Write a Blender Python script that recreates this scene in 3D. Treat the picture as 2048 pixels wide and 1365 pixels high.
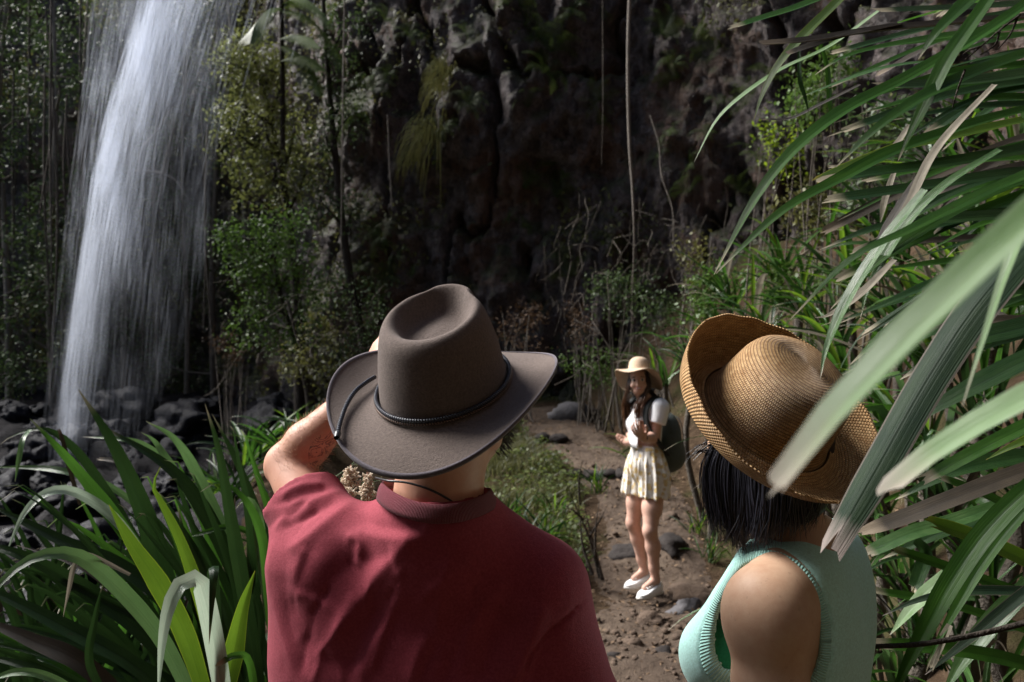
import bpy, bmesh, math, random
import numpy as np
from mathutils import Vector, Matrix, noise as mnoise

for _o in list(bpy.data.objects):
    bpy.data.objects.remove(_o, do_unlink=True)
SC = bpy.context.scene
COL = SC.collection

# ------------------------------------------------------------------ camera
CAM_Z = 1.87
F_PX = 1593.0                      # focal length in pixels of the 2048 px wide photograph (28 mm lens)
cam_data = bpy.data.cameras.new("camera")
cam = bpy.data.objects.new("camera", cam_data)
COL.objects.link(cam)
cam.location = (0.0, 0.0, CAM_Z)
cam.rotation_euler = (math.radians(90.0), 0.0, 0.0)
cam_data.sensor_width = 36.0
cam_data.lens = 36.0 * F_PX / 2048.0
cam_data.clip_start = 0.02
cam_data.clip_end = 500.0
cam_data.dof.use_dof = True
cam_data.dof.focus_distance = 1.36
cam_data.dof.aperture_fstop = 6.8
SC.camera = cam

# ------------------------------------------------------------------ sky and sun
TO_SUN = Vector((-0.66, 0.26, 0.70)).normalized()
world = bpy.data.worlds.new("World")
SC.world = world
world.use_nodes = True
wn = world.node_tree.nodes
wl = world.node_tree.links
sky = wn.new("ShaderNodeTexSky")
sky.sky_type = 'NISHITA'
sky.sun_disc = False
sky.sun_elevation = math.asin(TO_SUN.z)
sky.sun_rotation = math.atan2(TO_SUN.x, TO_SUN.y)
sky.air_density = 1.0
sky.dust_density = 1.5
bgn = wn.get("Background")
bgn.inputs["Strength"].default_value = 0.08
wl.new(sky.outputs[0], bgn.inputs["Color"])

sun_data = bpy.data.lights.new("sun", 'SUN')
sun_data.energy = 5.0
sun_data.angle = math.radians(30.0)
sun_data.color = (1.0, 0.97, 0.93)
sun = bpy.data.objects.new("sun", sun_data)
COL.objects.link(sun)
sun.rotation_euler = (-TO_SUN).to_track_quat('-Z', 'Y').to_euler()

SC.view_settings.view_transform = 'Standard'
SC.view_settings.look = 'None'
SC.view_settings.exposure = 1.1
SC.view_settings.gamma = 1.0
SC.view_settings.use_curve_mapping = False
SC.render.engine = 'CYCLES'
SC.cycles.max_bounces = 7
SC.cycles.diffuse_bounces = 3
SC.cycles.glossy_bounces = 2
SC.cycles.transmission_bounces = 4
SC.cycles.transparent_max_bounces = 40
SC.cycles.use_denoising = True
SC.cycles.sample_clamp_indirect = 4.0
SC.cycles.caustics_reflective = False
SC.cycles.caustics_refractive = False

# ------------------------------------------------------------------ helpers
def P(px, py, Y):
    """world point seen at photograph pixel (px, py) at distance Y in front of the camera"""
    return Vector(((px - 1024.0) / F_PX * Y, Y, CAM_Z - (py - 682.5) / F_PX * Y))

def rng(seed):
    return np.random.default_rng(seed)

def sstep(a, b, x):
    t = np.clip((np.asarray(x, dtype=float) - a) / (b - a), 0.0, 1.0)
    return t * t * (3 - 2 * t)

def _hash(ix, iy, iz):
    h = (ix.astype(np.int64) * 374761393 + iy.astype(np.int64) * 668265263 + iz.astype(np.int64) * 2147483647)
    h = (h ^ (h >> 13)) * 1274126177
    h = h ^ (h >> 16)
    return (h & 0xFFFF).astype(np.float64) / 65535.0

def vnoise(p):
    p = np.asarray(p, dtype=float)
    i = np.floor(p).astype(np.int64)
    f = p - i
    u = f * f * f * (f * (f * 6 - 15) + 10)
    r = 0
    for dx in (0, 1):
        wx = u[..., 0] if dx else 1 - u[..., 0]
        for dy in (0, 1):
            wy = u[..., 1] if dy else 1 - u[..., 1]
            for dz in (0, 1):
                wz = u[..., 2] if dz else 1 - u[..., 2]
                r = r + wx * wy * wz * _hash(i[..., 0] + dx, i[..., 1] + dy, i[..., 2] + dz)
    return r * 2 - 1

def fbm(p, octv=4, lac=2.03, gain=0.5):
    p = np.asarray(p, dtype=float)
    a, s, t = 1.0, 0.0, 0.0
    for k in range(octv):
        s = s + a * vnoise(p * lac ** k + 17.3 * k)
        t += a
        a *= gain
    return s / t

def np_mesh(name, V, F, smooth=True, uv=None, tint=None, cols=None):
    """mesh from numpy arrays; F is (n,3) or (n,4); uv per vertex (n,2); tint per vertex float; cols per vertex rgb"""
    V = np.asarray(V, dtype=np.float32)
    F = np.asarray(F, dtype=np.int32)
    me = bpy.data.meshes.new(name)
    n, k = F.shape
    me.vertices.add(len(V))
    me.vertices.foreach_set("co", V.ravel())
    me.loops.add(n * k)
    me.loops.foreach_set("vertex_index", F.ravel())
    me.polygons.add(n)
    me.polygons.foreach_set("loop_start", np.arange(0, n * k, k, dtype=np.int32))
    me.polygons.foreach_set("loop_total", np.full(n, k, dtype=np.int32))
    if smooth:
        me.polygons.foreach_set("use_smooth", np.ones(n, dtype=bool))
    me.update(calc_edges=True)
    if uv is not None:
        l = me.uv_layers.new(name="UVMap")
        l.data.foreach_set("uv", np.asarray(uv, dtype=np.float32)[F.ravel()].ravel())
    if tint is not None:
        a = me.attributes.new("tint", 'FLOAT', 'POINT')
        a.data.foreach_set("value", np.asarray(tint, dtype=np.float32))
    if cols is not None:
        a = me.attributes.new("col", 'FLOAT_COLOR', 'POINT')
        c = np.ones((len(V), 4), dtype=np.float32)
        c[:, :3] = cols
        a.data.foreach_set("color", c.ravel())
    me.validate()
    return me

def link(name, me, mat=None, parent=None, label=None, cat=None, group=None, kind=None):
    o = bpy.data.objects.new(name, me)
    COL.objects.link(o)
    if mat is not None and me is not None and len(me.materials) == 0:
        me.materials.append(mat)
    if parent is not None:
        o.parent = parent
    tag(o, label, cat, group, kind)
    return o

def tag(o, label=None, cat=None, group=None, kind=None):
    if label: o["label"] = label
    if cat: o["category"] = cat
    if group: o["group"] = group
    if kind: o["kind"] = kind
    return o

def empty(name, loc=(0, 0, 0), label=None, cat=None, group=None):
    o = bpy.data.objects.new(name, None)
    COL.objects.link(o)
    o.location = loc
    o.empty_display_size = 0.1
    tag(o, label, cat, group)
    return o

def grid_faces(nu, nv, wrap_u=False):
    """faces of a grid whose vertex (i, j) sits at i * nv + j"""
    iu = np.arange(nu if wrap_u else nu - 1)
    jv = np.arange(nv - 1)
    I, J = np.meshgrid(iu, jv, indexing='ij')
    I2 = (I + 1) % nu
    return np.stack([I * nv + J, I2 * nv + J, I2 * nv + J + 1, I * nv + J + 1], -1).reshape(-1, 4)

def resample(pts, n):
    """Catmull-Rom through pts, n samples evenly spaced in parameter by chord length"""
    p = np.asarray([tuple(q) for q in pts], dtype=float)
    if len(p) == 2:
        return p[0] + (p[1] - p[0]) * np.linspace(0, 1, n)[:, None]
    ext = np.vstack([2 * p[0] - p[1], p, 2 * p[-1] - p[-2]])
    L = np.r_[0, np.cumsum(np.linalg.norm(np.diff(p, axis=0), axis=1))]
    s = np.linspace(0, L[-1], n)
    out = np.zeros((n, p.shape[1]))
    k = np.clip(np.searchsorted(L, s, side='right') - 1, 0, len(p) - 2)
    t = ((s - L[k]) / np.maximum(L[k + 1] - L[k], 1e-9))[:, None]
    a, b, c, d = ext[k], ext[k + 1], ext[k + 2], ext[k + 3]
    out = 0.5 * ((2 * b) + (-a + c) * t + (2 * a - 5 * b + 4 * c - d) * t ** 2 + (-a + 3 * b - 3 * c + d) * t ** 3)
    return out

def frames(C, up=(0, 0, 1)):
    T = np.gradient(C, axis=0)
    T /= np.maximum(np.linalg.norm(T, axis=1), 1e-9)[:, None]
    U = np.asarray(up, dtype=float)
    S = np.cross(T, np.broadcast_to(U, T.shape))
    ln = np.linalg.norm(S, axis=1)
    for i in range(len(S)):
        if ln[i] < 0.05:
            S[i] = S[i - 1] if i else np.array([1.0, 0, 0])
        else:
            S[i] /= ln[i]
        if i and np.dot(S[i], S[i - 1]) < 0:
            S[i] = -S[i]
    N = np.cross(S, T)
    N /= np.maximum(np.linalg.norm(N, axis=1), 1e-9)[:, None]
    return T, S, N

def tube_arrays(pts, radii, sides=8, n=None, closed_ends=True):
    C = resample(pts, n) if n else np.asarray([tuple(q) for q in pts], dtype=float)
    m = len(C)
    r = np.interp(np.linspace(0, 1, m), np.linspace(0, 1, len(radii)), radii) if np.ndim(radii) else np.full(m, radii)
    T, S, N = frames(C, (0.13, 0.21, 0.97))
    a = np.linspace(0, 2 * np.pi, sides, endpoint=False)
    V = C[:, None, :] + r[:, None, None] * (np.cos(a)[None, :, None] * S[:, None, :] + np.sin(a)[None, :, None] * N[:, None, :])
    V = V.reshape(-1, 3)
    I, J = np.meshgrid(np.arange(m - 1), np.arange(sides), indexing='ij')
    J2 = (J + 1) % sides
    F = np.stack([I * sides + J, I * sides + J2, (I + 1) * sides + J2, (I + 1) * sides + J], -1).reshape(-1, 4)
    return V, F

def merge_arrays(parts):
    Vs, Fs, o = [], [], 0
    for V, F in parts:
        Vs.append(V)
        Fs.append(F + o)
        o += len(V)
    return np.vstack(Vs), np.vstack(Fs)

def tube(name, pts, radii, mat, parent=None, sides=8, n=None, **kw):
    V, F = tube_arrays(pts, radii, sides, n)
    return link(name, np_mesh(name, V, F), mat, parent, **kw)

# ---------------- signed distance fields and surface nets (one continuous skin for bodies and cloth)
class SDF:
    def __init__(self, lo, hi, h):
        self.lo = np.array(lo, dtype=float)
        self.h = h
        self.n = (np.ceil((np.array(hi) - self.lo) / h).astype(int) + 1)
        self.f = np.full(self.n, 0.09, dtype=np.float32)
        self.ax = [self.lo[i] + h * np.arange(self.n[i]) for i in range(3)]
    def sub(self, lo, hi):
        a = np.clip(np.floor((np.array(lo) - self.lo) / self.h).astype(int), 0, self.n)
        b = np.clip(np.ceil((np.array(hi) - self.lo) / self.h).astype(int) + 1, 0, self.n)
        if np.any(b - a < 1):
            return None, None
        sl = tuple(slice(a[i], b[i]) for i in range(3))
        X = np.stack(np.meshgrid(*[self.ax[i][a[i]:b[i]] for i in range(3)], indexing='ij'), -1)
        return sl, X
    @staticmethod
    def smin(a, b, k):
        if k <= 0:
            return np.minimum(a, b)
        h = np.clip(0.5 + 0.5 * (b - a) / k, 0, 1)
        return b * (1 - h) + a * h - k * h * (1 - h)
    def cap(self, a, b, ra, rb, k=0.02, cut=False):
        a = np.array(tuple(a)); b = np.array(tuple(b))
        m = max(ra, rb) + k + 0.03
        sl, X = self.sub(np.minimum(a, b) - m, np.maximum(a, b) + m)
        if sl is None: return
        ab = b - a
        t = np.clip(((X - a) @ ab) / max(ab @ ab, 1e-9), 0, 1)
        d = np.linalg.norm(X - a - t[..., None] * ab, axis=-1) - (ra + (rb - ra) * t)
        self.f[sl] = -self.smin(-self.f[sl], d, k) if cut else self.smin(self.f[sl], d, k)
    def ell(self, c, r, R=None, k=0.02, cut=False):
        c = np.array(tuple(c)); r = np.array(r, dtype=float)
        m = max(r) + k + 0.03
        sl, X = self.sub(c - m, c + m)
        if sl is None: return
        q = X - c
        if R is not None:
            q = q @ np.array(R)
        k0 = np.linalg.norm(q / r, axis=-1)
        k1 = np.linalg.norm(q / (r * r), axis=-1)
        d = k0 * (k0 - 1.0) / np.maximum(k1, 1e-6)
        d = np.where(k0 < 1e-3, -min(r), d)
        self.f[sl] = -self.smin(-self.f[sl], d, k) if cut else self.smin(self.f[sl], d, k)
    def chain(self, pts, rad, k=0.015):
        for i in range(len(pts) - 1):
            self.cap(pts[i], pts[i + 1], rad[i], rad[i + 1], k)
    def plane_cut(self, p, nrm):
        """remove everything on the side nrm points to"""
        p = np.array(tuple(p)); nrm = np.array(tuple(nrm)); nrm = nrm / np.linalg.norm(nrm)
        d = ((self.ax[0] - p[0])[:, None, None] * nrm[0] + (self.ax[1] - p[1])[None, :, None] * nrm[1] + (self.ax[2] - p[2])[None, None, :] * nrm[2])
        self.f = np.maximum(self.f, d.astype(np.float32))
    def mesh(self):
        f = self.f.astype(np.float64)
        f[0, :, :] = f[-1, :, :] = f[:, 0, :] = f[:, -1, :] = f[:, :, 0] = f[:, :, -1] = 0.05
        s = f < 0
        cnt = np.zeros(np.array(f.shape) - 1, dtype=np.int8)
        offs = [(i, j, k) for i in (0, 1) for j in (0, 1) for k in (0, 1)]
        nx, ny, nz = cnt.shape
        for (i, j, k) in offs:
            cnt += s[i:i + nx, j:j + ny, k:k + nz]
        act = np.argwhere((cnt > 0) & (cnt < 8))
        vid = np.full(cnt.shape, -1, dtype=np.int64)
        vid[tuple(act.T)] = np.arange(len(act))
        acc = np.zeros((len(act), 3)); num = np.zeros(len(act))
        for a in offs:
            for ax in range(3):
                if a[ax] == 1: continue
                b = list(a); b[ax] = 1
                fa = f[act[:, 0] + a[0], act[:, 1] + a[1], act[:, 2] + a[2]]
                fb = f[act[:, 0] + b[0], act[:, 1] + b[1], act[:, 2] + b[2]]
                x = (fa < 0) != (fb < 0)
                t = np.where(x, fa / np.where(x, fa - fb, 1.0), 0.0)
                p = np.tile(np.array(a, dtype=float), (len(act), 1)); p[:, ax] = t
                acc += p * x[:, None]; num += x
        V = self.lo + self.h * (act + acc / num[:, None])
        Fs = []
        for ax in range(3):
            u, v = [(1, 2), (2, 0), (0, 1)][ax]
            sl0 = [slice(None)] * 3; sl1 = [slice(None)] * 3
            sl0[ax] = slice(0, -1); sl1[ax] = slice(1, None)
            d = s[tuple(sl0)].astype(np.int8) - s[tuple(sl1)].astype(np.int8)
            e = np.argwhere(d != 0)
            sg = d[tuple(e.T)]
            ok = (e[:, u] > 0) & (e[:, v] > 0) & (e[:, u] < f.shape[u] - 1) & (e[:, v] < f.shape[v] - 1)
            e = e[ok]; sg = sg[ok]
            def cell(du, dv):
                c = e.copy(); c[:, u] += du; c[:, v] += dv
                return vid[tuple(c.T)]
            q = np.stack([cell(-1, -1), cell(0, -1), cell(0, 0), cell(-1, 0)], 1)
            q[sg < 0] = q[sg < 0][:, ::-1]
            Fs.append(q)
        F = np.vstack(Fs)
        return V, F[np.all(F >= 0, axis=1)]

def vnormals(V, F):
    a, b, c, d = V[F[:, 0]], V[F[:, 1]], V[F[:, 2]], V[F[:, 3]]
    fn = np.cross(c - a, d - b)
    N = np.zeros_like(V)
    for k in range(4):
        np.add.at(N, F[:, k], fn)
    return N / np.maximum(np.linalg.norm(N, axis=1), 1e-12)[:, None]

def relax(V, F, it=2, lam=0.5):
    E = np.vstack([F[:, [0, 1]], F[:, [1, 2]], F[:, [2, 3]], F[:, [3, 0]]])
    deg = np.bincount(E.ravel(), minlength=len(V)).astype(float)
    for _ in range(it):
        A = np.zeros_like(V)
        np.add.at(A, E[:, 0], V[E[:, 1]])
        np.add.at(A, E[:, 1], V[E[:, 0]])
        V = V + lam * (A / np.maximum(deg, 1)[:, None] - V)
    return V

# ------------------------------------------------------------------ materials
class NT:
    def __init__(self, name):
        self.m = bpy.data.materials.new(name)
        self.m.use_nodes = True
        self.t = self.m.node_tree
        self.t.nodes.clear()
        self.out = self.t.nodes.new("ShaderNodeOutputMaterial")
    def n(self, typ, **kw):
        nd = self.t.nodes.new(typ)
        for k, v in kw.items():
            if k in nd.inputs.keys() if isinstance(k, str) else False:
                nd.inputs[k].default_value = v
            else:
                setattr(nd, k, v)
        return nd
    def l(self, a, b):
        self.t.links.new(a, b)
    def val(self, sock, v):
        if hasattr(v, "links"): self.l(v, sock)
        else: sock.default_value = v
    def math(self, op, a, b=0.5, c=None, clamp=False):
        nd = self.t.nodes.new("ShaderNodeMath"); nd.operation = op; nd.use_clamp = clamp
        self.val(nd.inputs[0], a); self.val(nd.inputs[1], b)
        if c is not None: self.val(nd.inputs[2], c)
        return nd.outputs[0]
    def mix(self, f, a, b, typ='MIX'):
        nd = self.t.nodes.new("ShaderNodeMix"); nd.data_type = 'RGBA'; nd.blend_type = typ; nd.clamp_factor = True
        self.val(nd.inputs[0], f)
        for s, v in ((nd.inputs[6], a), (nd.inputs[7], b)):
            if hasattr(v, "links"): self.l(v, s)
            else: s.default_value = (*v, 1.0)
        return nd.outputs[2]
    def ramp(self, f, stops):
        nd = self.t.nodes.new("ShaderNodeValToRGB")
        e = nd.color_ramp.elements
        while len(e) < len(stops): e.new(0.5)
        for el, (p, c) in zip(e, stops):
            el.position = p; el.color = (*c, 1.0)
        self.val(nd.inputs[0], f)
        return nd.outputs[0]
    def noise(self, scale, detail=4, rough=0.6, vec=None, dist=0.0):
        nd = self.t.nodes.new("ShaderNodeTexNoise")
        nd.inputs["Scale"].default_value = scale; nd.inputs["Detail"].default_value = detail
        nd.inputs["Roughness"].default_value = rough; nd.inputs["Distortion"].default_value = dist
        if vec is not None: self.l(vec, nd.inputs["Vector"])
        return nd.outputs[0]
    def obj(self):
        return self.t.nodes.new("ShaderNodeTexCoord").outputs["Object"]
    def pos(self):
        return self.t.nodes.new("ShaderNodeNewGeometry").outputs["Position"]
    def uv(self):
        return self.t.nodes.new("ShaderNodeTexCoord").outputs["UV"]
    def sep(self, v):
        nd = self.t.nodes.new("ShaderNodeSeparateXYZ"); self.l(v, nd.inputs[0]); return nd.outputs
    def comb(self, x, y, z):
        nd = self.t.nodes.new("ShaderNodeCombineXYZ")
        for s, v in zip(nd.inputs, (x, y, z)): self.val(s, v)
        return nd.outputs[0]
    def attr(self, name):
        nd = self.t.nodes.new("ShaderNodeAttribute"); nd.attribute_name = name; return nd
    def rand(self):
        return self.t.nodes.new("ShaderNodeObjectInfo").outputs["Random"]
    def bump(self, h, strength=0.4, dist=0.01, normal=None):
        nd = self.t.nodes.new("ShaderNodeBump")
        nd.inputs["Strength"].default_value = strength; nd.inputs["Distance"].default_value = dist
        self.l(h, nd.inputs["Height"])
        if normal is not None: self.l(normal, nd.inputs["Normal"])
        return nd.outputs[0]
    def pbsdf(self, col, rough=0.6, spec=0.5, normal=None, **kw):
        b = self.t.nodes.new("ShaderNodeBsdfPrincipled")
        if hasattr(col, "links"): self.l(col, b.inputs["Base Color"])
        else: b.inputs["Base Color"].default_value = (*col, 1)
        self.val(b.inputs["Roughness"], rough); b.inputs["Specular IOR Level"].default_value = spec
        if normal is not None: self.l(normal, b.inputs["Normal"])
        for k, v in kw.items():
            b.inputs[k].default_value = v
        return b.outputs[0]
    def mixsh(self, f, a, b):
        nd = self.t.nodes.new("ShaderNodeMixShader"); self.val(nd.inputs[0], f)
        self.l(a, nd.inputs[1]); self.l(b, nd.inputs[2]); return nd.outputs[0]
    def transl(self, col):
        nd = self.t.nodes.new("ShaderNodeBsdfTranslucent")
        if hasattr(col, "links"): self.l(col, nd.inputs[0])
        else: nd.inputs[0].default_value = (*col, 1)
        return nd.outputs[0]
    def done(self, sh):
        self.l(sh, self.out.inputs["Surface"]); return self.m

def simple_mat(name, col, rough=0.6, spec=0.4, var=0.25, scale=12.0, bump=0.2, bdist=0.004):
    t = NT(name); v = t.obj()
    nz = t.noise(scale, 5, 0.62, v)
    dark = tuple(c * (1 - var) for c in col); lite = tuple(min(1, c * (1 + var)) for c in col)
    c = t.mix(nz, dark, lite)
    return t.done(t.pbsdf(c, rough, spec, t.bump(t.noise(scale * 4, 4, 0.6, v), bump, bdist)))

def foliage_mat(name, dark, lite, trans=0.3, rough=0.45, accent=None):
    """small leaves: per-leaf tint attribute, light through the blade"""
    t = NT(name)
    tn = t.attr("tint").outputs["Fac"]
    c = t.mix(tn, dark, lite)
    if accent: c = t.mix(t.math('GREATER_THAN', tn, 0.9), c, accent)
    s = t.pbsdf(c, rough, 0.28)
    tc = t.mix(0.5, c, tuple(min(1, x * 1.5) for x in lite))
    return t.done(t.mixsh(trans, s, t.transl(tc)))
# =================================================================== SETTING
def path_x(y):
    return np.interp(y, [-10, 2, 4.4, 5.2, 6, 6.9, 8.4, 9.4, 10.3, 12, 14], [0.25, 0.45, 0.82, 0.98, 1.10, 1.25, 1.36, 1.20, 0.98, 0.70, 0.3])
def base_z(y):
    return np.interp(y, [-30, 4.6, 5.2, 6.1, 6.7, 8.85, 9.0, 11.0, 11.15, 12.5, 14, 18], [0, 0, -0.055, -0.055, 0.04, 0.30, 0.40, 0.46, 0.54, 0.60, 0.9, 1.2])
def H(x, y, rough=True):
    x = np.asarray(x, float); y = np.asarray(y, float)
    d = x - path_x(y)
    z = base_z(y)
    z = z + 1.15 * np.clip(d - 0.62, 0, 2.4) * sstep(0.5, 4.0, y) + 0.25 * np.clip(d - 0.7, 0, 3) * (1 - sstep(0.5, 4.5, y))
    left = np.clip(-d - 0.75, 0, 30)
    z = z - np.minimum(0.26 * left, 0.6) * sstep(0.0, 2.0, left) - (z * 0.7) * sstep(1.5, 4.0, left)
    z = z + 1.15 * np.exp(-((x + 2.5) / 1.0) ** 2 - ((y - 9.2) / 1.7) ** 2)          # knoll by the stream
    z = z + sstep(13.0, 16.5, y) * sstep(-1.0, -3.5, x) * 1.0 * 0.75
    if rough:
        q = np.stack([x, y, 0 * x], -1)
        z = z + 0.05 * fbm(q * 1.3, 3) + 0.018 * fbm(q * 6.0 + 3, 3)
        z = z + sstep(-1.8, -3.2, x) * (0.30 * fbm(q * 1.9 + 5, 3) + 0.12 * np.abs(fbm(q * 5.0 + 1, 3)))
    return z

def ground_mat():
    t = NT("forest_floor"); v = t.pos()
    a = t.noise(1.2, 5, 0.65, v); b = t.noise(11, 5, 0.7, v); c_ = t.noise(60, 3, 0.7, v)
    c = t.ramp(b, [(0.25, (0.022, 0.014, 0.009)), (0.5, (0.055, 0.036, 0.022)), (0.75, (0.10, 0.068, 0.044))])
    c = t.mix(t.math('MULTIPLY', t.math('SMOOTH_MIN', t.math('MAXIMUM', t.math('SUBTRACT', a, 0.48), 0.0), 0.2, 0.05), 4.0), c, (0.035, 0.05, 0.014))
    h = t.math('ADD', b, t.math('MULTIPLY', c_, 0.5))
    wet = t.math('MULTIPLY', t.math('LESS_THAN', t.math('ADD', t.sep(v)[0], t.math('MULTIPLY', a, 1.5)), -2.0), 0.92)
    c = t.mix(wet, c, t.mix(b, (0.004, 0.004, 0.005), (0.022, 0.021, 0.027)))
    return t.done(t.pbsdf(c, t.math('MULTIPLY_ADD', wet, -0.4, 0.9), 0.06, t.bump(h, 0.9, 0.05)))
def path_mat():
    t = NT("trodden_earth"); v = t.pos()
    a = t.noise(2.2, 5, 0.65, v); b = t.noise(17, 6, 0.72, v); g = t.noise(95, 3, 0.7, v)
    c = t.ramp(a, [(0.28, (0.060, 0.040, 0.028)), (0.5, (0.108, 0.076, 0.054)), (0.72, (0.165, 0.122, 0.088))])
    c = t.mix(t.math('MULTIPLY', t.math('GREATER_THAN', b, 0.56), 0.45), c, (0.06, 0.038, 0.025))
    c = t.mix(t.math('MULTIPLY', t.math('GREATER_THAN', g, 0.66), 0.5), c, (0.24, 0.18, 0.13))
    c = t.mix(t.math('MULTIPLY', t.math('LESS_THAN', g, 0.36), 0.6), c, (0.035, 0.022, 0.016))
    h = t.math('ADD', t.math('MULTIPLY', b, 1.4), t.math('MULTIPLY', g, 0.55))
    return t.done(t.pbsdf(c, 0.88, 0.25, t.bump(h, 1.0, 0.035)))
M_ground = ground_mat(); M_path = path_mat()

def uneven(a, b, fine_lo, fine_hi, step_f, step_c):
    l = np.arange(a, fine_lo, step_c); m = np.arange(fine_lo, fine_hi, step_f); r = np.arange(fine_hi, b + step_c, step_c)
    return np.concatenate([l, m, r])
gx = uneven(-60, 60, -10, 4.5, 0.08, 1.6); gy = uneven(-40, 90, 2.5, 17.5, 0.09, 1.6)
X, Y = np.meshgrid(gx, gy, indexing='ij')
Z = H(X, Y)
Vg = np.stack([X, Y, Z], -1).reshape(-1, 3)
link("ground", np_mesh("ground", Vg, grid_faces(len(gx), len(gy))), M_ground, kind="structure")

# trodden path with clods and little steps
py_ = np.arange(1.0, 13.2, 0.026); pw = np.linspace(-1, 1, 66)
YY, WW = np.meshgrid(py_, pw, indexing='ij')
wid = np.interp(YY, [1, 4.4, 6, 8, 10, 12.5], [0.75, 0.62, 0.58, 0.58, 0.55, 0.75])
edge = 0.12 * fbm(np.stack([YY * 1.7, np.sign(WW) * 3, 0 * YY], -1), 3)
XX = path_x(YY) + WW * (wid + edge)
q = np.stack([XX, YY, 0 * XX], -1)
clod = fbm(q * 9 + 7, 4)
rut = 0.030 * fbm(q * 2.4 + 2, 3) + 0.022 * np.clip(clod, -0.1, 1) + 0.016 * np.clip(fbm(q * 22, 3) - 0.1, 0, 1)
ZZ = H(XX, YY) + 0.030 + rut - 0.075 * np.abs(WW) ** 4
link("path", np_mesh("path", np.stack([XX, YY, ZZ], -1).reshape(-1, 3), grid_faces(len(py_), len(pw))), M_path, kind="structure")
def PZ(x, y): return float(H(np.array([x]), np.array([y]))[0]) + 0.03

# stream at the foot of the fall
def water_mat():
    t = NT("dark_stream"); v = t.pos()
    return t.done(t.pbsdf((0.010, 0.012, 0.016), 0.12, 0.6, t.bump(t.noise(7, 4, 0.6, v, 0.5), 0.5, 0.06)))
sx_ = np.linspace(-14, -2.2, 70); sy_ = np.linspace(2, 15.5, 90)
X, Y = np.meshgrid(sx_, sy_, indexing='ij')
Zw = -0.60 + 0.012 * fbm(np.stack([X * 3, Y * 3, 0 * X], -1), 3)
link("stream", np_mesh("stream", np.stack([X, Y, Zw], -1).reshape(-1, 3), grid_faces(70, 90)), water_mat(), kind="structure")

# ------------------------------------------------------------------ the cliff, carried on out of view round the hollow to block sky light
def rock_mat():
    t = NT("mossy_basalt"); v = t.pos()
    a = t.noise(0.55, 5, 0.65, v); b = t.noise(4.2, 8, 0.78, v); g = t.noise(19, 4, 0.7, v)
    c = t.ramp(b, [(0.30, (0.028, 0.021, 0.018)), (0.46, (0.115, 0.086, 0.076)), (0.58, (0.23, 0.182, 0.175)), (0.72, (0.36, 0.30, 0.295))])
    c = t.mix(t.math('MULTIPLY', t.math('GREATER_THAN', a, 0.55), 0.6), c, (0.20, 0.105, 0.060))
    nrm = t.t.nodes.new("ShaderNodeNewGeometry").outputs["Normal"]
    up = t.math('MULTIPLY', t.math('MAXIMUM', t.math('ADD', t.sep(nrm)[2], t.math('SUBTRACT', b, 0.62)), 0.0), 2.2, clamp=True)
    c = t.mix(t.math('MULTIPLY', up, 0.8), c, (0.055, 0.07, 0.016))
    st = t.noise(2.0, 4, 0.6, t.comb(t.math('MULTIPLY', t.sep(v)[0], 3.0), t.math('MULTIPLY', t.sep(v)[1], 3.0), t.math('MULTIPLY', t.sep(v)[2], 0.25)))
    c = t.mix(t.math('MULTIPLY', t.math('GREATER_THAN', st, 0.57), 0.4), c, (0.012, 0.010, 0.010))
    c = t.mix(t.math('MULTIPLY', t.math('GREATER_THAN', g, 0.62), 0.35), c, (0.16, 0.145, 0.14))
    c = t.mix(t.math('MULTIPLY', t.math('LESS_THAN', g, 0.42), 0.55), c, (0.012, 0.010, 0.011))
    h = t.math('ADD', t.math('MULTIPLY', b, 1.5), t.math('MULTIPLY', g, 0.7))
    return t.done(t.pbsdf(c, 0.55, 0.5, t.bump(h, 1.0, 0.2)))
M_rock = rock_mat()
ARC = [(-30, 15), (-22, 19.5), (-15, 21.5), (-10, 21), (-7, 19.5), (-4.8, 17.2), (-2.8, 15.0), (0, 13.9), (2.5, 13.2), (4.5, 11.6), (6.2, 8.8), (7.2, 4.5), (7.6, -1.0), (6.0, -6.5), (1.5, -9.5), (-4, -9.5), (-10, -8.5), (-17, -6.5), (-25, -3.5)]  # stretch right of and behind the camera is unseen, added to block sky light
arc = resample([(a, b, 0) for a, b in ARC], 2400)[:, :2]
La = np.r_[0, np.cumsum(np.linalg.norm(np.diff(arc, axis=0), axis=1))]
i_a = La[np.argmin(np.abs(arc[:, 0] + 11) + 9 * (arc[:, 1] < 8))]; i_b = La[np.argmin(np.hypot(arc[:, 0] - 6.2, arc[:, 1] - 8.8))]
ss = np.concatenate([np.arange(0, i_a, 0.5), np.arange(i_a, i_b, 0.065), np.arange(i_b, La[-1], 0.4)])
cx = np.interp(ss, La, arc[:, 0]); cy = np.interp(ss, La, arc[:, 1])
tx = np.gradient(cx, ss); ty = np.gradient(cy, ss); tl = np.hypot(tx, ty); nx_, ny_ = ty / tl, -tx / tl      # towards the hollow
zs = np.arange(-1.2, 12.6, 0.07)
S_, Zc = np.meshgrid(np.arange(len(ss)), zs, indexing='ij')
over = 0.015 * np.clip(Zc, 0, 20)
over = over * np.interp(ss, [0, i_a, i_a + 6, i_a + 9, La[-1]], [0.0, 0.0, 0.25, 1.0, 1.0])[:, None]
q0 = np.stack([cx[S_], cy[S_], Zc], -1)
big = fbm(q0 * np.array([0.42, 0.42, 0.30]), 4)
fiss = np.abs(fbm(q0 * np.array([1.1, 1.1, 0.38]) + 9, 3))
blk = fbm(q0 * np.array([1.9, 1.9, 1.5]) + 4, 3); blk = np.round(blk * 5) / 5 * 0.75 + blk * 0.25
med = fbm(q0 * np.array([4.4, 4.4, 2.4]) + 1, 3); sml = fbm(q0 * np.array([13, 13, 8.0]), 3)
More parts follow.
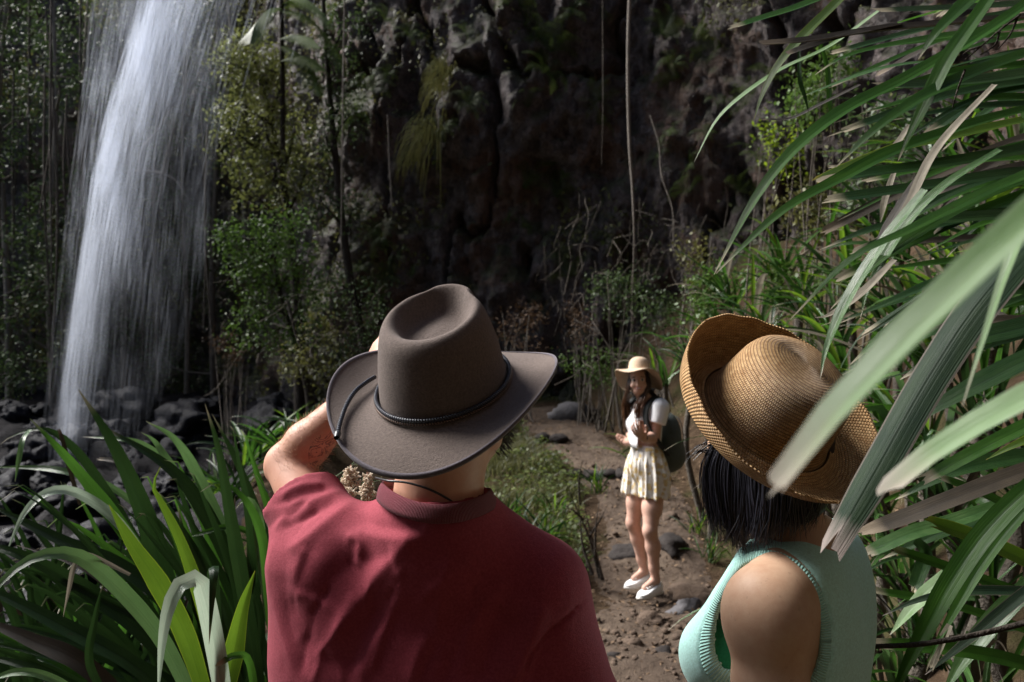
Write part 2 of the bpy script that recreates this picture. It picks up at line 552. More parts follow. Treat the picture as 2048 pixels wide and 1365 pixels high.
disp = 0.85 * big - 0.45 * np.exp(-(fiss / 0.05) ** 2) + 0.34 * blk + 0.16 * med + 0.10 * sml
ZS = Zc * np.interp(ss, [0, i_b, i_b + 5, La[-1]], [1, 1, 1.75, 1.75])[:, None]  # unseen walls raised to cut the sky fill
Vc = np.stack([cx[S_] + nx_[S_] * (over + disp), cy[S_] + ny_[S_] * (over + disp), ZS + 0.10 * med], -1)
CLIFF_V = Vc
link("cliff", np_mesh("cliff", Vc.reshape(-1, 3), grid_faces(len(ss), len(zs))), M_rock, kind="structure")
CL_N = np.cross(np.gradient(Vc, axis=1), np.gradient(Vc, axis=0)); CL_N /= np.maximum(np.linalg.norm(CL_N, axis=2), 1e-9)[..., None]
if np.mean(CL_N[len(ss) // 2, :, 1]) > 0: CL_N = -CL_N

# ------------------------------------------------------------------ foliage builders
def leaf_quads(C, Nn, size, asp, r, droop=0.3):
    n = len(C)
    t = r.normal(size=(n, 3)); t[:, 2] -= droop
    t = t - Nn * np.sum(t * Nn, 1)[:, None]; t /= np.maximum(np.linalg.norm(t, axis=1), 1e-9)[:, None]
    s = np.cross(Nn, t)
    L = size[:, None]
    a = C - t * L * 0.5; b = C + s * L * asp * 0.5 + t * L * 0.02 + Nn * L * 0.06; c = C + t * L * 0.5 - Nn * L * 0.05; d = C - s * L * asp * 0.5 + t * L * 0.02 + Nn * L * 0.06
    V = np.stack([a, b, c, d], 1).reshape(-1, 3)
    F = np.arange(4 * n).reshape(n, 4)
    return V, F
def clump_leaves(clumps, size, r, asp=0.5, up=0.5, spread=0.35, droop=0.3):
    """clumps: (centre, (rx,ry,rz), count) -> leaves through each clump's outer volume, with gaps"""
    Cs, Ns, Ts = [], [], []
    for c, rad, n in clumps:
        d = r.normal(size=(n, 3)); d /= np.linalg.norm(d, axis=1)[:, None]
        rr = r.uniform(0.25, 1.08, n) ** 0.55
        p = d * rr[:, None] * np.array(rad) 
        # sub-clusters: gather leaves round twig ends
        k = max(6, n // 26); tw = p[r.integers(0, n, k)]
        j = r.integers(0, k, n); m = r.random(n) < 0.75
        p[m] = tw[j[m]] + r.normal(size=(m.sum(), 3)) * size * 1.5
        Cs.append(p + np.array(tuple(c)))
        nn = d * 0.6 + np.array([0, 0, up]) + r.normal(size=(n, 3)) * spread * 1.6
        Ns.append(nn / np.linalg.norm(nn, axis=1)[:, None])
        Ts.append(np.clip(r.beta(2, 2, n) + 0.25 * np.repeat(r.normal(), n), 0, 1))
    C = np.vstack(Cs); N = np.vstack(Ns); T = np.concatenate(Ts)
    V, F = leaf_quads(C, N, size * r.uniform(0.6, 1.3, len(C)), asp, r, droop)
    return V, F, np.repeat(T, 4)
M_bark = simple_mat("grey_bark", (0.10, 0.085, 0.07), 0.9, 0.2, 0.5, 9, 0.9, 0.03)
M_bark_dark = simple_mat("dark_bark", (0.035, 0.028, 0.022), 0.9, 0.2, 0.5, 9, 0.9, 0.03)
M_bark_pale = simple_mat("pale_bark", (0.20, 0.175, 0.15), 0.9, 0.2, 0.5, 14, 0.9, 0.02)
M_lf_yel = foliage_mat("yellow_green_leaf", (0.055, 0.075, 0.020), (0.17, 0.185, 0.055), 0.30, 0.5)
M_lf_mid = foliage_mat("mid_green_leaf", (0.030, 0.062, 0.012), (0.085, 0.15, 0.028), 0.30, 0.5)
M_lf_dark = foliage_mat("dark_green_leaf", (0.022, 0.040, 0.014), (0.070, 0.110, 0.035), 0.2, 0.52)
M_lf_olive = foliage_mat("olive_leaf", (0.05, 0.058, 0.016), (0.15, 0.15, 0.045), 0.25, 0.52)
M_lf_lime = foliage_mat("lime_leaf", (0.06, 0.11, 0.008), (0.20, 0.27, 0.02), 0.4, 0.4)
M_lf_herb = foliage_mat("herb_leaf", (0.022, 0.036, 0.008), (0.095, 0.12, 0.02), 0.35, 0.5)
M_lf_brown = foliage_mat("dry_brown_leaf", (0.05, 0.03, 0.018), (0.16, 0.095, 0.05), 0.15, 0.7)

def tree(name, label, trunk, tr, clumps, size, mat, bark, seed, group=None, asp=0.5, twigs=3, droop=0.3, cat="tree"):
    r = rng(seed)
    trunk = [Vector(trunk[0]) - Vector((0, 0, 1.3))] + list(trunk)
    base = Vector(trunk[0])
    root = empty(name, base, label, cat, group)
    b = np.array(base)
    C = resample(trunk, 26)
    parts = [tube_arrays(C - b, [tr, tr * 0.8, tr * 0.55, tr * 0.3], 8)]
    for c, rad, n in clumps:
        c = np.array(tuple(c)); k = int(np.argmin(np.linalg.norm(C - (c - np.array([0, 0, rad[2] * 0.9])), axis=1)))
        mid = (C[k] + c) / 2 + r.normal(size=3) * 0.08 * np.linalg.norm(C[k] - c)
        parts.append(tube_arrays([C[k] - b, mid - b, c - b], [tr * 0.38, tr * 0.22, tr * 0.12], 6, 8))
        for _ in range(twigs):
            e = c + r.normal(size=3) * np.array(rad) * 0.55
            parts.append(tube_arrays([c - b, (c + e) / 2 + r.normal(size=3) * 0.04 - b, e - b], [tr * 0.14, tr * 0.09, tr * 0.03], 4, 5))
    V, F = merge_arrays(parts)
    link("trunk", np_mesh("trunk", V, F), bark, root)
    V, F, T = clump_leaves(clumps, size, r, asp, droop=droop)
    link("crown", np_mesh("crown", V - b, F, smooth=False, tint=T), mat, root)
    return root
def R3(px, Y): return px / F_PX * Y
def cl(px, py, Y, rx, ry, n, depth=None):
    """foliage clump seen at a photograph pixel: pixel radii become metres at distance Y"""
    a, b = R3(rx, Y), R3(ry, Y)
    return (P(px, py, Y), (a, depth or max(a, b) * 0.8, b), n)

# trees beside the fall
tree("rainforest_tree", "bushy tree with sunlit yellow-green leaves beside the waterfall", [P(600, 760, 15.2), P(590, 560, 15.1), P(560, 330, 15.0), P(520, 160, 14.8)], 0.13,
     [cl(500, 105, 14.6, 62, 58, 900), cl(470, 130, 14.5, 40, 45, 420), cl(545, 140, 14.6, 50, 40, 420), cl(560, 185, 14.7, 55, 55, 420), cl(490, 215, 14.5, 55, 35, 360), cl(465, 260, 14.4, 38, 45, 420), cl(530, 245, 14.6, 55, 60, 480),
      cl(590, 260, 14.8, 50, 70, 420), cl(500, 330, 14.5, 48, 50, 480), cl(550, 350, 14.6, 55, 55, 420), cl(610, 350, 14.8, 50, 60, 320), cl(520, 400, 14.5, 50, 35, 260)], 0.085, M_lf_yel, M_bark_dark, 1)
tree("rainforest_tree", "glossy green tree at mid height between the waterfall and the brown hat", [P(620, 800, 13.0), P(590, 690, 12.9), P(560, 590, 12.8), P(545, 480, 12.8)], 0.09,
     [cl(500, 480, 12.6, 70, 45, 650), cl(560, 455, 12.7, 60, 40, 480), cl(450, 470, 12.6, 30, 22, 130), cl(540, 530, 12.6, 70, 50, 650), cl(600, 520, 12.8, 50, 50, 360), cl(500, 560, 12.5, 45, 40, 320), cl(600, 600, 12.7, 50, 45, 420),
      cl(540, 620, 12.5, 55, 40, 380), cl(490, 650, 12.4, 40, 45, 300), cl(620, 660, 12.7, 35, 40, 250), cl(560, 690, 12.5, 45, 35, 260)], 0.072, M_lf_mid, M_bark_dark, 2)
tree("rainforest_tree", "dark slender tree standing against the cliff behind the brown hat", [P(735, 740, 14.2), P(700, 560, 14.2), P(672, 330, 14.3), P(650, 60, 14.3), P(640, -120, 14.3)], 0.10,
     [cl(690, 40, 14.1, 60, 70, 420), cl(670, 150, 14.1, 50, 80, 480), cl(700, 230, 14.2, 40, 60, 280), cl(650, 270, 14.1, 35, 60, 320), cl(640, 400, 14.1, 35, 70, 300), cl(700, 430, 14.2, 40, 80, 280), cl(660, 560, 14.1, 40, 60, 260), cl(720, 600, 14.1, 50, 60, 300)], 0.075, M_lf_dark, M_bark_dark, 3)
tree("rainforest_tree", "leaning tree with olive leaves low behind the raised arm", [P(700, 830, 11.8), P(650, 760, 11.8), P(600, 690, 11.9), P(575, 600, 12.0)], 0.055,
     [cl(650, 740, 11.6, 50, 40, 360), cl(590, 720, 11.6, 40, 40, 300), cl(700, 770, 11.7, 40, 35, 240), cl(640, 660, 11.8, 40, 40, 240)], 0.06, M_lf_olive, M_bark_dark, 4)
# pale dead branch behind the veil of water
bb = empty("dead_branch", P(330, 350, 16.5), "pale forked dead branch showing through the veil of the waterfall", "branch")
for pts in ([(270, 345), (300, 345), (330, 350), (355, 365), (372, 395)], [(280, 345), (285, 300), (310, 270), (345, 215)], [(328, 348), (338, 300), (350, 240)], [(322, 350), (327, 365), (322, 390)]):
    tube("limb", [P(x, y, 16.5) - bb.location for x, y in pts], [0.055, 0.045, 0.03, 0.014], M_bark_pale, bb, 6, 14)

# dark forest left of and behind the fall
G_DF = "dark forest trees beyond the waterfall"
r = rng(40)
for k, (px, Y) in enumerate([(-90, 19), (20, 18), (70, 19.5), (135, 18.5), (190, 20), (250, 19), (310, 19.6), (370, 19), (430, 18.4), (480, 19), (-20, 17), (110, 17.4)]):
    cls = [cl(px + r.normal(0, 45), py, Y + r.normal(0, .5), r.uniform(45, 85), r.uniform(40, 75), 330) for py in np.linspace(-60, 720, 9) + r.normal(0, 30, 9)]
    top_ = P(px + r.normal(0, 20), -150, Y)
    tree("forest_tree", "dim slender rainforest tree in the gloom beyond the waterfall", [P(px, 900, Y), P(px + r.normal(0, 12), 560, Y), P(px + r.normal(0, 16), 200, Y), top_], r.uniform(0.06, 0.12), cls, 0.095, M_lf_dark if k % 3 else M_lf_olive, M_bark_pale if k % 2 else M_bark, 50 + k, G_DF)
# thin hanging stems in that forest
for k in range(26):
    px = r.uniform(-10, 190) if k < 18 else r.uniform(250, 430); Y = r.uniform(15.5, 17.5); y0, y1 = r.uniform(-80, 260), r.uniform(420, 820)
    tube("liana", [P(px, y0, Y), P(px + r.normal(0, 6), (y0 + y1) / 2, Y), P(px + r.normal(0, 9), y1, Y)], [0.018, 0.026, 0.014], M_bark, None, 5, 12,
         label="thin grey stem hanging in the dark forest beyond the waterfall", cat="liana", group="thin stems in the dark forest")

# ------------------------------------------------------------------ low growth clinging to the cliff
r = rng(90)
ii = r.integers(int(np.searchsorted(ss, i_a)) , int(np.searchsorted(ss, i_b)), 90000); jj = r.integers(14, len(zs) - 1, 90000)
p = CLIFF_V[ii, jj]; nn = CL_N[ii, jj]
dens = fbm(p * np.array([0.9, 0.9, 0.55]) + 31, 3) + 0.35 * np.clip(nn[:, 2], -0.5, 1) + 0.25 * sstep(0.5, -3.5, p[:, 0]) + 0.22 * sstep(3.0, 0.5, p[:, 2])
keep = dens > 0.17
p = p[keep][:30000]; nn = nn[keep][:30000]
n = len(p); nn2 = nn + np.array([0, 0, 0.6]) + r.normal(size=(n, 3)) * 0.6; nn2 /= np.linalg.norm(nn2, axis=1)[:, None]
p = p + nn * r.uniform(0.01, 0.16, n)[:, None] + r.normal(size=(n, 3)) * 0.05
V, F = leaf_quads(p, nn2, r.uniform(0.05, 0.12, n), 0.45, r, 0.9)
tn = np.clip(0.5 + 0.9 * fbm(p * 0.8 + 3, 2) + r.normal(0, .15, n), 0, 1)
link("cliff_foliage", np_mesh("cliff_foliage", V, F, smooth=False, tint=np.repeat(tn, 4)), M_lf_olive, kind="stuff", label="small leaves and creepers clinging to the dark cliff", cat="foliage")
# hanging grass tufts
def tuft(name, label, c, n, L, out, mat, seed, group, w=0.006, spread=0.5):
    r = rng(seed); parts = []; c = np.array(tuple(c)); T = []
    for k in range(n):
        d = np.array(out) + r.normal(size=3) * spread; d /= np.linalg.norm(d); l = L * r.uniform(0.5, 1.1)
        C = resample([(0, 0, 0), tuple(d * l * 0.45 + np.array([0, 0, 0.06 * l])), tuple(d * l * 0.7 + np.array([0, 0, -0.20 * l])), tuple(d * l * 0.78 + np.array([0, 0, -0.6 * l]))], 7) + r.normal(size=3) * 0.03
        Tn, S, N = frames(C, (0.3, -0.6, 0.7)); ww = w * np.array([.6, 1, 1, .9, .7, .4, .05])
        V = np.stack([C - S * ww[:, None], C + S * ww[:, None]], 1).reshape(-1, 3)
        F = np.stack([np.arange(6) * 2, np.arange(6) * 2 + 1, np.arange(6) * 2 + 3, np.arange(6) * 2 + 2], 1)
        parts.append((V, F)); T.append(np.full(14, r.random()))
    V, F = merge_arrays(parts)
    o = link(name, np_mesh(name, V, F, tint=np.concatenate(T)), mat, None, label=label, cat="grass tuft", group=group); o.location = tuple(c)
    return o
M_grass_y = foliage_mat("pale_grass", (0.07, 0.085, 0.02), (0.20, 0.19, 0.06), 0.3, 0.5)
def cliff_at(px, py):
    """point of the cliff surface seen at a photograph pixel"""
    d = np.array([(px - 1024) / F_PX, 1.0, -(py - 682.5) / F_PX])
    v = CLIFF_V.reshape(-1, 3) - np.array([0, 0, CAM_Z]); v_n = v / v[:, 1:2]
    e = np.hypot(v_n[:, 0] - d[0], v_n[:, 2] - d[2]); e[v[:, 1] < 2] = 9; m = e < 0.012
    if not m.any(): return P(px, py, 13.5)
    k = np.where(m)[0][np.argmin(v[m][:, 1])]
    return Vector(CLIFF_V.reshape(-1, 3)[k])
for k, (x, y, lab) in enumerate([(865, 285, "pale grass tuft arching from the cliff, largest of its kind"), (835, 330, "small pale grass tuft just below the largest tuft on the cliff"), (890, 200, "pale grass tuft high on the cliff edge above the brown hat"), (905, 160, "topmost pale grass tuft on the cliff edge above the brown hat")]):
    c = cliff_at(x, y); tuft("cliff_grass", lab, c - Vector((0, 0.1, 0)), 130 if k == 0 else 70, 0.95 if k == 0 else 0.6, (-0.55, -0.6, 0.25), M_grass_y, 200 + k, "grass tufts on the cliff", 0.008, 0.38)
# ferns
def fern_mesh(seed, nf=11, L=0.5):
    r = rng(seed); Vs, Fs, Ts, o = [], [], [], 0
    for k in range(nf):
        a = 2 * math.pi * k / nf + r.normal(0, .25); l = L * r.uniform(0.7, 1.1); el = r.uniform(0.3, 0.9)
        C = resample([(0, 0, 0), (math.cos(a) * l * .4, math.sin(a) * l * .4, l * el * 0.5), (math.cos(a) * l * .75, math.sin(a) * l * .75, l * el * 0.45), (math.cos(a) * l, math.sin(a) * l, l * (el - 0.6) * 0.6)], 22)
        T, S, N = frames(C); t = np.linspace(0, 1, 22)
        pl = 0.26 * l * np.sin(np.pi * np.clip(t * 0.92 + 0.08, 0, 1)) ** 0.8
        for sg in (-1, 1):
            A = C + T * 0.008 * l; B = C - T * 0.012 * l; M = C + sg * S * pl[:, None] + T * (pl * 0.35)[:, None] - N * (pl * 0.2)[:, None]
            Vs.append(np.stack([A, M, B], 1).reshape(-1, 3)); m = len(A)
            Fs.append(np.arange(3 * m).reshape(m, 3) + o); o += 3 * m; Ts.append(np.full(3 * m, r.random()))
    return np_mesh("fern", np.vstack(Vs), np.vstack(Fs), smooth=False, tint=np.concatenate(Ts))
FERNS = [fern_mesh(300 + k) for k in range(3)]
M_fern = foliage_mat("fern_green", (0.025, 0.05, 0.010), (0.09, 0.13, 0.03), 0.35, 0.5)
for m in FERNS: m.materials.append(M_fern)
def place(name, me, loc, rz, sc, label, cat, group, tilt=(0, 0)):
    o = link(name, me, None, None, label, cat, group); o.location = loc; o.rotation_euler = (tilt[0], tilt[1], rz); o.scale = (sc, sc, sc); return o
r = rng(210)
spots = [(700 + r.uniform(-60, 520), r.uniform(-10, 560)) for _ in range(34)] + [(1300 + r.uniform(0, 240), r.uniform(40, 420)) for _ in range(16)] + [(1080, 60), (1110, 120), (1060, 40), (1090, 160), (1030, 20), (1130, 90)]
for k, (x, y) in enumerate(spots):
    c = cliff_at(x, y)
    place("fern", FERNS[k % 3], c - Vector((0, 0.05, 0)), r.uniform(0, 6.3), r.uniform(0.5, 1.15), "small fern rooted in a crack of the dark cliff face", "fern", "ferns on the cliff face", (r.uniform(0.5, 1.0), r.normal(0, .3)))
# tree fern and palm fronds at the top, right of the fall
def frond(name, pts, wid, mat, parent, seed, npin=46):
    r = rng(seed); C = resample(pts, npin); T, S, N = frames(C); t = np.linspace(0, 1, npin)
    Vs, Fs, o = [], [], 0
    for sg in (-1, 1):
        pl = wid * np.sin(np.pi * np.clip(0.06 + 0.92 * t, 0, 1)) ** 0.7 * r.uniform(.85, 1.1, npin)
        A = C + T * 0.02; B = C - T * 0.02; M = C + sg * S * (pl * 0.75)[:, None] + T * (pl * 0.4)[:, None] - np.array([0, 0, 1]) * (pl * 0.55)[:, None]
        Vs.append(np.stack([A, M, B], 1).reshape(-1, 3)); Fs.append(np.arange(3 * npin).reshape(-1, 3) + o); o += 3 * npin
    V = np.vstack(Vs); return link(name, np_mesh(name, V, np.vstack(Fs), smooth=False, tint=np.full(len(V), 0.6)), mat, parent)
tf = empty("tree_fern", P(563, 330, 14.6), "tree fern with drooping fronds and thin black trunk near the top of the falls", "tree fern")
tube("trunk", [P(566, 300, 14.4) - tf.location, P(565, 150, 14.4) - tf.location, P(562, -40, 14.4) - tf.location], 0.045, M_bark_dark, tf, 7, 12)
for k, pts in enumerate([[(562, 20), (610, 30), (660, 80), (690, 150)], [(565, 75), (590, 70), (620, 76), (640, 95)], [(565, 120), (595, 112), (625, 118), (650, 140)], [(562, 10), (600, -5), (640, 20), (668, 60)], [(562, 15), (535, 20), (510, 50), (500, 85)], [(565, 90), (600, 110), (625, 150), (640, 190)]]):
    frond("frond", [P(x, y, 14.4 - 0.25 * i) - tf.location for i, (x, y) in enumerate(pts)], 0.42, M_fern, tf, 400 + k)

# vines hanging down the cliff
tube("hanging_vine", [P(1262, -60, 10.6), P(1257, 60, 10.6), P(1256, 170, 10.6), P(1259, 290, 10.6), P(1265, 380, 10.6), P(1268, 470, 10.6), P(1266, 560, 10.7), P(1262, 640, 10.8)], [0.023, 0.025, 0.024, 0.022, 0.019, 0.012, 0.007, 0.003], M_bark_pale, None, 8, 60,
     label="thick pale aerial vine hanging in front of the cliff, left of the long leaves", cat="vine")
tube("hanging_vine", [P(690, -40, 13.0), P(687, 120, 13.0), P(684, 330, 13.0), P(682, 520, 13.0)], [0.011, 0.014, 0.012, 0.007], M_bark_pale, None, 6, 30, label="thin straight vine hanging right of the sunlit trees", cat="vine")
tube("hanging_vine", [P(1300, 230, 11.2), P(1318, 290, 11.2), P(1323, 350, 11.2), P(1345, 420, 11.2), P(1346, 500, 11.2)], [0.008, 0.011, 0.010, 0.006], M_bark_pale, None, 6, 30, label="thin crooked vine beside the thick aerial vine", cat="vine")
tube("hanging_vine", [P(775, 230, 13.1), P(779, 330, 13.1), P(784, 420, 13.1)], [0.008, 0.010, 0.006], M_bark_pale, None, 6, 20, label="short faint vine on the dark cliff above the brown hat", cat="vine")
tube("hanging_vine", [P(1205, -20, 11.4), P(1206, 200, 11.4), P(1203, 330, 11.4)], [0.004, 0.006, 0.003], M_bark, None, 5, 20, label="very thin vine just left of the thick aerial vine", cat="vine")

# thicket of bushes and bare twigs at the cliff's foot
G_TH = "bushes at the foot of the cliff"
def bush(name, label, px, py, Y, rx, ry, n, size, mat, seed, group=G_TH, stems=10, bark=None, cat="bush", asp=0.5):
    r = rng(seed); base = Vector((P(px, py, Y).x, Y, float(H(np.array([P(px, py, Y).x]), np.array([Y]))[0])))
    root = empty(name, base, label, cat, group); c = np.array(P(px, py, Y)); rad = np.array([R3(rx, Y), R3(max(rx, ry), Y) * 0.7, R3(ry, Y)])
    cls = []; parts = []
    for k in range(7):
        e = c + np.clip(r.normal(size=3), -1.3, 1.3) * rad * 0.55
        cls.append((e, tuple(rad * r.uniform(0.38, 0.6)), n // 7))
    for k in range(stems):
        e = c + np.clip(r.normal(size=3), -1.5, 1.5) * rad * 0.6; b0 = np.array(base) + r.normal(size=3) * np.array([.12, .12, 0]); b0[2] -= 0.05
        mid = (b0 + e) / 2 + r.normal(size=3) * 0.1
        parts.append(tube_arrays([b0 - np.array(base), mid - np.array(base), e - np.array(base)], [0.014, 0.009, 0.003], 4, 8))
    V, F = merge_arrays(parts); link("stems", np_mesh("stems", V, F), bark or M_bark, root)
    V, F, T = clump_leaves(cls, size, r, asp); link("foliage", np_mesh("foliage", V - np.array(base), F, smooth=False, tint=T), mat, root)
    return root
BUSH = [
    ("dark tangled bush at the cliff foot right of the sunlit green tree", 720, 640, 12.6, 55, 90, 700, 0.07, M_lf_dark),
    ("brown withered bush beside the crown of the taupe hat", 1045, 660, 12.4, 55, 50, 600, 0.055, M_lf_brown),
    ("russet withered creeper low on the cliff above the path", 1165, 650, 12.2, 40, 60, 420, 0.05, M_lf_brown),
    ("dim leafy bush below the thick aerial vine", 1240, 590, 11.2, 60, 60, 700, 0.06, M_lf_dark),
    ("low lime-leaved bush left of the beige hat", 1190, 735, 11.6, 65, 30, 600, 0.055, M_lf_mid),
    ("dark bush above the beige hat", 1320, 640, 10.6, 60, 60, 700, 0.06, M_lf_dark),
    ("olive bush between the aerial vine and the long leaves", 1390, 540, 10.2, 55, 70, 700, 0.06, M_lf_olive),
    ("low olive bush left of the sunlit clump by the stream", 460, 700, 12.9, 40, 35, 350, 0.05, M_lf_brown),
    ("bright lime bush glowing behind the drooping leaves", 1545, 300, 7.5, 45, 50, 420, 0.05, M_lf_lime),
    ("twiggy green bush behind the topmost long leaves", 1650, 180, 7.2, 75, 90, 1000, 0.055, M_lf_mid),
    ("twiggy olive bush behind the broad green leaf", 1610, 420, 7.4, 75, 80, 900, 0.055, M_lf_olive),
    ("leafy bush low behind the straw hat's upturned brim", 1440, 600, 8.2, 60, 45, 800, 0.06, M_lf_mid),
    ("leafy bush right above the straw hat", 1600, 560, 7.0, 80, 60, 900, 0.055, M_lf_mid),
    ("dark bush filling the corner behind the long leaves", 1780, 330, 6.0, 120, 130, 1200, 0.055, M_lf_dark),
]
for k, (lab, px, py, Y, rx, ry, n, sz, mt) in enumerate(BUSH):
    bush("bush", lab, px, py, Y, rx, ry, n, sz, mt, 500 + k, bark=M_bark_pale if mt in (M_lf_brown, M_lf_olive) else M_bark)
# bare twigs
r = rng(600); parts = []
for k in range(110):
    px, py = r.uniform(1090, 1480), r.uniform(430, 760); Y = r.uniform(9.8, 11.6)
    if k > 80: px, py, Y = r.uniform(430, 760), r.uniform(560, 780), r.uniform(11.0, 12.4)
    a = np.array(P(px, py, Y)); d = r.normal(size=3) * np.array([.20, .2, .38]); w_ = lambda: r.normal(size=3) * .07
    parts.append(tube_arrays([a - d, a - d * .5 + w_(), a + w_(), a + d * .5 + w_(), a + d], [0.005, 0.004, 0.0015], 4, 13))
V, F = merge_arrays(parts); link("tangled_twigs", np_mesh("tangled_twigs", V, F), M_bark, kind="stuff", label="tangle of bare pale twigs at the foot of the cliff", cat="twigs")

# ------------------------------------------------------------------ waterfall
def fall_mat():
    t = NT("falling_water"); a = t.attr("tint").outputs["Fac"]
    d = t.n("ShaderNodeBsdfDiffuse"); d.inputs[0].default_value = (0.82, 0.88, 1.0, 1)
    w = t.mixsh(0.55, d.outputs[0], t.transl((0.82, 0.88, 1.0)))
    tr = t.n("ShaderNodeBsdfTransparent")
    return t.done(t.mixsh(a, tr.outputs[0], w))
r = rng(700)
FY = 13.8
cy_p = np.array([-60, 0, 200, 370, 500, 650, 780, 900]); core = np.array([345, 325, 255, 213, 190, 163, 145, 128])
ledge = np.array([205, 195, 175, 150, 135, 115, 104, 92]); redge = np.array([480, 470, 440, 418, 405, 372, 320, 250])
def fall_strands(n, kind):
    y = r.uniform(-90, 905, n)
    c = np.interp(y, cy_p, core); le = np.interp(y, cy_p, ledge); re_ = np.interp(y, cy_p, redge)
    if kind == 'core':
        g = r.gamma(2.0, 0.5, n) - 0.55
        w = np.interp(y, [0, 250, 450, 700, 900], [78, 58, 40, 30, 28])
        x = c - 8 + g * w
    elif kind == 'band':
        u = r.beta(1.3, 2.2, n); x = c - 30 + u * (re_ - c + 10) * np.interp(y, [0, 300, 600, 900], [0.75, 0.65, 0.55, 0.5])
    else:
        u = r.beta(1.25, 1.35, n); x = le - 12 + u * (re_ - le + 20)
    depth = FY + r.normal(0, 0.30, n)
    drift = np.interp(y, cy_p, np.gradient(core, cy_p))
    L = r.uniform(50, 170, n) if kind != 'veil' else r.uniform(35, 120, n)
    wd = {'core': r.uniform(0.004, 0.010, n), 'band': r.uniform(0.004, 0.010, n), 'veil': r.uniform(0.0022, 0.006, n)}[kind]
    lumpc = 0.35 + 0.9 * np.clip(vnoise(np.stack([x * 0.035, y * 0.006, 0 * x], -1)) * 0.5 + 0.5, 0, 1)
    al = {'core': r.uniform(0.03, 0.19, n), 'band': r.uniform(0.015, 0.09, n), 'veil': r.uniform(0.015, 0.10, n)}[kind]
    if kind == 'core':
        al = al * np.interp(y, [0, 250, 380, 480, 650, 900], [1.1, 1.1, 1.3, 0.75, 0.42, 0.24])
    else:
        al = al * np.interp(y, [0, 300, 600, 900], [1.0, 0.9, 0.5, 0.25])
    al = al * lumpc
    lump = vnoise(np.stack([x * 0.02, y * 0.012, 0 * x], -1)) * 0.5 + 0.5
    kp = r.random(n) < 0.35 + 0.65 * lump
    if kind != 'core': kp &= r.random(n) < np.interp(y, [0, 400, 900], [1.0, 0.75, 0.5])
    return tuple(q[kp] for q in (x, y, depth, drift * (0.9 if kind == 'core' else 0.55), L, wd, al))
parts = [fall_strands(6500, 'core'), fall_strands(8500, 'band'), fall_strands(20000, 'veil')]
x, y, dp, dr, L, wd, al = [np.concatenate([q[k] for q in parts]) for k in range(7)]
def PP(x, y, Y): return np.stack([(x - 1024) / F_PX * Y, Y, CAM_Z - (y - 682.5) / F_PX * Y], -1)
A = PP(x - dr * L / 2, y - L / 2, dp); B = PP(x + dr * L / 2, y + L / 2, dp); n = len(A); M = A * 0.45 + B * 0.55
ring_ = [M + np.stack([wd * math.cos(a), wd * math.sin(a), 0 * wd], 1) for a in (0.4, 2.5, 4.6)]
V = np.stack([A] + ring_ + [B], 1).reshape(-1, 3); k0 = (np.arange(n) * 5)[:, None]
F = np.concatenate([k0 + np.array([[0, 1, 2]]), k0 + np.array([[0, 2, 3]]), k0 + np.array([[0, 3, 1]]), k0 + np.array([[4, 2, 1]]), k0 + np.array([[4, 3, 2]]), k0 + np.array([[4, 1, 3]])])
link("waterfall", np_mesh("waterfall", V, F, tint=np.repeat(al, 5)), fall_mat(), kind="stuff", label="tall white waterfall falling in fine strands to dark rocks", cat="waterfall")

# ------------------------------------------------------------------ rocks
def rock_mesh(seed, sq=(1, 0.8, 0.6), det=3, amp=0.28):
    bm = bmesh.new(); bmesh.ops.create_icosphere(bm, subdivisions=det, radius=1.0)
    V = np.array([v.co[:] for v in bm.verts]); F = np.array([[v.index for v in f.verts] for f in bm.faces]); bm.free()
    d = 1 + amp * 1.3 * fbm(V * 0.9 + seed * 7.1, 2) + amp * 0.8 * np.round(fbm(V * 1.7 + seed * 3.3, 2) * 5) / 5 + amp * 0.25 * fbm(V * 5 + seed, 2)
    V = V * d[:, None] * np.array(sq)
    return np_mesh("rock", V, F, smooth=False)
def wetrock_mat():
    t = NT("wet_black_rock"); v = t.pos(); b = t.noise(5, 5, 0.7, v)
    c = t.mix(b, (0.004, 0.004, 0.005), (0.020, 0.020, 0.026))
    return t.done(t.pbsdf(c, 0.42, 0.09, t.bump(t.noise(14, 5, 0.7, v), 0.8, 0.04)))
def dryrock_mat(name, a, b2):
    t = NT(name); v = t.pos(); b = t.noise(6, 5, 0.7, v)
    return t.done(t.pbsdf(t.mix(b, a, b2), 0.85, 0.25, t.bump(t.noise(22, 5, 0.7, v), 0.9, 0.03)))
M_wet = wetrock_mat(); M_rock_b = dryrock_mat("brown_stone", (0.05, 0.033, 0.024), (0.15, 0.105, 0.075)); M_rock_d = dryrock_mat("charcoal_stone", (0.012, 0.010, 0.010), (0.045, 0.036, 0.032)); M_rock_g = dryrock_mat("grey_stone", (0.06, 0.058, 0.062), (0.16, 0.15, 0.155))
WETM = [rock_mesh(10 + k, (1, 0.8, 0.6), 4, 0.55) for k in range(6)]
for m in WETM: m.materials.append(M_wet)
r = rng(800)
for k in range(70):
    px = r.uniform(-60, 560); Y = r.uniform(10.5, 16.2)
    X0 = (px - 1024) / F_PX * Y
    if 7 < Y < 11.6 and X0 > -4: continue
    z = max(float(H(np.array([X0]), np.array([Y]))[0]), -0.42)
    sc = r.uniform(0.15, 0.42) * (1.3 if Y > 14 else 1)
    place("boulder", WETM[k % 6], (X0, Y, z + sc * 0.1), r.uniform(0, 6.3), sc, "wet black boulder at the foot of the waterfall", "boulder", "wet boulders below the waterfall", (r.normal(0, .3), r.normal(0, .3)))
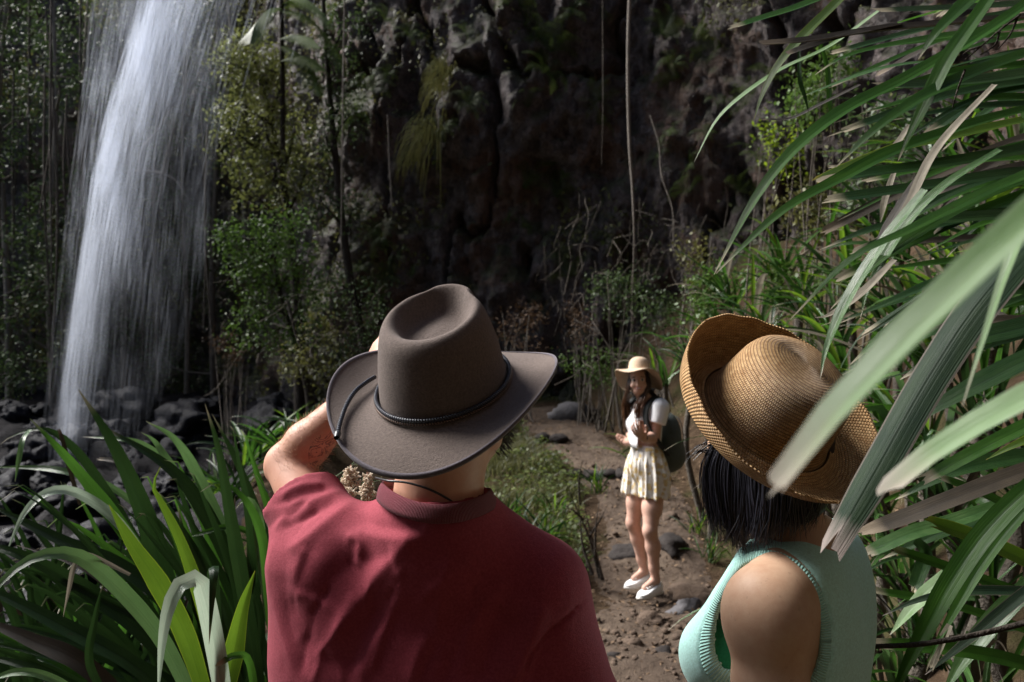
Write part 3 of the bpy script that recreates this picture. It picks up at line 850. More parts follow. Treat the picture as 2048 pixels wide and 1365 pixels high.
for k in range(16):
    px = r.uniform(-100, 330); Y = r.uniform(5.5, 10.5); X0 = (px - 1024) / F_PX * Y
    sc = r.uniform(0.15, 0.4)
    place("boulder", WETM[k % 5], (X0, Y, -0.44 + sc * 0.1), r.uniform(0, 6.3), sc, "wet boulder in the stream seen between the leaves on the left", "boulder", "wet boulders in the stream", (r.normal(0, .3), r.normal(0, .3)))
# rocks of the path
PR = [  # px, py, Y, size, squash, material, label
    (1275, 1098, 6.75, 0.20, (1.2, .7, .55), M_rock_d, "dark pitted rock on the path behind the standing person's legs"),
    (1345, 1085, 6.85, 0.17, (1.2, .7, .5), M_rock_d, "dark rock on the path just right of the standing person's calf"),
    (1400, 1160, 5.95, 0.15, (1.3, .8, .55), M_rock_b, "brown angular stone on the path beside the white shoes"),
    (1372, 1190, 5.75, 0.12, (1.4, .6, .45), M_rock_g, "flat grey stone just right of the nearer white shoe"),
    (1300, 1225, 5.40, 0.09, (1.1, .9, .8), M_rock_b, "earthy step stone under the nearer white shoe"),
    (1430, 1230, 5.35, 0.14, (1, .9, .6), M_rock_b, "pale brown stone at the path's right edge by the mint top"),
    (1340, 1025, 7.6, 0.11, (1, .8, .8), M_rock_b, "small brown stone right of the standing person's knee"),
    (1265, 1290, 4.9, 0.06, (1, .8, .7), M_rock_b, "small clod low on the path near the maroon sleeve"),
    (1330, 1320, 4.75, 0.06, (1, .8, .6), M_rock_d, "small dark clod at the bottom of the path"),
    (1375, 1285, 4.95, 0.05, (1.2, .8, .6), M_rock_b, "small stone low on the path by the mint top"),
    (1225, 1335, 4.65, 0.05, (1, .8, .6), M_rock_d, "dark clod at the very bottom of the path by the sleeve"),
    (1290, 815, 11.5, 0.28, (1.3, .8, .5), M_rock_g, "grey rock on the bank left of the standing person"),
    (1140, 800, 12.6, 0.40, (1.2, .8, .7), M_rock_g, "grey outcrop at the far end of the path"),
]
for k, (px, py, Y, sc, sq, mt, lab) in enumerate(PR):
    p = P(px, py, Y); z = PZ(p.x, Y)
    me = rock_mesh(60 + k, sq, 3, 0.42); me.materials.append(mt)
    o = link("rock", me, None, None, lab, "rock", "rocks along the path"); o.location = (p.x, Y, z - sc * sq[2] * 0.12); o.scale = (sc,) * 3; o.rotation_euler = (0, 0, k * 1.3)
# stone steps across the path
def stone_row(x0, x1, y, n, seed, lab, grp):
    r = rng(seed)
    xs = np.linspace(x0, x1, n + 1)
    for k in range(n):
        me = rock_mesh(seed + k, (1, .7, .62), 3, 0.22); me.materials.append(M_rock_d)
        w = (xs[k + 1] - xs[k]) * 0.56; o = link("step_stone", me, None, None, ("leftmost ", "second ", "third ", "fourth ")[k] + lab, "stone", grp)
        xm = (xs[k] + xs[k + 1]) / 2; o.location = (xm, y + r.normal(0, .03), PZ(xm, y) - 0.01); o.scale = (w, 0.13, 0.11); o.rotation_euler = (r.normal(0, .1), r.normal(0, .08), r.normal(0, .2))
stone_row(P(1135, 0, 8.95).x, P(1262, 0, 8.95).x, 8.95, 4, 90, "dark stone of the nearer step across the path, counted from the left", "stones of the nearer step")
stone_row(P(1070, 0, 11.1).x, P(1135, 0, 11.1).x, 11.1, 2, 99, "dark stone of the farther step across the path, counted from the left", "stones of the farther step")

# leaf litter and pebbles
r = rng(900); n = 5200
Y = r.uniform(4.0, 13, n); X0 = path_x(Y) + r.normal(0, 0.85, n)
z = H(X0, Y) + 0.035 + 0.0
p = np.stack([X0, Y, z + r.uniform(-0.01, 0.02, n)], 1); nn = np.array([0, 0, 1.0]) + r.normal(size=(n, 3)) * 0.35; nn /= np.linalg.norm(nn, axis=1)[:, None]
V, F = leaf_quads(p, nn, r.uniform(0.015, 0.055, n), 0.4, r, 0)
M_litter = foliage_mat("leaf_litter", (0.05, 0.03, 0.018), (0.26, 0.17, 0.10), 0.1, 0.8)
link("leaf_litter", np_mesh("leaf_litter", V, F, smooth=False, tint=np.repeat(r.beta(1.2, 2, n), 4)), M_litter, kind="stuff", label="dry leaf litter strewn over the path", cat="litter")
# crumbled stones and clods trodden into the path
cm = [rock_mesh(300 + k, (1, .85, .7), 1, 0.4) for k in range(4)]
cmv = [(np.array([v.co[:] for v in m.vertices]), np.array([list(p_.vertices) for p_ in m.polygons])) for m in cm]
parts = []
for k in range(520):
    yy = r.uniform(4.2, 9.5) if k % 3 else r.uniform(4.2, 5.6); xx = float(path_x(yy)) + r.normal(0, 0.42)
    V, F = cmv[k % 4]; sc = r.gamma(1.4, 0.0075) + 0.003; a = r.uniform(0, 6.28); R_ = np.array([[math.cos(a), -math.sin(a), 0], [math.sin(a), math.cos(a), 0], [0, 0, 1]])
    parts.append(((V @ R_.T) * sc + np.array([xx, yy, PZ(xx, yy) + sc * 0.2 + 0.006]), F))
V, F = merge_arrays(parts)
link("gravel", np_mesh("gravel", V, F, smooth=False), M_rock_b, kind="stuff", label="crumbled stones and clods on the trodden path", cat="gravel")
# grass and herbs on the bank left of the path
n = 26000; Y = r.uniform(4.6, 12.8, n); off = r.gamma(1.7, 0.40, n); X0 = path_x(Y) - 0.62 - off
dn = fbm(np.stack([X0 * 1.6, Y * 1.6, 0 * X0], -1), 2); kp = dn + r.normal(0, .15, n) > -0.32
X0, Y = X0[kp], Y[kp]; n = len(X0); z = H(X0, Y)
hgt = r.uniform(0.05, 0.22, n); a = r.uniform(0, 6.28, n); b = np.stack([X0, Y, z], 1); lean = np.stack([np.cos(a), np.sin(a), 0 * a], 1) * (hgt * r.uniform(0.2, 0.9, n))[:, None]
s_ = np.stack([-np.sin(a + .8), np.cos(a + .8), 0 * a], 1) * r.uniform(0.003, 0.007, n)[:, None]
mid = b + lean * 0.35 + np.array([0, 0, 1]) * (hgt * 0.65)[:, None]; tip = b + lean + np.array([0, 0, 1]) * (hgt * 0.95)[:, None]
V = np.stack([b - s_, b + s_, mid + s_ * .8, mid - s_ * .8, tip], 1).reshape(-1, 3); k0 = (np.arange(n) * 5)[:, None]
F = np.concatenate([k0 + np.array([[0, 1, 2]]), k0 + np.array([[0, 2, 3]]), k0 + np.array([[3, 2, 4]])])
M_grass = foliage_mat("bank_grass", (0.035, 0.040, 0.014), (0.12, 0.12, 0.045), 0.35, 0.5)
link("grass", np_mesh("grass", V, F, smooth=False, tint=np.repeat(r.random(n), 5)), M_grass, kind="stuff", label="short grass on the bank left of the path", cat="grass")
n = 7000; Y = r.uniform(4.6, 12, n); X0 = path_x(Y) - 0.55 - r.gamma(1.7, 0.4, n)
dn = fbm(np.stack([X0 * 2.2 + 9, Y * 2.2, 0 * X0], -1), 2); kp = dn > -0.05; X0, Y = X0[kp], Y[kp]; n = len(X0)
p = np.stack([X0, Y, H(X0, Y) + r.uniform(0.03, 0.22, n)], 1); nn = np.array([0, -0.2, 1.0]) + r.normal(size=(n, 3)) * 0.35; nn /= np.linalg.norm(nn, axis=1)[:, None]
V, F = leaf_quads(p, nn, r.uniform(0.025, 0.065, n), 0.75, r, 0)
link("ground_cover", np_mesh("ground_cover", V, F, smooth=False, tint=np.repeat(r.beta(1.3, 1.6, n), 4)), M_lf_herb, kind="stuff", label="small round yellow-green herbs on the bank", cat="ground cover")
# bare shrub at the path's left edge
sh = empty("bare_shrub", P(1200, 1155, 6.1), "small bare woody shrub at the left edge of the path", "shrub")
for k, pts in enumerate([[(1205, 1160), (1190, 1100), (1175, 1040), (1165, 980)], [(1200, 1155), (1180, 1080), (1150, 1010), (1130, 960)], [(1190, 1110), (1192, 1050), (1200, 1000)], [(1185, 1150), (1165, 1090), (1160, 1030), (1150, 990)], [(1178, 1075), (1200, 1040), (1215, 1010)], [(1168, 1040), (1145, 1020), (1125, 1010)], [(1180, 1170), (1172, 1140), (1178, 1100)], [(1160, 1010), (1158, 960), (1165, 920)]]):
    tube("stem", [P(x, y, 6.1 + 0.05 * math.sin(k * 2 + i)) - sh.location for i, (x, y) in enumerate(pts)], [0.018 if k in (0, 1, 3) else 0.009, 0.010, 0.004, 0.002], M_bark_dark, sh, 6, 14)
# =================================================================== STRAP-LEAVED PLANTS
def strap_mat(name, dark, lite, tipc, trans=0.3, rough=0.34, edge=None, tip0=0.93, spots=0.0, spec=0.3):
    t = NT(name); u = t.sep(t.uv()); v = t.obj(); rd = t.rand()
    st = t.noise(1.0, 3, 0.6, t.comb(t.math('MULTIPLY', u[0], 26.0), t.math('MULTIPLY', u[1], 1.2), t.math('MULTIPLY', rd, 50.0)))
    lg = t.noise(3.0, 4, 0.6, t.comb(t.math('MULTIPLY', u[0], 0.7), t.math('MULTIPLY', u[1], 3.0), t.math('MULTIPLY', rd, 31.0)))
    c = t.mix(t.math('MULTIPLY_ADD', t.math('SUBTRACT', lg, 0.5), 2.4, 0.5, clamp=True), dark, lite)
    c = t.mix(t.math('MULTIPLY_ADD', t.math('SUBTRACT', st, 0.45), 1.7, 0.0, clamp=True), c, tuple(x * 0.5 for x in dark))
    fine = t.math('SINE', t.math('MULTIPLY', u[0], 120.0))
    c = t.mix(t.math('MULTIPLY_ADD', fine, 0.14, 0.14), c, tuple(x * 0.45 for x in dark))
    mid = t.math('ABSOLUTE', t.math('SUBTRACT', u[0], 0.5))
    c = t.mix(t.math('MULTIPLY', t.math('LESS_THAN', mid, 0.035), 0.45), c, tuple(x * 0.6 for x in dark))
    if edge: c = t.mix(t.math('MULTIPLY', t.math('GREATER_THAN', mid, 0.455), 0.7), c, edge)
    if spots: c = t.mix(t.math('MULTIPLY', t.math('GREATER_THAN', t.noise(60, 2, 0.6, v), 0.70), spots), c, (0.02, 0.012, 0.006))
    tipn = t.math('ADD', u[1], t.math('MULTIPLY', t.math('SUBTRACT', st, 0.5), 0.05))
    tf = t.math('MULTIPLY', t.math('MAXIMUM', t.math('SUBTRACT', tipn, tip0), 0.0), 22.0, clamp=True)
    c = t.mix(tf, c, tipc)
    hsv = t.n("ShaderNodeHueSaturation"); t.l(c, hsv.inputs["Color"])
    t.l(t.math('MULTIPLY_ADD', rd, 0.5, 0.75), hsv.inputs["Value"])
    c = hsv.outputs[0]
    n = t.bump(st, 0.35, 0.004)
    s = t.pbsdf(c, rough, spec, n)
    g = t.mix(0.55, c, tuple(min(1, x * 1.9) for x in lite))
    return t.done(t.mixsh(trans, s, t.transl(g)))
BEIGE = (0.27, 0.235, 0.17)
ST = {
    'green': strap_mat("leaf_green", (0.014, 0.046, 0.006), (0.034, 0.090, 0.011), BEIGE, 0.42, spec=0.14, spots=0.3),
    'dark': strap_mat("leaf_dark_green", (0.007, 0.022, 0.006), (0.018, 0.042, 0.010), BEIGE, 0.22, spots=0.4, spec=0.15),
    'lime': strap_mat("leaf_backlit", (0.036, 0.082, 0.007), (0.075, 0.135, 0.010), (0.35, 0.24, 0.04), 0.55, 0.4, edge=(0.22, 0.26, 0.02), tip0=0.97, spots=0.3),  # yellow-green base colours in the light coming through the blade
    'pale': strap_mat("leaf_bluish_sheen", (0.034, 0.088, 0.022), (0.085, 0.160, 0.052), BEIGE, 0.25, 0.26, spec=0.45),  # lighter base tone stands in for a bluish sheen
    'white_sheen': strap_mat("leaf_white_sheen", (0.17, 0.25, 0.165), (0.32, 0.40, 0.30), BEIGE, 0.3, 0.22, tip0=0.97, spec=0.6),  # whitish sheen painted into the base colour
    'glossy': strap_mat("leaf_pale_glossy", (0.14, 0.27, 0.085), (0.40, 0.52, 0.34), (0.46, 0.40, 0.34), 0.45, 0.28, tip0=0.955),
    'aged': strap_mat("leaf_aged_dark", (0.007, 0.017, 0.009), (0.016, 0.030, 0.013), (0.17, 0.14, 0.125), 0.08, 0.5, edge=(0.10, 0.08, 0.07), tip0=0.95, spec=0.10),
    'dry': strap_mat("leaf_dry", (0.11, 0.095, 0.066), (0.25, 0.22, 0.165), BEIGE, 0.25, 0.6),
    'brown': strap_mat("leaf_brown", (0.016, 0.012, 0.007), (0.038, 0.028, 0.017), (0.15, 0.118, 0.082), 0.12, 0.6),
}
def leaf_mesh(C, width, prof='point', fold=0.25, hint=(0, -0.45, 0.9), roll=0.0, n=None, wave=0.0, seed=0):
    """a strap leaf: channelled blade of five strips following the curve C, uv along and across"""
    C = np.asarray([tuple(q) for q in C], float)
    if n: C = resample(C, n)
    n = len(C); t = np.linspace(0, 1, n); r = rng(seed)
    T, S, N = frames(C, hint)
    if roll:
        a = roll * t if np.isscalar(roll) else np.interp(t, np.linspace(0, 1, len(roll)), roll)
        S, N = S * np.cos(a)[:, None] + N * np.sin(a)[:, None], N * np.cos(a)[:, None] - S * np.sin(a)[:, None]
    w = np.interp(t, [0, 0.15, 0.45, 0.75, 1.0], [0.62, 0.82, 1.0, 0.92, 0.55])
    if prof == 'point': w = w * np.clip((1 - t) / 0.34, 0, 1) ** 0.72 + 0.02
    elif prof == 'lance': w = np.interp(t, [0, .3, .6, .85, 1], [.6, .95, 1, .5, .03])
    else: w = np.interp(t, [0, 0.2, 0.5, 0.9, 1.0], [0.7, 0.9, 1.0, 0.86, 0.62])
    w = w * width * 0.5
    us = np.array([-1, -0.55, -0.05, 0.05, 0.55, 1.0]); V = []; UV = []
    for u in us:
        lift = (abs(u) - 0.05) * fold + (wave * np.sin(t * 19 + u * 2 + seed) * abs(u) if wave else 0)
        q = C + S * (u * w)[:, None] + N * (lift * w)[:, None]
        if prof == 'cut': q[-1] += T[-1] * r.uniform(-0.35, 0.45) * width; q[-2] += T[-2] * r.uniform(-0.1, 0.1) * width * 0.5
        V.append(q); UV.append(np.stack([np.full(n, (u + 1) / 2), t], 1))
    V = np.stack(V, 1).reshape(-1, 3); UV = np.stack(UV, 1).reshape(-1, 2)
    return np_mesh("leaf", V, grid_faces(n, 6), uv=UV)
def plant(label, loc, group=None, name="strap_leaf_plant"):
    return empty(name, loc, label, "plant", group)
def hero(pl, kind, pts, wpx, prof='point', fold=0.25, roll=0.0, hint=(0, -0.45, 0.9), n=22, wave=0.0, seed=0):
    """pts: (px, py, Y); wpx: pixel width at the middle of the blade"""
    wpx = wpx * (0.72 if pl.location.x < 0 else 0.84)
    Wd = [P(*q) for q in pts]; Ym = pts[len(pts) // 2][2]
    me = leaf_mesh([q - pl.location for q in Wd], wpx / F_PX * Ym, prof, fold, hint, roll, n, wave, seed)
    return link("leaf", me, ST[kind], pl)

# ------------------------------------------------------------------ left foreground clump
pl = plant("large strap-leaved plant with arching leaves, lower left beside the maroon shirt", (-0.75, 2.15, 0.35))
B = [
    ('dark', [(420, 1560, 2.3), (350, 1260, 2.2), (300, 1060, 2.15), (232, 900, 2.1), (157, 780, 2.1)], 62, 'lance', 0),
    ('green', [(540, 1500, 2.2), (492, 1210, 2.1), (462, 1040, 2.05), (437, 900, 2.0), (410, 808, 2.0)], 40, 'lance', 0),
    ('dark', [(620, 1450, 2.4), (545, 1140, 2.3), (500, 990, 2.3), (462, 900, 2.3), (424, 828, 2.3)], 34, 'lance', 0),
    ('lime', [(470, 1500, 1.95), (415, 1250, 1.9), (368, 1100, 1.9), (328, 1015, 1.9), (307, 974, 1.9), (321, 934, 1.9)], 36, 'lance', 0),
    ('lime', [(420, 1420, 1.8), (370, 1270, 1.8), (318, 1170, 1.8), (262, 1085, 1.8), (218, 1010, 1.8)], 56, 'lance', 0),
    ('lime', [(420, 1500, 1.8), (445, 1400, 1.75), (465, 1320, 1.75), (485, 1220, 1.75), (510, 1142, 1.75)], 56, 'lance', 0),
    ('white_sheen', [(470, 1560, 1.75), (440, 1350, 1.68), (412, 1205, 1.62), (394, 1160, 1.60), (362, 1168, 1.58), (338, 1215, 1.56), (324, 1290, 1.55), (316, 1390, 1.55)], 54, 'point', 0),
    ('green', [(445, 1500, 1.72), (436, 1330, 1.68), (426, 1150, 1.66), (428, 1143, 1.62), (424, 1200, 1.60), (418, 1290, 1.6)], 34, 'point', 0),
    ('pale', [(420, 1480, 1.9), (330, 1290, 1.85), (230, 1170, 1.8), (150, 1112, 1.75), (70, 1116, 1.7), (0, 1168, 1.65), (-60, 1260, 1.6)], 46, 'point', 0),
    ('white_sheen', [(330, 1180, 2.3), (240, 1050, 2.25), (160, 990, 2.2), (100, 984, 2.15), (50, 1025, 2.1), (12, 1108, 2.05)], 30, 'point', 0),
    ('pale', [(330, 1060, 2.5), (230, 980, 2.45), (140, 946, 2.4), (60, 936, 2.4), (-40, 936, 2.35)], 20, 'point', 0),
    ('pale', [(470, 1100, 2.4), (400, 960, 2.4), (350, 880, 2.35), (292, 843, 2.3)], 30, 'lance', 0),
    ('pale', [(430, 1090, 2.5), (360, 960, 2.5), (300, 900, 2.45), (250, 880, 2.4), (165, 874, 2.4)], 24, 'lance', 0),
    ('pale', [(420, 1050, 2.45), (340, 930, 2.4), (310, 885, 2.4), (282, 865, 2.35)], 24, 'lance', 0),
    ('green', [(400, 1300, 2.3), (260, 1080, 2.3), (170, 960, 2.25), (110, 890, 2.2), (60, 838, 2.2)], 40, 'lance', 0),
    ('green', [(330, 1180, 2.4), (230, 1010, 2.4), (150, 900, 2.35), (90, 860, 2.3), (30, 870, 2.3), (0, 890, 2.3)], 26, 'point', 0),
    ('pale', [(60, 860, 2.2), (46, 880, 2.15), (38, 920, 2.12), (30, 965, 2.1)], 14, 'point', 0),
    ('dark', [(560, 1400, 2.3), (470, 1150, 2.3), (400, 1010, 2.3), (330, 930, 2.3), (200, 850, 2.3)], 44, 'lance', 0),
    ('dark', [(480, 1420, 2.1), (360, 1230, 2.1), (250, 1140, 2.1), (120, 1080, 2.1), (-40, 1000, 2.1)], 44, 'lance', 0),
    ('dark', [(450, 1460, 2.0), (300, 1280, 2.0), (170, 1180, 2.0), (40, 1110, 1.95), (-80, 1080, 1.95)], 46, 'lance', 0),
    ('dark', [(430, 1480, 1.9), (280, 1340, 1.9), (140, 1260, 1.9), (0, 1190, 1.9), (-90, 1160, 1.9)], 44, 'lance', 0),
    ('dark', [(520, 1500, 2.0), (450, 1290, 2.0), (400, 1150, 2.0), (370, 1080, 2.0), (356, 1012, 2.0)], 34, 'lance', 0),
    ('green', [(560, 1400, 2.15), (540, 1220, 2.15), (525, 1080, 2.12), (490, 1000, 2.1), (440, 965, 2.1), (400, 985, 2.05)], 28, 'point', 0),
    ('pale', [(540, 1250, 2.2), (522, 1090, 2.2), (508, 1010, 2.15), (488, 1000, 2.12), (470, 1020, 2.1)], 34, 'point', 0),
    ('green', [(560, 1160, 2.3), (520, 1080, 2.3), (460, 1055, 2.25), (400, 1068, 2.2), (350, 1080, 2.2)], 18, 'point', 0),
    ('dry', [(260, 1150, 1.8), (175, 1110, 1.78), (150, 1130, 1.76), (138, 1180, 1.75), (126, 1235, 1.75)], 14, 'point', 0),
    ('brown', [(300, 1260, 1.95), (200, 1160, 1.95), (130, 1120, 1.95), (30, 1090, 1.95)], 16, 'point', 0),
    ('brown', [(320, 1060, 2.2), (260, 960, 2.2), (235, 925, 2.2), (197, 918, 2.2)], 16, 'cut', 0),
    ('brown', [(160, 1010, 2.3), (140, 940, 2.3), (128, 890, 2.3), (118, 860, 2.3)], 12, 'cut', 0),
    ('green', [(230, 1420, 1.8), (180, 1330, 1.8), (190, 1240, 1.8), (205, 1170, 1.8)], 22, 'lance', 0),
    ('dark', [(300, 1500, 1.7), (160, 1390, 1.7), (40, 1330, 1.7), (-60, 1310, 1.7)], 30, 'lance', 0),
    ('pale', [(200, 1420, 1.7), (110, 1360, 1.68), (30, 1345, 1.66), (-60, 1380, 1.65)], 22, 'point', 0),
    ('green', [(520, 1480, 1.7), (500, 1330, 1.7), (470, 1312, 1.68), (437, 1330, 1.66)], 22, 'cut', 0),
    ('brown', [(330, 1500, 1.9), (180, 1340, 1.9), (60, 1280, 1.9), (-60, 1230, 1.9)], 50, 'lance', 0),
]
for k, (kd, pts, w, pf, rl) in enumerate(B):
    hero(pl, 'dark' if kd == 'green' and k % 2 else kd, pts, w, pf, 0.28, rl, seed=k, n=26, hint=(0.25, -0.75, 0.6))
r = rng(77)
for k in range(70):
    bx_, by_ = r.uniform(330, 520), r.uniform(1420, 1560); a = r.uniform(0.15, 1.75); L_ = r.uniform(380, 640); Y_ = r.uniform(2.0, 2.7)
    ex, ey = bx_ - math.cos(a) * L_ * 1.05, by_ - math.sin(a) * L_
    if ex < -150: continue
    mx, my = (bx_ + ex) / 2 + 0.10 * L_ * math.sin(a), (by_ + ey) / 2 - 0.10 * L_ * math.cos(a)
    dr_ = r.uniform(0, 60)
    hero(pl, ('dark', 'dark', 'dark', 'green')[k % 4], [(bx_, by_, Y_), (mx + 20, my + 30, Y_), (ex * .8 + mx * .2, ey * .8 + my * .2, Y_ - .05), (ex - 10, ey + dr_, Y_ - .1)], r.uniform(16, 32), 'lance', 0.3, seed=500 + k, n=18, hint=(0.25, -0.75, 0.6), roll=r.normal(0, .5))
for k in range(90):
    bx_, by_ = r.uniform(-60, 330), r.uniform(1400, 1520); a = r.uniform(0.5, 2.3); L_ = r.uniform(260, 560); Y_ = r.uniform(2.2, 3.4)
    ex, ey = bx_ - math.cos(a) * L_ * 0.9, by_ - math.sin(a) * L_
    mx, my = (bx_ + ex) / 2 + 0.08 * L_ * math.sin(a), (by_ + ey) / 2 - 0.12 * L_
    hero(pl, ('dark', 'dark', 'green', 'dark', 'dark', 'brown')[k % 6], [(bx_, by_, Y_), (mx, my + 20, Y_), (ex * .8 + mx * .2, ey * .8 + my * .2, Y_), (ex - 12, ey + r.uniform(0, 70), Y_ - .05)], r.uniform(13, 27), 'lance', 0.3, seed=800 + k, n=14, hint=(0.25, -0.75, 0.6), roll=r.normal(0, .6))
# generic leaves
def arch_leaf(L, el, bend, tw, seed, n=16, kink=None):
    """centreline growing along +x: starts at elevation el and bows over by bend"""
    t = np.linspace(0, 1, n); e = el - bend * t ** 1.6
    if kink: e = e - np.where(t > kink[0], kink[1], 0)
    d = np.stack([np.cos(e), tw * t, np.sin(e)], 1); d /= np.linalg.norm(d, axis=1)[:, None]
    return np.vstack([[0, 0, 0], np.cumsum(d[:-1], axis=0) * L / (n - 1)])
def leaf_set(L, W, seed, m=9, el=(0.7, 1.35), bend=(0.6, 1.9)):
    r = rng(seed); out = []
    for k in range(m):
        ki = (r.uniform(0.45, 0.75), r.uniform(0.7, 1.4)) if r.random() < 0.3 else None
        C = arch_leaf(L * r.uniform(0.75, 1.15), r.uniform(*el), r.uniform(*bend), r.normal(0, .15), k, 18, ki)
        out.append(leaf_mesh(C, W * r.uniform(0.7, 1.15), 'point' if r.random() < .7 else 'lance', 0.3, (0, 0, 1), r.normal(0, .7), wave=0.03, seed=k))
    return out
class LeafBank:
    def __init__(self, L, W, seed, **kw):
        self.base = leaf_set(L, W, seed, **kw); self.cache = {}
    def get(self, i, kind):
        if (i, kind) not in self.cache:
            m = self.base[i].copy(); m.materials.clear(); m.materials.append(ST[kind]); self.cache[(i, kind)] = m
        return self.cache[(i, kind)]
def clump(label, loc, n, bank, kinds, seed, sc=1.0, group=None, lean=None, name="strap_leaf_plant"):
    r = rng(seed); root = plant(label, loc, group, name); m = len(bank.base)
    for k in range(n):
        az = r.uniform(0, 2 * math.pi)
        if lean is not None and r.random() < 0.75: az = lean + r.normal(0, 0.8)
        o = link("leaf", bank.get(int(r.integers(0, m)), kinds[int(r.integers(0, len(kinds)))]), None, root)
        o.location = (r.normal(0, .04) * sc, r.normal(0, .04) * sc, 0)
        o.rotation_euler = (r.normal(0, .15), r.normal(0, .18), az); q = sc * r.uniform(0.7, 1.1); o.scale = (q, q, q)
    return root
BIG = LeafBank(1.35, 0.036, 1); MID = LeafBank(0.85, 0.036, 2); SML = LeafBank(0.45, 0.018, 3, el=(0.9, 1.45), bend=(0.3, 1.3))
DK = ['dark', 'dark', 'dark', 'green']
# fill behind and below the left heroes
clump("dark strap-leaved plant at the far left edge", (-1.95, 3.0, 0.05), 60, BIG, DK + ['dark', 'pale'], 10, 0.95)
clump("dark strap-leaved plant behind the maroon shirt's left side", (-1.15, 3.1, 0.15), 60, BIG, DK, 11, 0.85)
clump("dark strap-leaved plant in the bottom left corner", (-1.35, 2.5, 0.15), 60, BIG, DK, 12, 0.75)
clump("strap-leaved plant close behind the person in maroon", (-0.75, 2.9, 0.05), 50, BIG, DK, 13, 0.85)

# ------------------------------------------------------------------ right foreground: leaves leaning in from the bank
p1_ = plant("near strap-leaved plant with big blurred pale leaves hanging over the straw hat", (1.15, 0.85, 1.15))
N1 = [
    ('glossy', [(2720, 300, 0.86), (2560, 200, 0.55), (2330, 220, 0.36), (2180, 330, 0.31), (1990, 500, 0.30), (1830, 655, 0.30), (1700, 790, 0.30), (1610, 890, 0.31), (1548, 978, 0.32)], 112, 'cut', 0.30),
    ('aged', [(2330, 300, 0.95), (2120, 430, 0.92), (1970, 585, 0.90), (1860, 745, 0.90), (1760, 920, 0.90), (1668, 1082, 0.90)], 100, 'cut', -0.35),
    ('glossy', [(2720, 560, 0.86), (2520, 610, 0.6), (2400, 650, 0.48), (2230, 720, 0.46), (2080, 780, 0.46), (1950, 850, 0.47), (1850, 915, 0.48), (1778, 975, 0.48)], 84, 'cut', 0.2),
    ('glossy', [(2640, 200, 0.86), (2380, 120, 0.66), (2240, 200, 0.57), (2120, 330, 0.55), (2035, 480, 0.54), (1985, 620, 0.54), (1950, 730, 0.54), (1925, 812, 0.54)], 54, 'lance', 0.25),
    ('green', [(2300, 80, 1.05), (2130, 300, 1.0), (1960, 390, 0.98), (1820, 460, 0.96), (1700, 520, 0.95), (1580, 640, 0.95)], 40, 'lance', 0.2),
    ('green', [(2200, 470, 0.95), (2060, 520, 0.95), (1900, 580, 0.95), (1790, 650, 0.95), (1700, 730, 0.95)], 46, 'lance', 0.2),
    ('pale', [(1850, 380, 1.0), (1770, 480, 1.0), (1700, 590, 1.0), (1655, 690, 1.0), (1640, 760, 1.0)], 30, 'point', 0.3),
    ('dry', [(1990, 170, 1.1), (1905, 260, 1.1), (1860, 320, 1.1), (1810, 420, 1.1), (1740, 520, 1.1)], 24, 'lance', 0.3),
    ('brown', [(1840, 350, 1.12), (1790, 430, 1.12), (1760, 480, 1.12), (1740, 520, 1.12)], 24, 'lance', 0.3),
    ('dry', [(1790, 520, 1.2), (1720, 590, 1.2), (1660, 630, 1.2), (1630, 636, 1.2)], 24, 'lance', 0.3),
    ('dark', [(2300, 640, 1.0), (2100, 700, 1.0), (1900, 800, 1.0), (1780, 870, 1.0)], 60, 'lance', 0.2),
    ('dark', [(2300, 560, 1.1), (2100, 640, 1.1), (1920, 690, 1.1), (1800, 760, 1.1)], 66, 'lance', 0.2),
]
for k, (kd, pts, w, pf, fo) in enumerate(N1):
    hero(p1_, kd, pts, w, pf, fo, seed=30 + k, n=28, hint=(-0.45, -0.55, 0.7))
p2_ = plant("tall strap-leaved plant with long leaves reaching in at the upper right", (1.35, 1.9, 1.55))
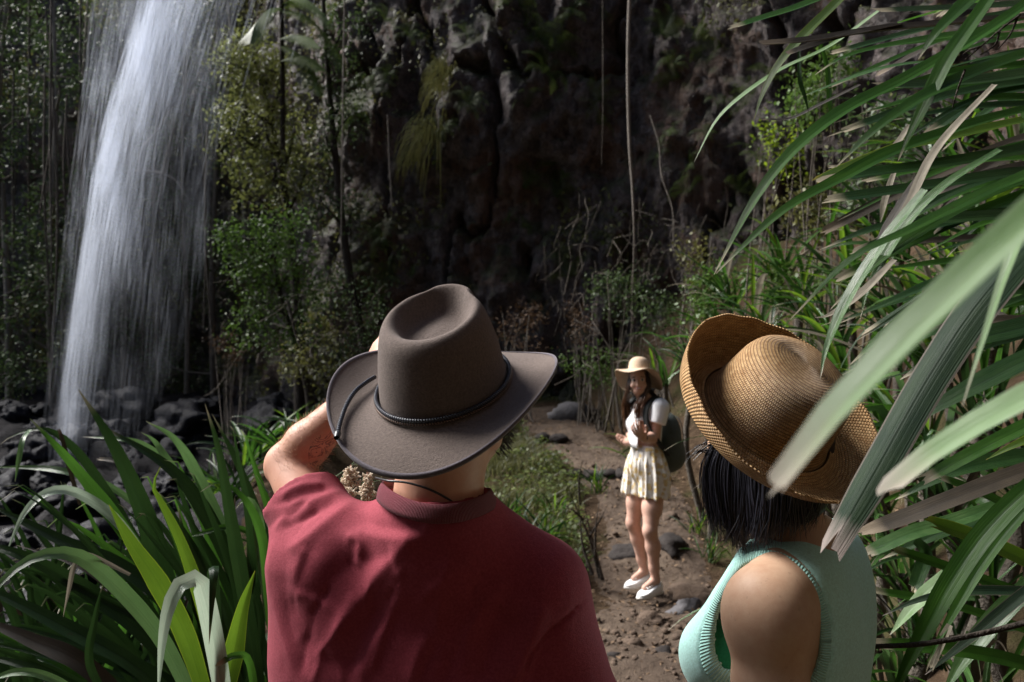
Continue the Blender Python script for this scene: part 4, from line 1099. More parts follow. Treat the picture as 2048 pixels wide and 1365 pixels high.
N2 = [
    ('green', [(1800, -90, 1.7), (1700, -28, 1.68), (1600, 14, 1.66), (1530, 36, 1.66), (1466, 56, 1.66)], 36, 'cut', 0.25),
    ('lime', [(1790, -120, 1.6), (1690, -10, 1.58), (1610, 70, 1.55), (1558, 130, 1.54), (1525, 190, 1.54), (1508, 240, 1.54)], 32, 'lance', 0.3),
    ('brown', [(2300, 20, 1.6), (2048, 38, 1.55), (1880, 52, 1.5), (1740, 66, 1.48), (1620, 84, 1.46), (1530, 90, 1.46)], 40, 'cut', 0.5),
    ('brown', [(1800, 50, 1.5), (1700, 72, 1.47), (1630, 92, 1.46), (1575, 110, 1.46)], 34, 'cut', 0.4),
    ('green', [(2150, -60, 1.5), (1980, 60, 1.45), (1820, 155, 1.42), (1690, 222, 1.40), (1590, 300, 1.38), (1510, 400, 1.36), (1428, 550, 1.35)], 46, 'lance', 0.35),
    ('green', [(2180, 190, 1.5), (1980, 240, 1.46), (1800, 300, 1.42), (1680, 360, 1.40), (1570, 420, 1.38), (1480, 500, 1.36), (1432, 548, 1.36)], 46, 'lance', 0.35),
    ('green', [(2080, -120, 1.35), (1985, -40, 1.33), (1920, 20, 1.32), (1870, 70, 1.31), (1836, 120, 1.31)], 46, 'lance', 0.3),
    ('green', [(2020, -60, 1.4), (1950, 40, 1.38), (1895, 120, 1.37), (1850, 210, 1.36), (1815, 280, 1.36), (1795, 325, 1.36)], 40, 'point', 0.3),
    ('green', [(2200, 60, 1.4), (2050, 110, 1.38), (1930, 155, 1.36), (1830, 205, 1.35), (1745, 265, 1.34), (1672, 335, 1.34)], 48, 'lance', 0.3),
    ('glossy', [(1760, 20, 1.8), (1660, 92, 1.8), (1560, 140, 1.78), (1480, 195, 1.76), (1430, 245, 1.75), (1388, 325, 1.75)], 15, 'point', 0.2),
    ('green', [(1640, 85, 1.9), (1655, 140, 1.9), (1660, 210, 1.9), (1668, 260, 1.9)], 12, 'point', 0.2),
    ('dark', [(1598, 100, 1.8), (1600, 160, 1.8), (1610, 195, 1.8), (1618, 228, 1.8)], 10, 'point', 0.2),
    ('pale', [(1900, 120, 1.8), (1800, 130, 1.8), (1720, 150, 1.8), (1600, 195, 1.8)], 16, 'lance', 0.2),
    ('brown', [(1720, 170, 1.85), (1640, 210, 1.85), (1580, 238, 1.85), (1525, 240, 1.85)], 12, 'cut', 0.3),
    ('lime', [(2050, 240, 1.5), (1900, 275, 1.48), (1790, 300, 1.46), (1700, 335, 1.45), (1640, 360, 1.45)], 44, 'cut', 0.25),
    ('dark', [(2250, 250, 1.5), (2050, 300, 1.46), (1880, 330, 1.44), (1760, 345, 1.42), (1650, 362, 1.42)], 52, 'cut', 0.25),
    ('dark', [(2250, 330, 1.6), (2050, 345, 1.55), (1880, 370, 1.52), (1740, 390, 1.5), (1650, 402, 1.5)], 48, 'cut', 0.25),
    ('dark', [(2250, 100, 1.7), (2050, 150, 1.65), (1880, 170, 1.62), (1760, 175, 1.6)], 60, 'cut', 0.25),
    ('dark', [(2250, -20, 1.7), (2050, 10, 1.65), (1880, 20, 1.62), (1760, 24, 1.6)], 50, 'cut', 0.25),
    ('green', [(2250, 20, 1.8), (2050, 55, 1.75), (1850, 80, 1.72), (1700, 110, 1.7), (1630, 150, 1.7)], 40, 'lance', 0.25),
    ('dark', [(2250, 420, 1.7), (2050, 430, 1.65), (1900, 440, 1.62), (1760, 455, 1.6), (1640, 500, 1.6)], 50, 'lance', 0.25),
    ('dry', [(1820, 250, 1.6), (1780, 300, 1.6), (1700, 330, 1.6), (1660, 335, 1.6)], 18, 'cut', 0.25),
    ('dry', [(1790, 340, 1.7), (1770, 400, 1.7), (1760, 450, 1.7)], 16, 'point', 0.25),
    ('green', [(2150, 330, 1.3), (2000, 380, 1.3), (1880, 440, 1.3), (1760, 520, 1.3), (1660, 620, 1.3)], 36, 'lance', 0.25),
    ('pale', [(2000, 300, 1.3), (1890, 370, 1.3), (1810, 450, 1.3), (1740, 570, 1.3), (1720, 640, 1.3)], 26, 'point', 0.25),
]
for k, (kd, pts, w, pf, fo) in enumerate(N2):
    hero(p2_, kd, pts, w, pf, fo, seed=60 + k, n=26, hint=(-0.35, -0.6, 0.7))
r = rng(88)
for k in range(56):
    y0 = r.uniform(-80, 640); xe = r.uniform(1640, 1900); Y_ = r.uniform(1.75, 2.5); sl = r.uniform(0.02, 0.35)
    hero(p2_, ('dark', 'dark', 'green', 'dark', 'green', 'green', 'dark', 'brown')[k % 8], [(2260, y0, Y_), (2080, y0 + 180 * sl * 0.6, Y_), ((2080 + xe) / 2, y0 + (2170 - xe) * sl * 0.7, Y_), (xe, y0 + (2260 - xe) * sl + r.uniform(0, 50), Y_)], r.uniform(18, 38), ('lance', 'cut', 'point')[k % 3], 0.25, seed=700 + k, n=14, hint=(-0.35, -0.6, 0.7), roll=r.normal(0, .3))
p3_ = plant("strap-leaved plant with crossing bright leaves, lower right behind the mint top", (1.75, 2.0, 0.55))
N3 = [
    ('green', [(2250, 850, 1.5), (2100, 945, 1.5), (1985, 1050, 1.5), (1905, 1160, 1.5), (1845, 1270, 1.5), (1800, 1360, 1.5), (1770, 1440, 1.5)], 52, 'point', 0.3),
    ('green', [(2200, 880, 1.6), (2060, 1010, 1.6), (1970, 1120, 1.58), (1910, 1220, 1.56), (1868, 1300, 1.55), (1852, 1345, 1.55)], 30, 'point', 0.3),
    ('brown', [(2260, 880, 1.75), (2060, 940, 1.72), (1900, 1000, 1.7), (1810, 1035, 1.7), (1732, 1062, 1.7)], 50, 'cut', 0.15),
    ('pale', [(2000, 1010, 1.8), (1900, 1045, 1.78), (1820, 1068, 1.76), (1732, 1108, 1.75)], 42, 'cut', 0.15),
    ('green', [(2180, 1080, 1.8), (2060, 1035, 1.8), (1970, 990, 1.8), (1880, 955, 1.8)], 30, 'cut', 0.2),
    ('lime', [(2220, 1200, 1.7), (2080, 1135, 1.7), (1960, 1080, 1.7), (1862, 1045, 1.7)], 52, 'cut', 0.2),
    ('green', [(2250, 1250, 1.75), (2060, 1195, 1.75), (1920, 1145, 1.75), (1785, 1098, 1.75)], 34, 'cut', 0.3),
    ('aged', [(2250, 1190, 1.6), (2060, 1184, 1.6), (1930, 1184, 1.6), (1840, 1200, 1.6), (1765, 1232, 1.6)], 28, 'lance', 0.3),
    ('green', [(2250, 1400, 1.7), (2050, 1330, 1.7), (1900, 1300, 1.7), (1750, 1288, 1.7)], 40, 'cut', 0.25),
    ('green', [(2250, 1330, 1.85), (2050, 1260, 1.85), (1900, 1210, 1.85), (1740, 1180, 1.85)], 26, 'cut', 0.25),
    ('lime', [(2200, 840, 1.5), (2080, 872, 1.5), (2020, 895, 1.5), (1972, 920, 1.5)], 24, 'lance', 0.25),
    ('pale', [(2150, 1100, 1.75), (2030, 1200, 1.75), (1940, 1300, 1.75), (1880, 1400, 1.75)], 48, 'point', 0.3),
    ('aged', [(2200, 1080, 1.55), (2060, 1180, 1.55), (1950, 1270, 1.55), (1850, 1350, 1.55)], 30, 'lance', 0.3),
    ('dark', [(2250, 960, 1.9), (2080, 1000, 1.9), (1920, 1050, 1.9), (1760, 1120, 1.9)], 48, 'lance', 0.25),
    ('dark', [(2250, 900, 1.9), (2080, 910, 1.9), (1920, 940, 1.9), (1790, 1000, 1.9)], 48, 'lance', 0.25),
    ('dark', [(1830, 1080, 1.85), (1850, 1110, 1.85), (1835, 1160, 1.85), (1825, 1180, 1.85)], 34, 'cut', 0.25),
    ('glossy', [(1990, 1080, 1.8), (1900, 1150, 1.8), (1830, 1210, 1.8), (1780, 1270, 1.8)], 40, 'lance', 0.2),
    ('green', [(2250, 760, 1.2), (2100, 830, 1.2), (1960, 900, 1.2), (1850, 960, 1.2)], 40, 'cut', 0.25),
    ('dry', [(1900, 1250, 1.55), (1880, 1290, 1.55), (1862, 1335, 1.55)], 20, 'cut', 0.25),
]
for k, (kd, pts, w, pf, fo) in enumerate(N3):
    hero(p3_, kd, pts, w, pf, fo, seed=100 + k, n=24, hint=(-0.3, -0.6, 0.75))
tube("black_vine", [P(1740, 1294, 1.45), P(1830, 1290, 1.45), P(1900, 1280, 1.45), P(1980, 1264, 1.45), P(2080, 1238, 1.45), P(2200, 1200, 1.45)], [0.0045, 0.005, 0.0052, 0.006, 0.007], M_bark_dark, None, 7, 40, label="thin black stem crossing the leaves right of the mint top", cat="vine")
# dry flower stalk in the upper right
fs = empty("dry_flower_stalk", P(2010, 60, 1.25), "dry brown branching flower stalk among the long leaves, upper right", "flower stalk")
rr_ = rng(66)
for pts in ([(2040, 30), (2000, 60), (1960, 95), (1930, 120)], [(2000, 60), (1990, 90), (1960, 110)], [(1960, 95), (1940, 100), (1925, 110)], [(2035, 35), (2020, 70), (1995, 100)], [(1930, 140), (1915, 180), (1905, 215)]):
    tube("twig", [P(x, y, 1.25) - fs.location for x, y in pts], [0.002, 0.0014, 0.001], M_bark_dark, fs, 5, 10)

# ------------------------------------------------------------------ bank on the right, mid distance
G_BK = "strap-leaved plants on the right bank"
KB = ['green', 'green', 'dark', 'pale', 'lime', 'green', 'dark', 'dry', 'green', 'lime']
r = rng(140)
BK = [(1390, 690, 7.6), (1330, 715, 8.2), (1450, 650, 7.0), (1520, 610, 6.4), (1480, 690, 6.2), (1570, 660, 5.6), (1600, 560, 6.0), (1660, 600, 5.0), (1700, 500, 5.2), (1690, 680, 4.4), (1780, 560, 4.4), (1800, 430, 5.0), (1560, 500, 7.0),
      (1860, 640, 3.8), (1900, 480, 4.0), (1980, 560, 3.4), (1850, 780, 3.2), (1960, 700, 3.0), (1760, 800, 3.6), (1900, 900, 2.8), (1800, 1000, 2.9), (1980, 1010, 2.5), (1850, 1150, 2.6), (1960, 1230, 2.4), (1800, 1260, 2.7), (1740, 900, 3.6), (2060, 850, 2.6), (1460, 560, 8.0), (1990, 380, 3.6), (1890, 260, 4.4), (2040, 200, 3.6)]
BKL = ['low beside the beige hat', "left of the backpack's top", "on the bank above the straw hat's upturned left brim", 'above the top of the straw hat', "peeking over the straw hat's left brim", "right above the straw hat's far brim", 'with the bright lime bush on its left', 'above the straw crown, touching the long drooping leaf', 'under the dry curled leaf', "just above the straw crown's right side", "behind the near pale leaf's middle", 'high behind the broad green leaves', 'below the lime bush', 'behind the near pale leaf, right of the straw hat', "high behind the tall plant's dark leaves", 'at the right edge behind the blurred leaf', 'right of the straw hat, behind the aged dark leaf', 'behind the second blurred leaf', "right of the straw hat's lower brim", 'between the two nearest blurred leaves and the mint top', 'right of the neck of the mint top', 'at the right edge level with the mint collar', "right of the mint top's shoulder blade", 'in the lower right corner', "low beside the mint top's waist", "just right of the straw hat's lower edge", 'at the right edge level with the straw hat', 'high on the bank beside the thick aerial vine', 'at the upper right edge', 'in the upper right among the topmost leaves', 'in the top right corner']
for k, (px, py, Y) in enumerate(BK):
    p = P(px, py, Y); g = float(H(np.array([p.x]), np.array([Y]))[0])
    z = p.z - 0.30
    cp_ = clump("strap-leaved plant " + BKL[k], (p.x, Y, z), 20, MID if Y > 3.2 else BIG, KB if Y > 3.0 else DK + ['green', 'brown', 'pale'], 150 + k, r.uniform(0.8, 1.1) * (1.0 if Y > 3.2 else 0.7), G_BK, lean=math.pi + 0.5)
    if z > g + 0.05: tube("stem", [(r.normal(0, .08), 0.10, g - z - 0.15), (r.normal(0, .06), 0.06, (g - z) * 0.5), (0, 0, 0.02)], [0.035, 0.03, 0.028], M_bark, cp_, 7, 10)
# ------------------------------------------------------------------ other clumps
for k, (px, py, Y, lab, sc) in enumerate([(500, 850, 9.0, "sunlit strap-leaved clump by the stream, left of the raised arm", 1.15), (570, 860, 8.6, "strap-leaved clump close behind the raised forearm", 1.0), (430, 800, 10.5, "dark strap-leaved clump on the wet rocks below the trees", 0.9), (470, 900, 8.2, "strap-leaved clump low by the stream, behind the tall green leaf", 1.0), (600, 800, 9.8, "strap-leaved clump under the leaning olive tree", 0.9),
                                          (640, 830, 9.0, "strap-leaved clump between the forearm and the hat brim", 0.8), (540, 930, 7.4, "strap-leaved clump just left of the elbow", 0.8)]):
    p = P(px, py + 40, Y); clump(lab, (p.x, Y, float(H(np.array([p.x]), np.array([Y]))[0]) - 0.02), 30, MID, ['green', 'green', 'dark', 'dark', 'lime'], 220 + k, sc, "strap-leaved clumps by the stream")
for k, (px, py, Y, lab, sc, bk) in enumerate([(1195, 975, 8.4, "grassy tuft beside the nearer stone step", 0.9, SML), (1055, 1020, 6.6, "grassy dark tuft on the bank above the maroon shoulder", 1.3, SML), (1090, 1000, 6.9, "second grassy tuft on the bank above the maroon shoulder", 1.2, SML), (1020, 980, 7.4, "grassy tuft on the bank beside the pink flower spike", 1.0, SML),
                                             (1110, 960, 7.6, "small grassy tuft on the bank left of the bare shrub", 0.8, SML), (1140, 1060, 6.3, "small grassy tuft at the foot of the bare shrub", 0.8, SML), (1010, 1085, 5.4, "grassy tuft behind the maroon shoulder", 1.0, SML), (1420, 985, 6.6, "grassy tuft right of the path behind the black hair", 0.8, SML), (1395, 955, 7.2, "pale grassy tuft right of the backpack", 0.8, SML), (1300, 745, 9.5, "leafy tuft behind the beige hat", 1.6, SML)]):
    p = P(px, py, Y); z = float(H(np.array([p.x]), np.array([Y]))[0]) if py < 2000 else p.z
    clump(lab, (p.x, Y, z), 26, bk, ['green', 'dark', 'dark', 'lime'], 240 + k, sc, "grassy tufts on the bank", name="grass_tuft")
# single leaves and cream flower spikes around the person in maroon
M_flower = foliage_mat("cream_floret", (0.62, 0.48, 0.36), (0.82, 0.70, 0.58), 0.35, 0.6)
M_stalk = simple_mat("flower_stalk_pink", (0.40, 0.20, 0.14), 0.6)
def spike(label, px, py, Y, hpx, wpx, seed, col):
    r = rng(seed); root = empty("flower_spike", P(px, py + hpx, Y), label, "flower", "cream flower spikes"); h = R3(hpx, Y); w = R3(wpx, Y)
    tube("stalk", [(0, 0, -0.45), (0, 0, 0), (0, 0, h)], [0.006, 0.005, 0.002], M_stalk, root, 6, 8)
    parts = []; T = []
    for k in range(34):
        t = r.uniform(0.02, 1); a = r.uniform(0, 6.28); rad = w * 0.5 * (1.05 - 0.75 * t); el = 0.6
        tip = np.array([math.cos(a) * rad, math.sin(a) * rad, t * h * 0.85 + rad * el]); b0 = np.array([0, 0, t * h * 0.85])
        for q in np.linspace(0.15, 1.0, 11):
            c = b0 + (tip - b0) * q; rb = r.uniform(0.0016, 0.0028)
            d = r.normal(size=3); d /= np.linalg.norm(d)
            V, F = tube_arrays([c, c + d * rb * 2.4, c + d * rb * 4.2], [rb * .5, rb, rb * .2], 4); parts.append((V, F)); T.append(np.full(len(V), r.random()))
        V, F = tube_arrays([b0, (b0 + tip) / 2, tip], [0.0012, 0.001, 0.0006], 4); parts.append((V, F)); T.append(np.full(len(V), 0.3))
    V, F = merge_arrays(parts); link("florets", np_mesh("florets", V, F, tint=np.concatenate(T)), col, root, kind="stuff")
spike("cream flower spike between the raised sleeve and the hat brim", 702, 930, 1.95, 75, 60, 1, M_flower)
spike("smaller cream flower spike tucked under the hat brim", 735, 945, 2.0, 60, 34, 4, M_flower)
M_flower_p = foliage_mat("pink_floret", (0.60, 0.34, 0.26), (0.74, 0.52, 0.42), 0.3, 0.6)
spike("pinkish flower spike standing right of the neck", 966, 978, 1.95, 75, 34, 2, M_flower_p)
spike("pinkish flower spike low above the maroon shoulder", 1000, 1030, 1.95, 40, 18, 3, M_flower_p)
cl_ = plant("few thin strap leaves between the raised sleeve and the hat", (-0.42, 2.1, 0.9))
for k, (kd, pts, w) in enumerate([('green', [(640, 1100, 2.1), (670, 980, 2.1), (720, 910, 2.1), (760, 880, 2.1)], 14), ('pale', [(720, 1050, 2.1), (735, 960, 2.1), (755, 920, 2.1)], 18), ('lime', [(640, 1080, 2.2), (690, 940, 2.2), (760, 935, 2.2)], 12), ('pale', [(560, 1050, 2.2), (535, 985, 2.2), (512, 950, 2.2)], 26), ('green', [(740, 1040, 2.2), (765, 960, 2.2), (770, 930, 2.2)], 16)]):
    hero(cl_, kd, [(pts[0][0] - 10, 1900, pts[0][2])] + pts, w, 'lance', seed=400 + k)
cr_ = plant("pale strap leaves just above the maroon right shoulder", (0.02, 2.0, 0.9))
for k, (kd, pts, w) in enumerate([('pale', [(990, 1110, 2.0), (1010, 1060, 2.0), (1028, 1030, 2.0)], 12), ('green', [(935, 1080, 2.0), (945, 1000, 2.0), (960, 970, 2.0)], 12)]):
    hero(cr_, kd, [(pts[0][0] - 10, 1900, pts[0][2])] + pts, w, 'lance', seed=420 + k)
for o_, A_, B_, r_ in ((pl, (-0.80, 2.12, -0.1), (-0.72, 2.02, 0.92), 0.06), (pl, (-1.42, 2.75, -0.15), (-1.36, 2.65, 0.66), 0.06), (p1_, (1.06, 1.0, 0.0), (0.93, 0.88, 2.10), 0.05), (p2_, (1.72, 1.95, 0.2), (1.50, 1.75, 2.65), 0.07), (p3_, (1.72, 1.85, 0.1), (1.48, 1.78, 1.55), 0.06)):
    A_, B_ = Vector(A_) - o_.location, Vector(B_) - o_.location
    tube("stem", [A_, A_.lerp(B_, 0.35) + Vector((0.04, 0.02, 0)), A_.lerp(B_, 0.7) + Vector((-0.02, 0.02, 0)), B_, B_ + Vector((0, 0, 0.05))], [r_ * 0.9, r_ * 0.7, r_ * 0.6, r_ * 0.5, 0.004], M_bark, o_, 9, 18)
    if o_ is not pl:
        for k in range(16):
            lf = link("leaf", BIG.get(k % 9, ('green', 'dark')[k % 2]), None, o_)
            lf.location = B_; lf.rotation_euler = (r.normal(0, .2), r.normal(0, .2), r.normal(0, .75)); lf.scale = (0.75, 0.75, 0.75)
# the rest of the bank, beyond the right edge of the view
for k in range(22):
    y = r.uniform(2.2, 8.5); x = max(float(path_x(y)) + r.uniform(0.9, 2.6), y * 0.66 + r.uniform(0.2, 0.8))
    clump("strap-leaved plant on the bank beyond the long leaves, at the far right", (x, y, float(H(np.array([x]), np.array([y]))[0]) - 0.02), 18, MID, KB, 600 + k, r.uniform(0.9, 1.2), G_BK)
# =================================================================== PEOPLE
def skin_mat(name, col, tattoo=None):
    t = NT(name); v = t.pos()
    a = t.noise(9, 4, 0.6, v); b = t.noise(160, 3, 0.6, v)
    c = t.mix(a, tuple(x * 0.86 for x in col), tuple(min(1, x * 1.12) for x in (col[0], col[1] * 1.02, col[2] * 1.02)))
    c = t.mix(t.math('MULTIPLY', t.math('GREATER_THAN', t.noise(95, 2, 0.5, v), 0.69), 0.3), c, tuple(x * 0.55 for x in col))
    if tattoo is not None:
        d = t.n("ShaderNodeVectorMath"); d.operation = 'DISTANCE'
        t.l(v, d.inputs[0]); d.inputs[1].default_value = tuple(tattoo)
        near = t.math('LESS_THAN', d.outputs[1], 0.048)
        ln = t.math('ABSOLUTE', t.math('SUBTRACT', t.noise(48, 2, 0.5, v, 1.6), 0.5))
        ink = t.math('MULTIPLY', near, t.math('LESS_THAN', ln, 0.035))
        c = t.mix(t.math('MULTIPLY', ink, 0.85), c, (0.03, 0.035, 0.05))
    c = t.mix(t.math('MULTIPLY_ADD', t.math('SUBTRACT', t.noise(42, 5, 0.7, v), 0.5), 2.2, 0.25, clamp=True), c, (col[0] * 0.84, col[1] * 0.74, col[2] * 0.70))
    sh = t.pbsdf(c, 0.55, 0.3, t.bump(t.math('ADD', b, t.noise(420, 2, 0.6, v)), 0.10, 0.0015), **{"Subsurface Weight": 0.03, "Subsurface Scale": 0.02, "Subsurface Radius": (1.0, 0.4, 0.25)})
    return t.done(sh)

def cloth_mat(name, col, scale=900, var=0.12, sheen=0.2, rough=0.85, ribs=None):
    t = NT(name); v = t.pos()
    a = t.noise(14, 5, 0.65, v); w = t.noise(scale, 2, 0.5, v); fl = t.noise(260, 3, 0.6, v)
    c = t.mix(a, tuple(x * (1 - var) for x in col), tuple(min(1, x * (1 + var)) for x in col))
    c = t.mix(t.math('MULTIPLY_ADD', t.math('SUBTRACT', fl, 0.5), 1.6, 0.2, clamp=True), c, tuple(min(1, x * 1.5 + 0.015) for x in col))
    h = t.math('ADD', w, t.math('MULTIPLY', fl, 0.6))
    n = t.bump(h, 0.6, 0.0016)
    if ribs:
        wv = t.n("ShaderNodeMath"); wv.operation = 'SINE'
        t.l(t.math('MULTIPLY', t.sep(t.uv())[0], ribs), wv.inputs[0])
        n = t.bump(wv.outputs[0], 0.9, 0.0012, n)
        c = t.mix(t.math('MULTIPLY_ADD', wv.outputs[0], 0.5, 0.5), tuple(x * 0.8 for x in col), c)
    return t.done(t.pbsdf(c, rough, 0.2, n, **{"Sheen Weight": sheen, "Sheen Roughness": 0.5}))

def basis(z, y):
    z = Vector(z).normalized(); y = Vector(y); y = (y - z * y.dot(z)).normalized(); x = y.cross(z)
    return Matrix((x, y, z)).transposed()

def hand(s, wrist, d, nrm, L=0.185, curl=(0.25, 0.3, 0.35, 0.4), spread=0.16, thumb=1, rscale=1.0, wr=0.026):
    """palm, four unequal bent fingers and a thumb leaving the side of the palm; nrm is the way the palm faces"""
    d = Vector(d).normalized(); nrm = Vector(nrm); nrm = (nrm - d * nrm.dot(d)).normalized(); side = d.cross(nrm) * thumb
    w = Vector(wrist); pl = L * 0.5
    for k in range(4):
        off = (1.5 - k) * L * 0.115
        a = w + side * off * 0.55 + d * 0.012
        b = w + d * pl * (1.0 - 0.04 * abs(k - 1)) + side * off
        s.cap(a, b, 0.017 * rscale, 0.0125 * rscale, 0.012)
        fl = L * (0.42, 0.48, 0.45, 0.35)[k]
        dd = (d + side * (1.5 - k) * spread * 0.5).normalized()
        p = b; ang = curl[k]
        for j, fr in enumerate((0.45, 0.3, 0.25)):
            dir2 = (dd * math.cos(ang) + nrm * math.sin(ang))
            q = p + dir2 * fl * fr
            s.cap(p, q, (0.0098 - 0.0012 * j) * rscale, (0.0088 - 0.0012 * j) * rscale, 0.004)
            p = q; ang += curl[k] * 1.1
    t0 = w + d * 0.02 + side * L * 0.1
    t1 = t0 + (d * 0.55 + side * 0.75 + nrm * 0.25).normalized() * L * 0.24
    t2 = t1 + (d * 0.85 + side * 0.35 + nrm * 0.25).normalized() * L * 0.18
    t3 = t2 + (d * 0.95 + side * 0.1 + nrm * 0.3).normalized() * L * 0.14
    s.cap(t0, t1, 0.017 * rscale, 0.0125 * rscale, 0.012); s.cap(t1, t2, 0.0115 * rscale, 0.0105 * rscale, 0.004); s.cap(t2, t3, 0.0105 * rscale, 0.0085 * rscale, 0.004)
    s.cap(w - d * 0.02, w + d * 0.02, wr, wr * 0.95, 0.012)

def project(V):
    return np.stack([1024 + V[:, 0] / V[:, 1] * F_PX, 682.5 + (CAM_Z - V[:, 2]) / V[:, 1] * F_PX], 1)

def seg_field(uv, pts, width):
    """gaussian ridge of given pixel width along a polyline, tapering at both ends"""
    C = resample(pts, 24)
    d2 = np.full(len(uv), 1e9); tt = np.zeros(len(uv))
    for i in range(len(C) - 1):
        a, b = C[i], C[i + 1]; ab = b - a
        t = np.clip(((uv - a) @ ab) / max(ab @ ab, 1e-9), 0, 1)
        dd = np.sum((uv - a - t[:, None] * ab) ** 2, 1)
        m = dd < d2
        d2[m] = dd[m]; tt[m] = (i + t[m]) / (len(C) - 1)
    taper = np.clip(np.minimum(tt, 1 - tt) * 6 + 0.25, 0, 1)
    return np.exp(-(d2 / (1.6 * width ** 2)) ** 0.72) * taper

M_skin_man = None
MAN_TATTOO = P(668, 912, 1.52)
M_skin_man = skin_mat("skin_fair_tattooed", (0.50, 0.27, 0.19), MAN_TATTOO)
M_skin_tan = skin_mat("skin_tan", (0.52, 0.335, 0.225))
M_skin_pale = skin_mat("skin_pale", (0.58, 0.36, 0.28))
M_shirt = cloth_mat("maroon_jersey", (0.215, 0.030, 0.046), sheen=0.04)
M_collar = cloth_mat("maroon_rib", (0.195, 0.034, 0.052), ribs=2400.0)
M_denim = cloth_mat("dark_denim", (0.03, 0.035, 0.05))
M_shoe = simple_mat("boot_leather", (0.06, 0.04, 0.03))
M_cord = simple_mat("black_cord", (0.012, 0.012, 0.014), 0.4, 0.5, bump=0.6)

# ------------------------------------------------------------------- man in the felt hat
man = empty("person", (-0.12, 1.42, 0.0), "person in a maroon T-shirt seen from behind, raising an arm to shade the eyes", "person")
def man_part(name, V, F, mat, parent=man, **kw):
    V = V - np.array(man.location)
    return link(name, np_mesh(name, V, F, **kw), mat, parent)

HZ = Vector((-0.12, -0.42, 0.88)).normalized()          # the felt hat's own axes
HATM = basis(HZ, (0.40, 0.9, 0.4))
HAT_C = P(890, 780, 1.32)
head_c = HAT_C - HZ * 0.035 + Vector((0, 0.045, 0))
ELB = P(574, 928, 1.56); SHL = Vector((-0.312, 1.42, 1.485)); WRI = P(722, 786, 1.54)
SHR = Vector((0.050, 1.40, 1.445)); ELR = Vector((0.118, 1.40, 1.20)); WRR = Vector((0.11, 1.50, 0.97))
s = SDF((-0.62, 1.05, 0.78), (0.32, 1.85, 1.95), 0.006)
s.ell(head_c, (0.080, 0.100, 0.112), HATM, 0.02)
s.ell(head_c + HATM @ Vector((0, 0.045, -0.095)), (0.058, 0.062, 0.05), HATM, 0.03)
s.ell(head_c + HATM @ Vector((0.078, 0.0, -0.045)), (0.012, 0.02, 0.032), HATM, 0.008)
s.ell(head_c + HATM @ Vector((-0.078, 0.0, -0.045)), (0.012, 0.02, 0.032), HATM, 0.008)
s.ell(head_c + HATM @ Vector((0, 0.108, -0.04)), (0.014, 0.02, 0.024), HATM, 0.012)
s.cap(head_c + Vector((-0.012, 0.0, -0.05)), Vector((-0.136, 1.405, 1.52)), 0.074, 0.083, 0.035)
s.cap(Vector((-0.20, 1.43, 1.50)), Vector((-0.06, 1.42, 1.50)), 0.075, 0.07, 0.04)
s.cap(SHL, SHR, 0.062, 0.062, 0.05)
s.ell((-0.13, 1.44, 1.25), (0.18, 0.105, 0.30), None, 0.05)
s.chain([SHL, ELB], [0.058, 0.043], 0.02)
s.chain([ELB, ELB.lerp(WRI, 0.28), WRI], [0.037, 0.044, 0.028], 0.012)
s.ell(ELB + Vector((-0.022, 0.012, -0.016)), (0.021, 0.022, 0.024), None, 0.02)
s.chain([SHR, ELR, ELR.lerp(WRR, 0.3), WRR], [0.058, 0.045, 0.046, 0.03], 0.015)
hand(s, WRI, (0.34, -0.10, 0.72), (0.55, 0.35, -0.75), 0.19, (0.12, 0.12, 0.15, 0.18), thumb=1, wr=0.031)
hand(s, WRR, (0.0, 0.15, -1), (-1, 0.1, 0.0), 0.19, (0.25, 0.3, 0.3, 0.35), thumb=-1, wr=0.031)
V, F = s.mesh(); V = relax(V, F, 1)
man_part("body", V, F, M_skin_man)
# fair hair on the raised forearm
_e, _w = np.array(ELB), np.array(WRI); _t = ((V - _e) @ (_w - _e)) / ((_w - _e) @ (_w - _e)); _d = np.linalg.norm(V - _e - _t[:, None] * (_w - _e), axis=1)
_N = vnormals(V, F); _c = np.where((_t > 0.02) & (_t < 0.95) & (_d < 0.065))[0]; _r = rng(8); _pp = []
for _i in _r.choice(_c, min(900, len(_c)), replace=False):
    _a = V[_i]; _dir = _N[_i] * 0.55 + (_w - _e) / np.linalg.norm(_w - _e) * 0.6 + _r.normal(size=3) * 0.25; _L = _r.uniform(0.006, 0.013)
    _pp.append(tube_arrays([_a - np.array(man.location), _a + _dir * _L * 0.6 - np.array(man.location), _a + _dir * _L + np.array([0, 0, -0.001]) - np.array(man.location)], [0.00028, 0.00022, 0.0001], 3))
_V, _F = merge_arrays(_pp); link("arm_hair", np_mesh("arm_hair", _V, _F), simple_mat("fair_hair", (0.42, 0.26, 0.15), 0.5), man, kind="stuff")

# the T-shirt, a loose skin of its own with pressed folds
s = SDF((-0.60, 1.06, 0.85), (0.32, 1.82, 1.75), 0.0055)
s.cap(SHL + Vector((0.02, 0, 0.008)), Vector((-0.13, 1.435, 1.525)), 0.078, 0.083, 0.04)
s.cap(Vector((-0.13, 1.43, 1.535)), SHR + Vector((-0.01, 0, 0.008)), 0.083, 0.080, 0.06)
s.ell((-0.128, 1.40, 1.515), (0.135, 0.105, 0.085), None, 0.05)
s.ell((-0.135, 1.43, 1.30), (0.225, 0.135, 0.30), None, 0.06)
s.ell((-0.135, 1.44, 1.02), (0.225, 0.138, 0.30), None, 0.06)
s.ell((-0.30, 1.43, 1.30), (0.105, 0.105, 0.27), None, 0.05)
s.ell((-0.02, 1.42, 1.30), (0.12, 0.115, 0.24), None, 0.05)
s.chain([SHL, SHL.lerp(ELB, 0.7)], [0.082, 0.076], 0.045)
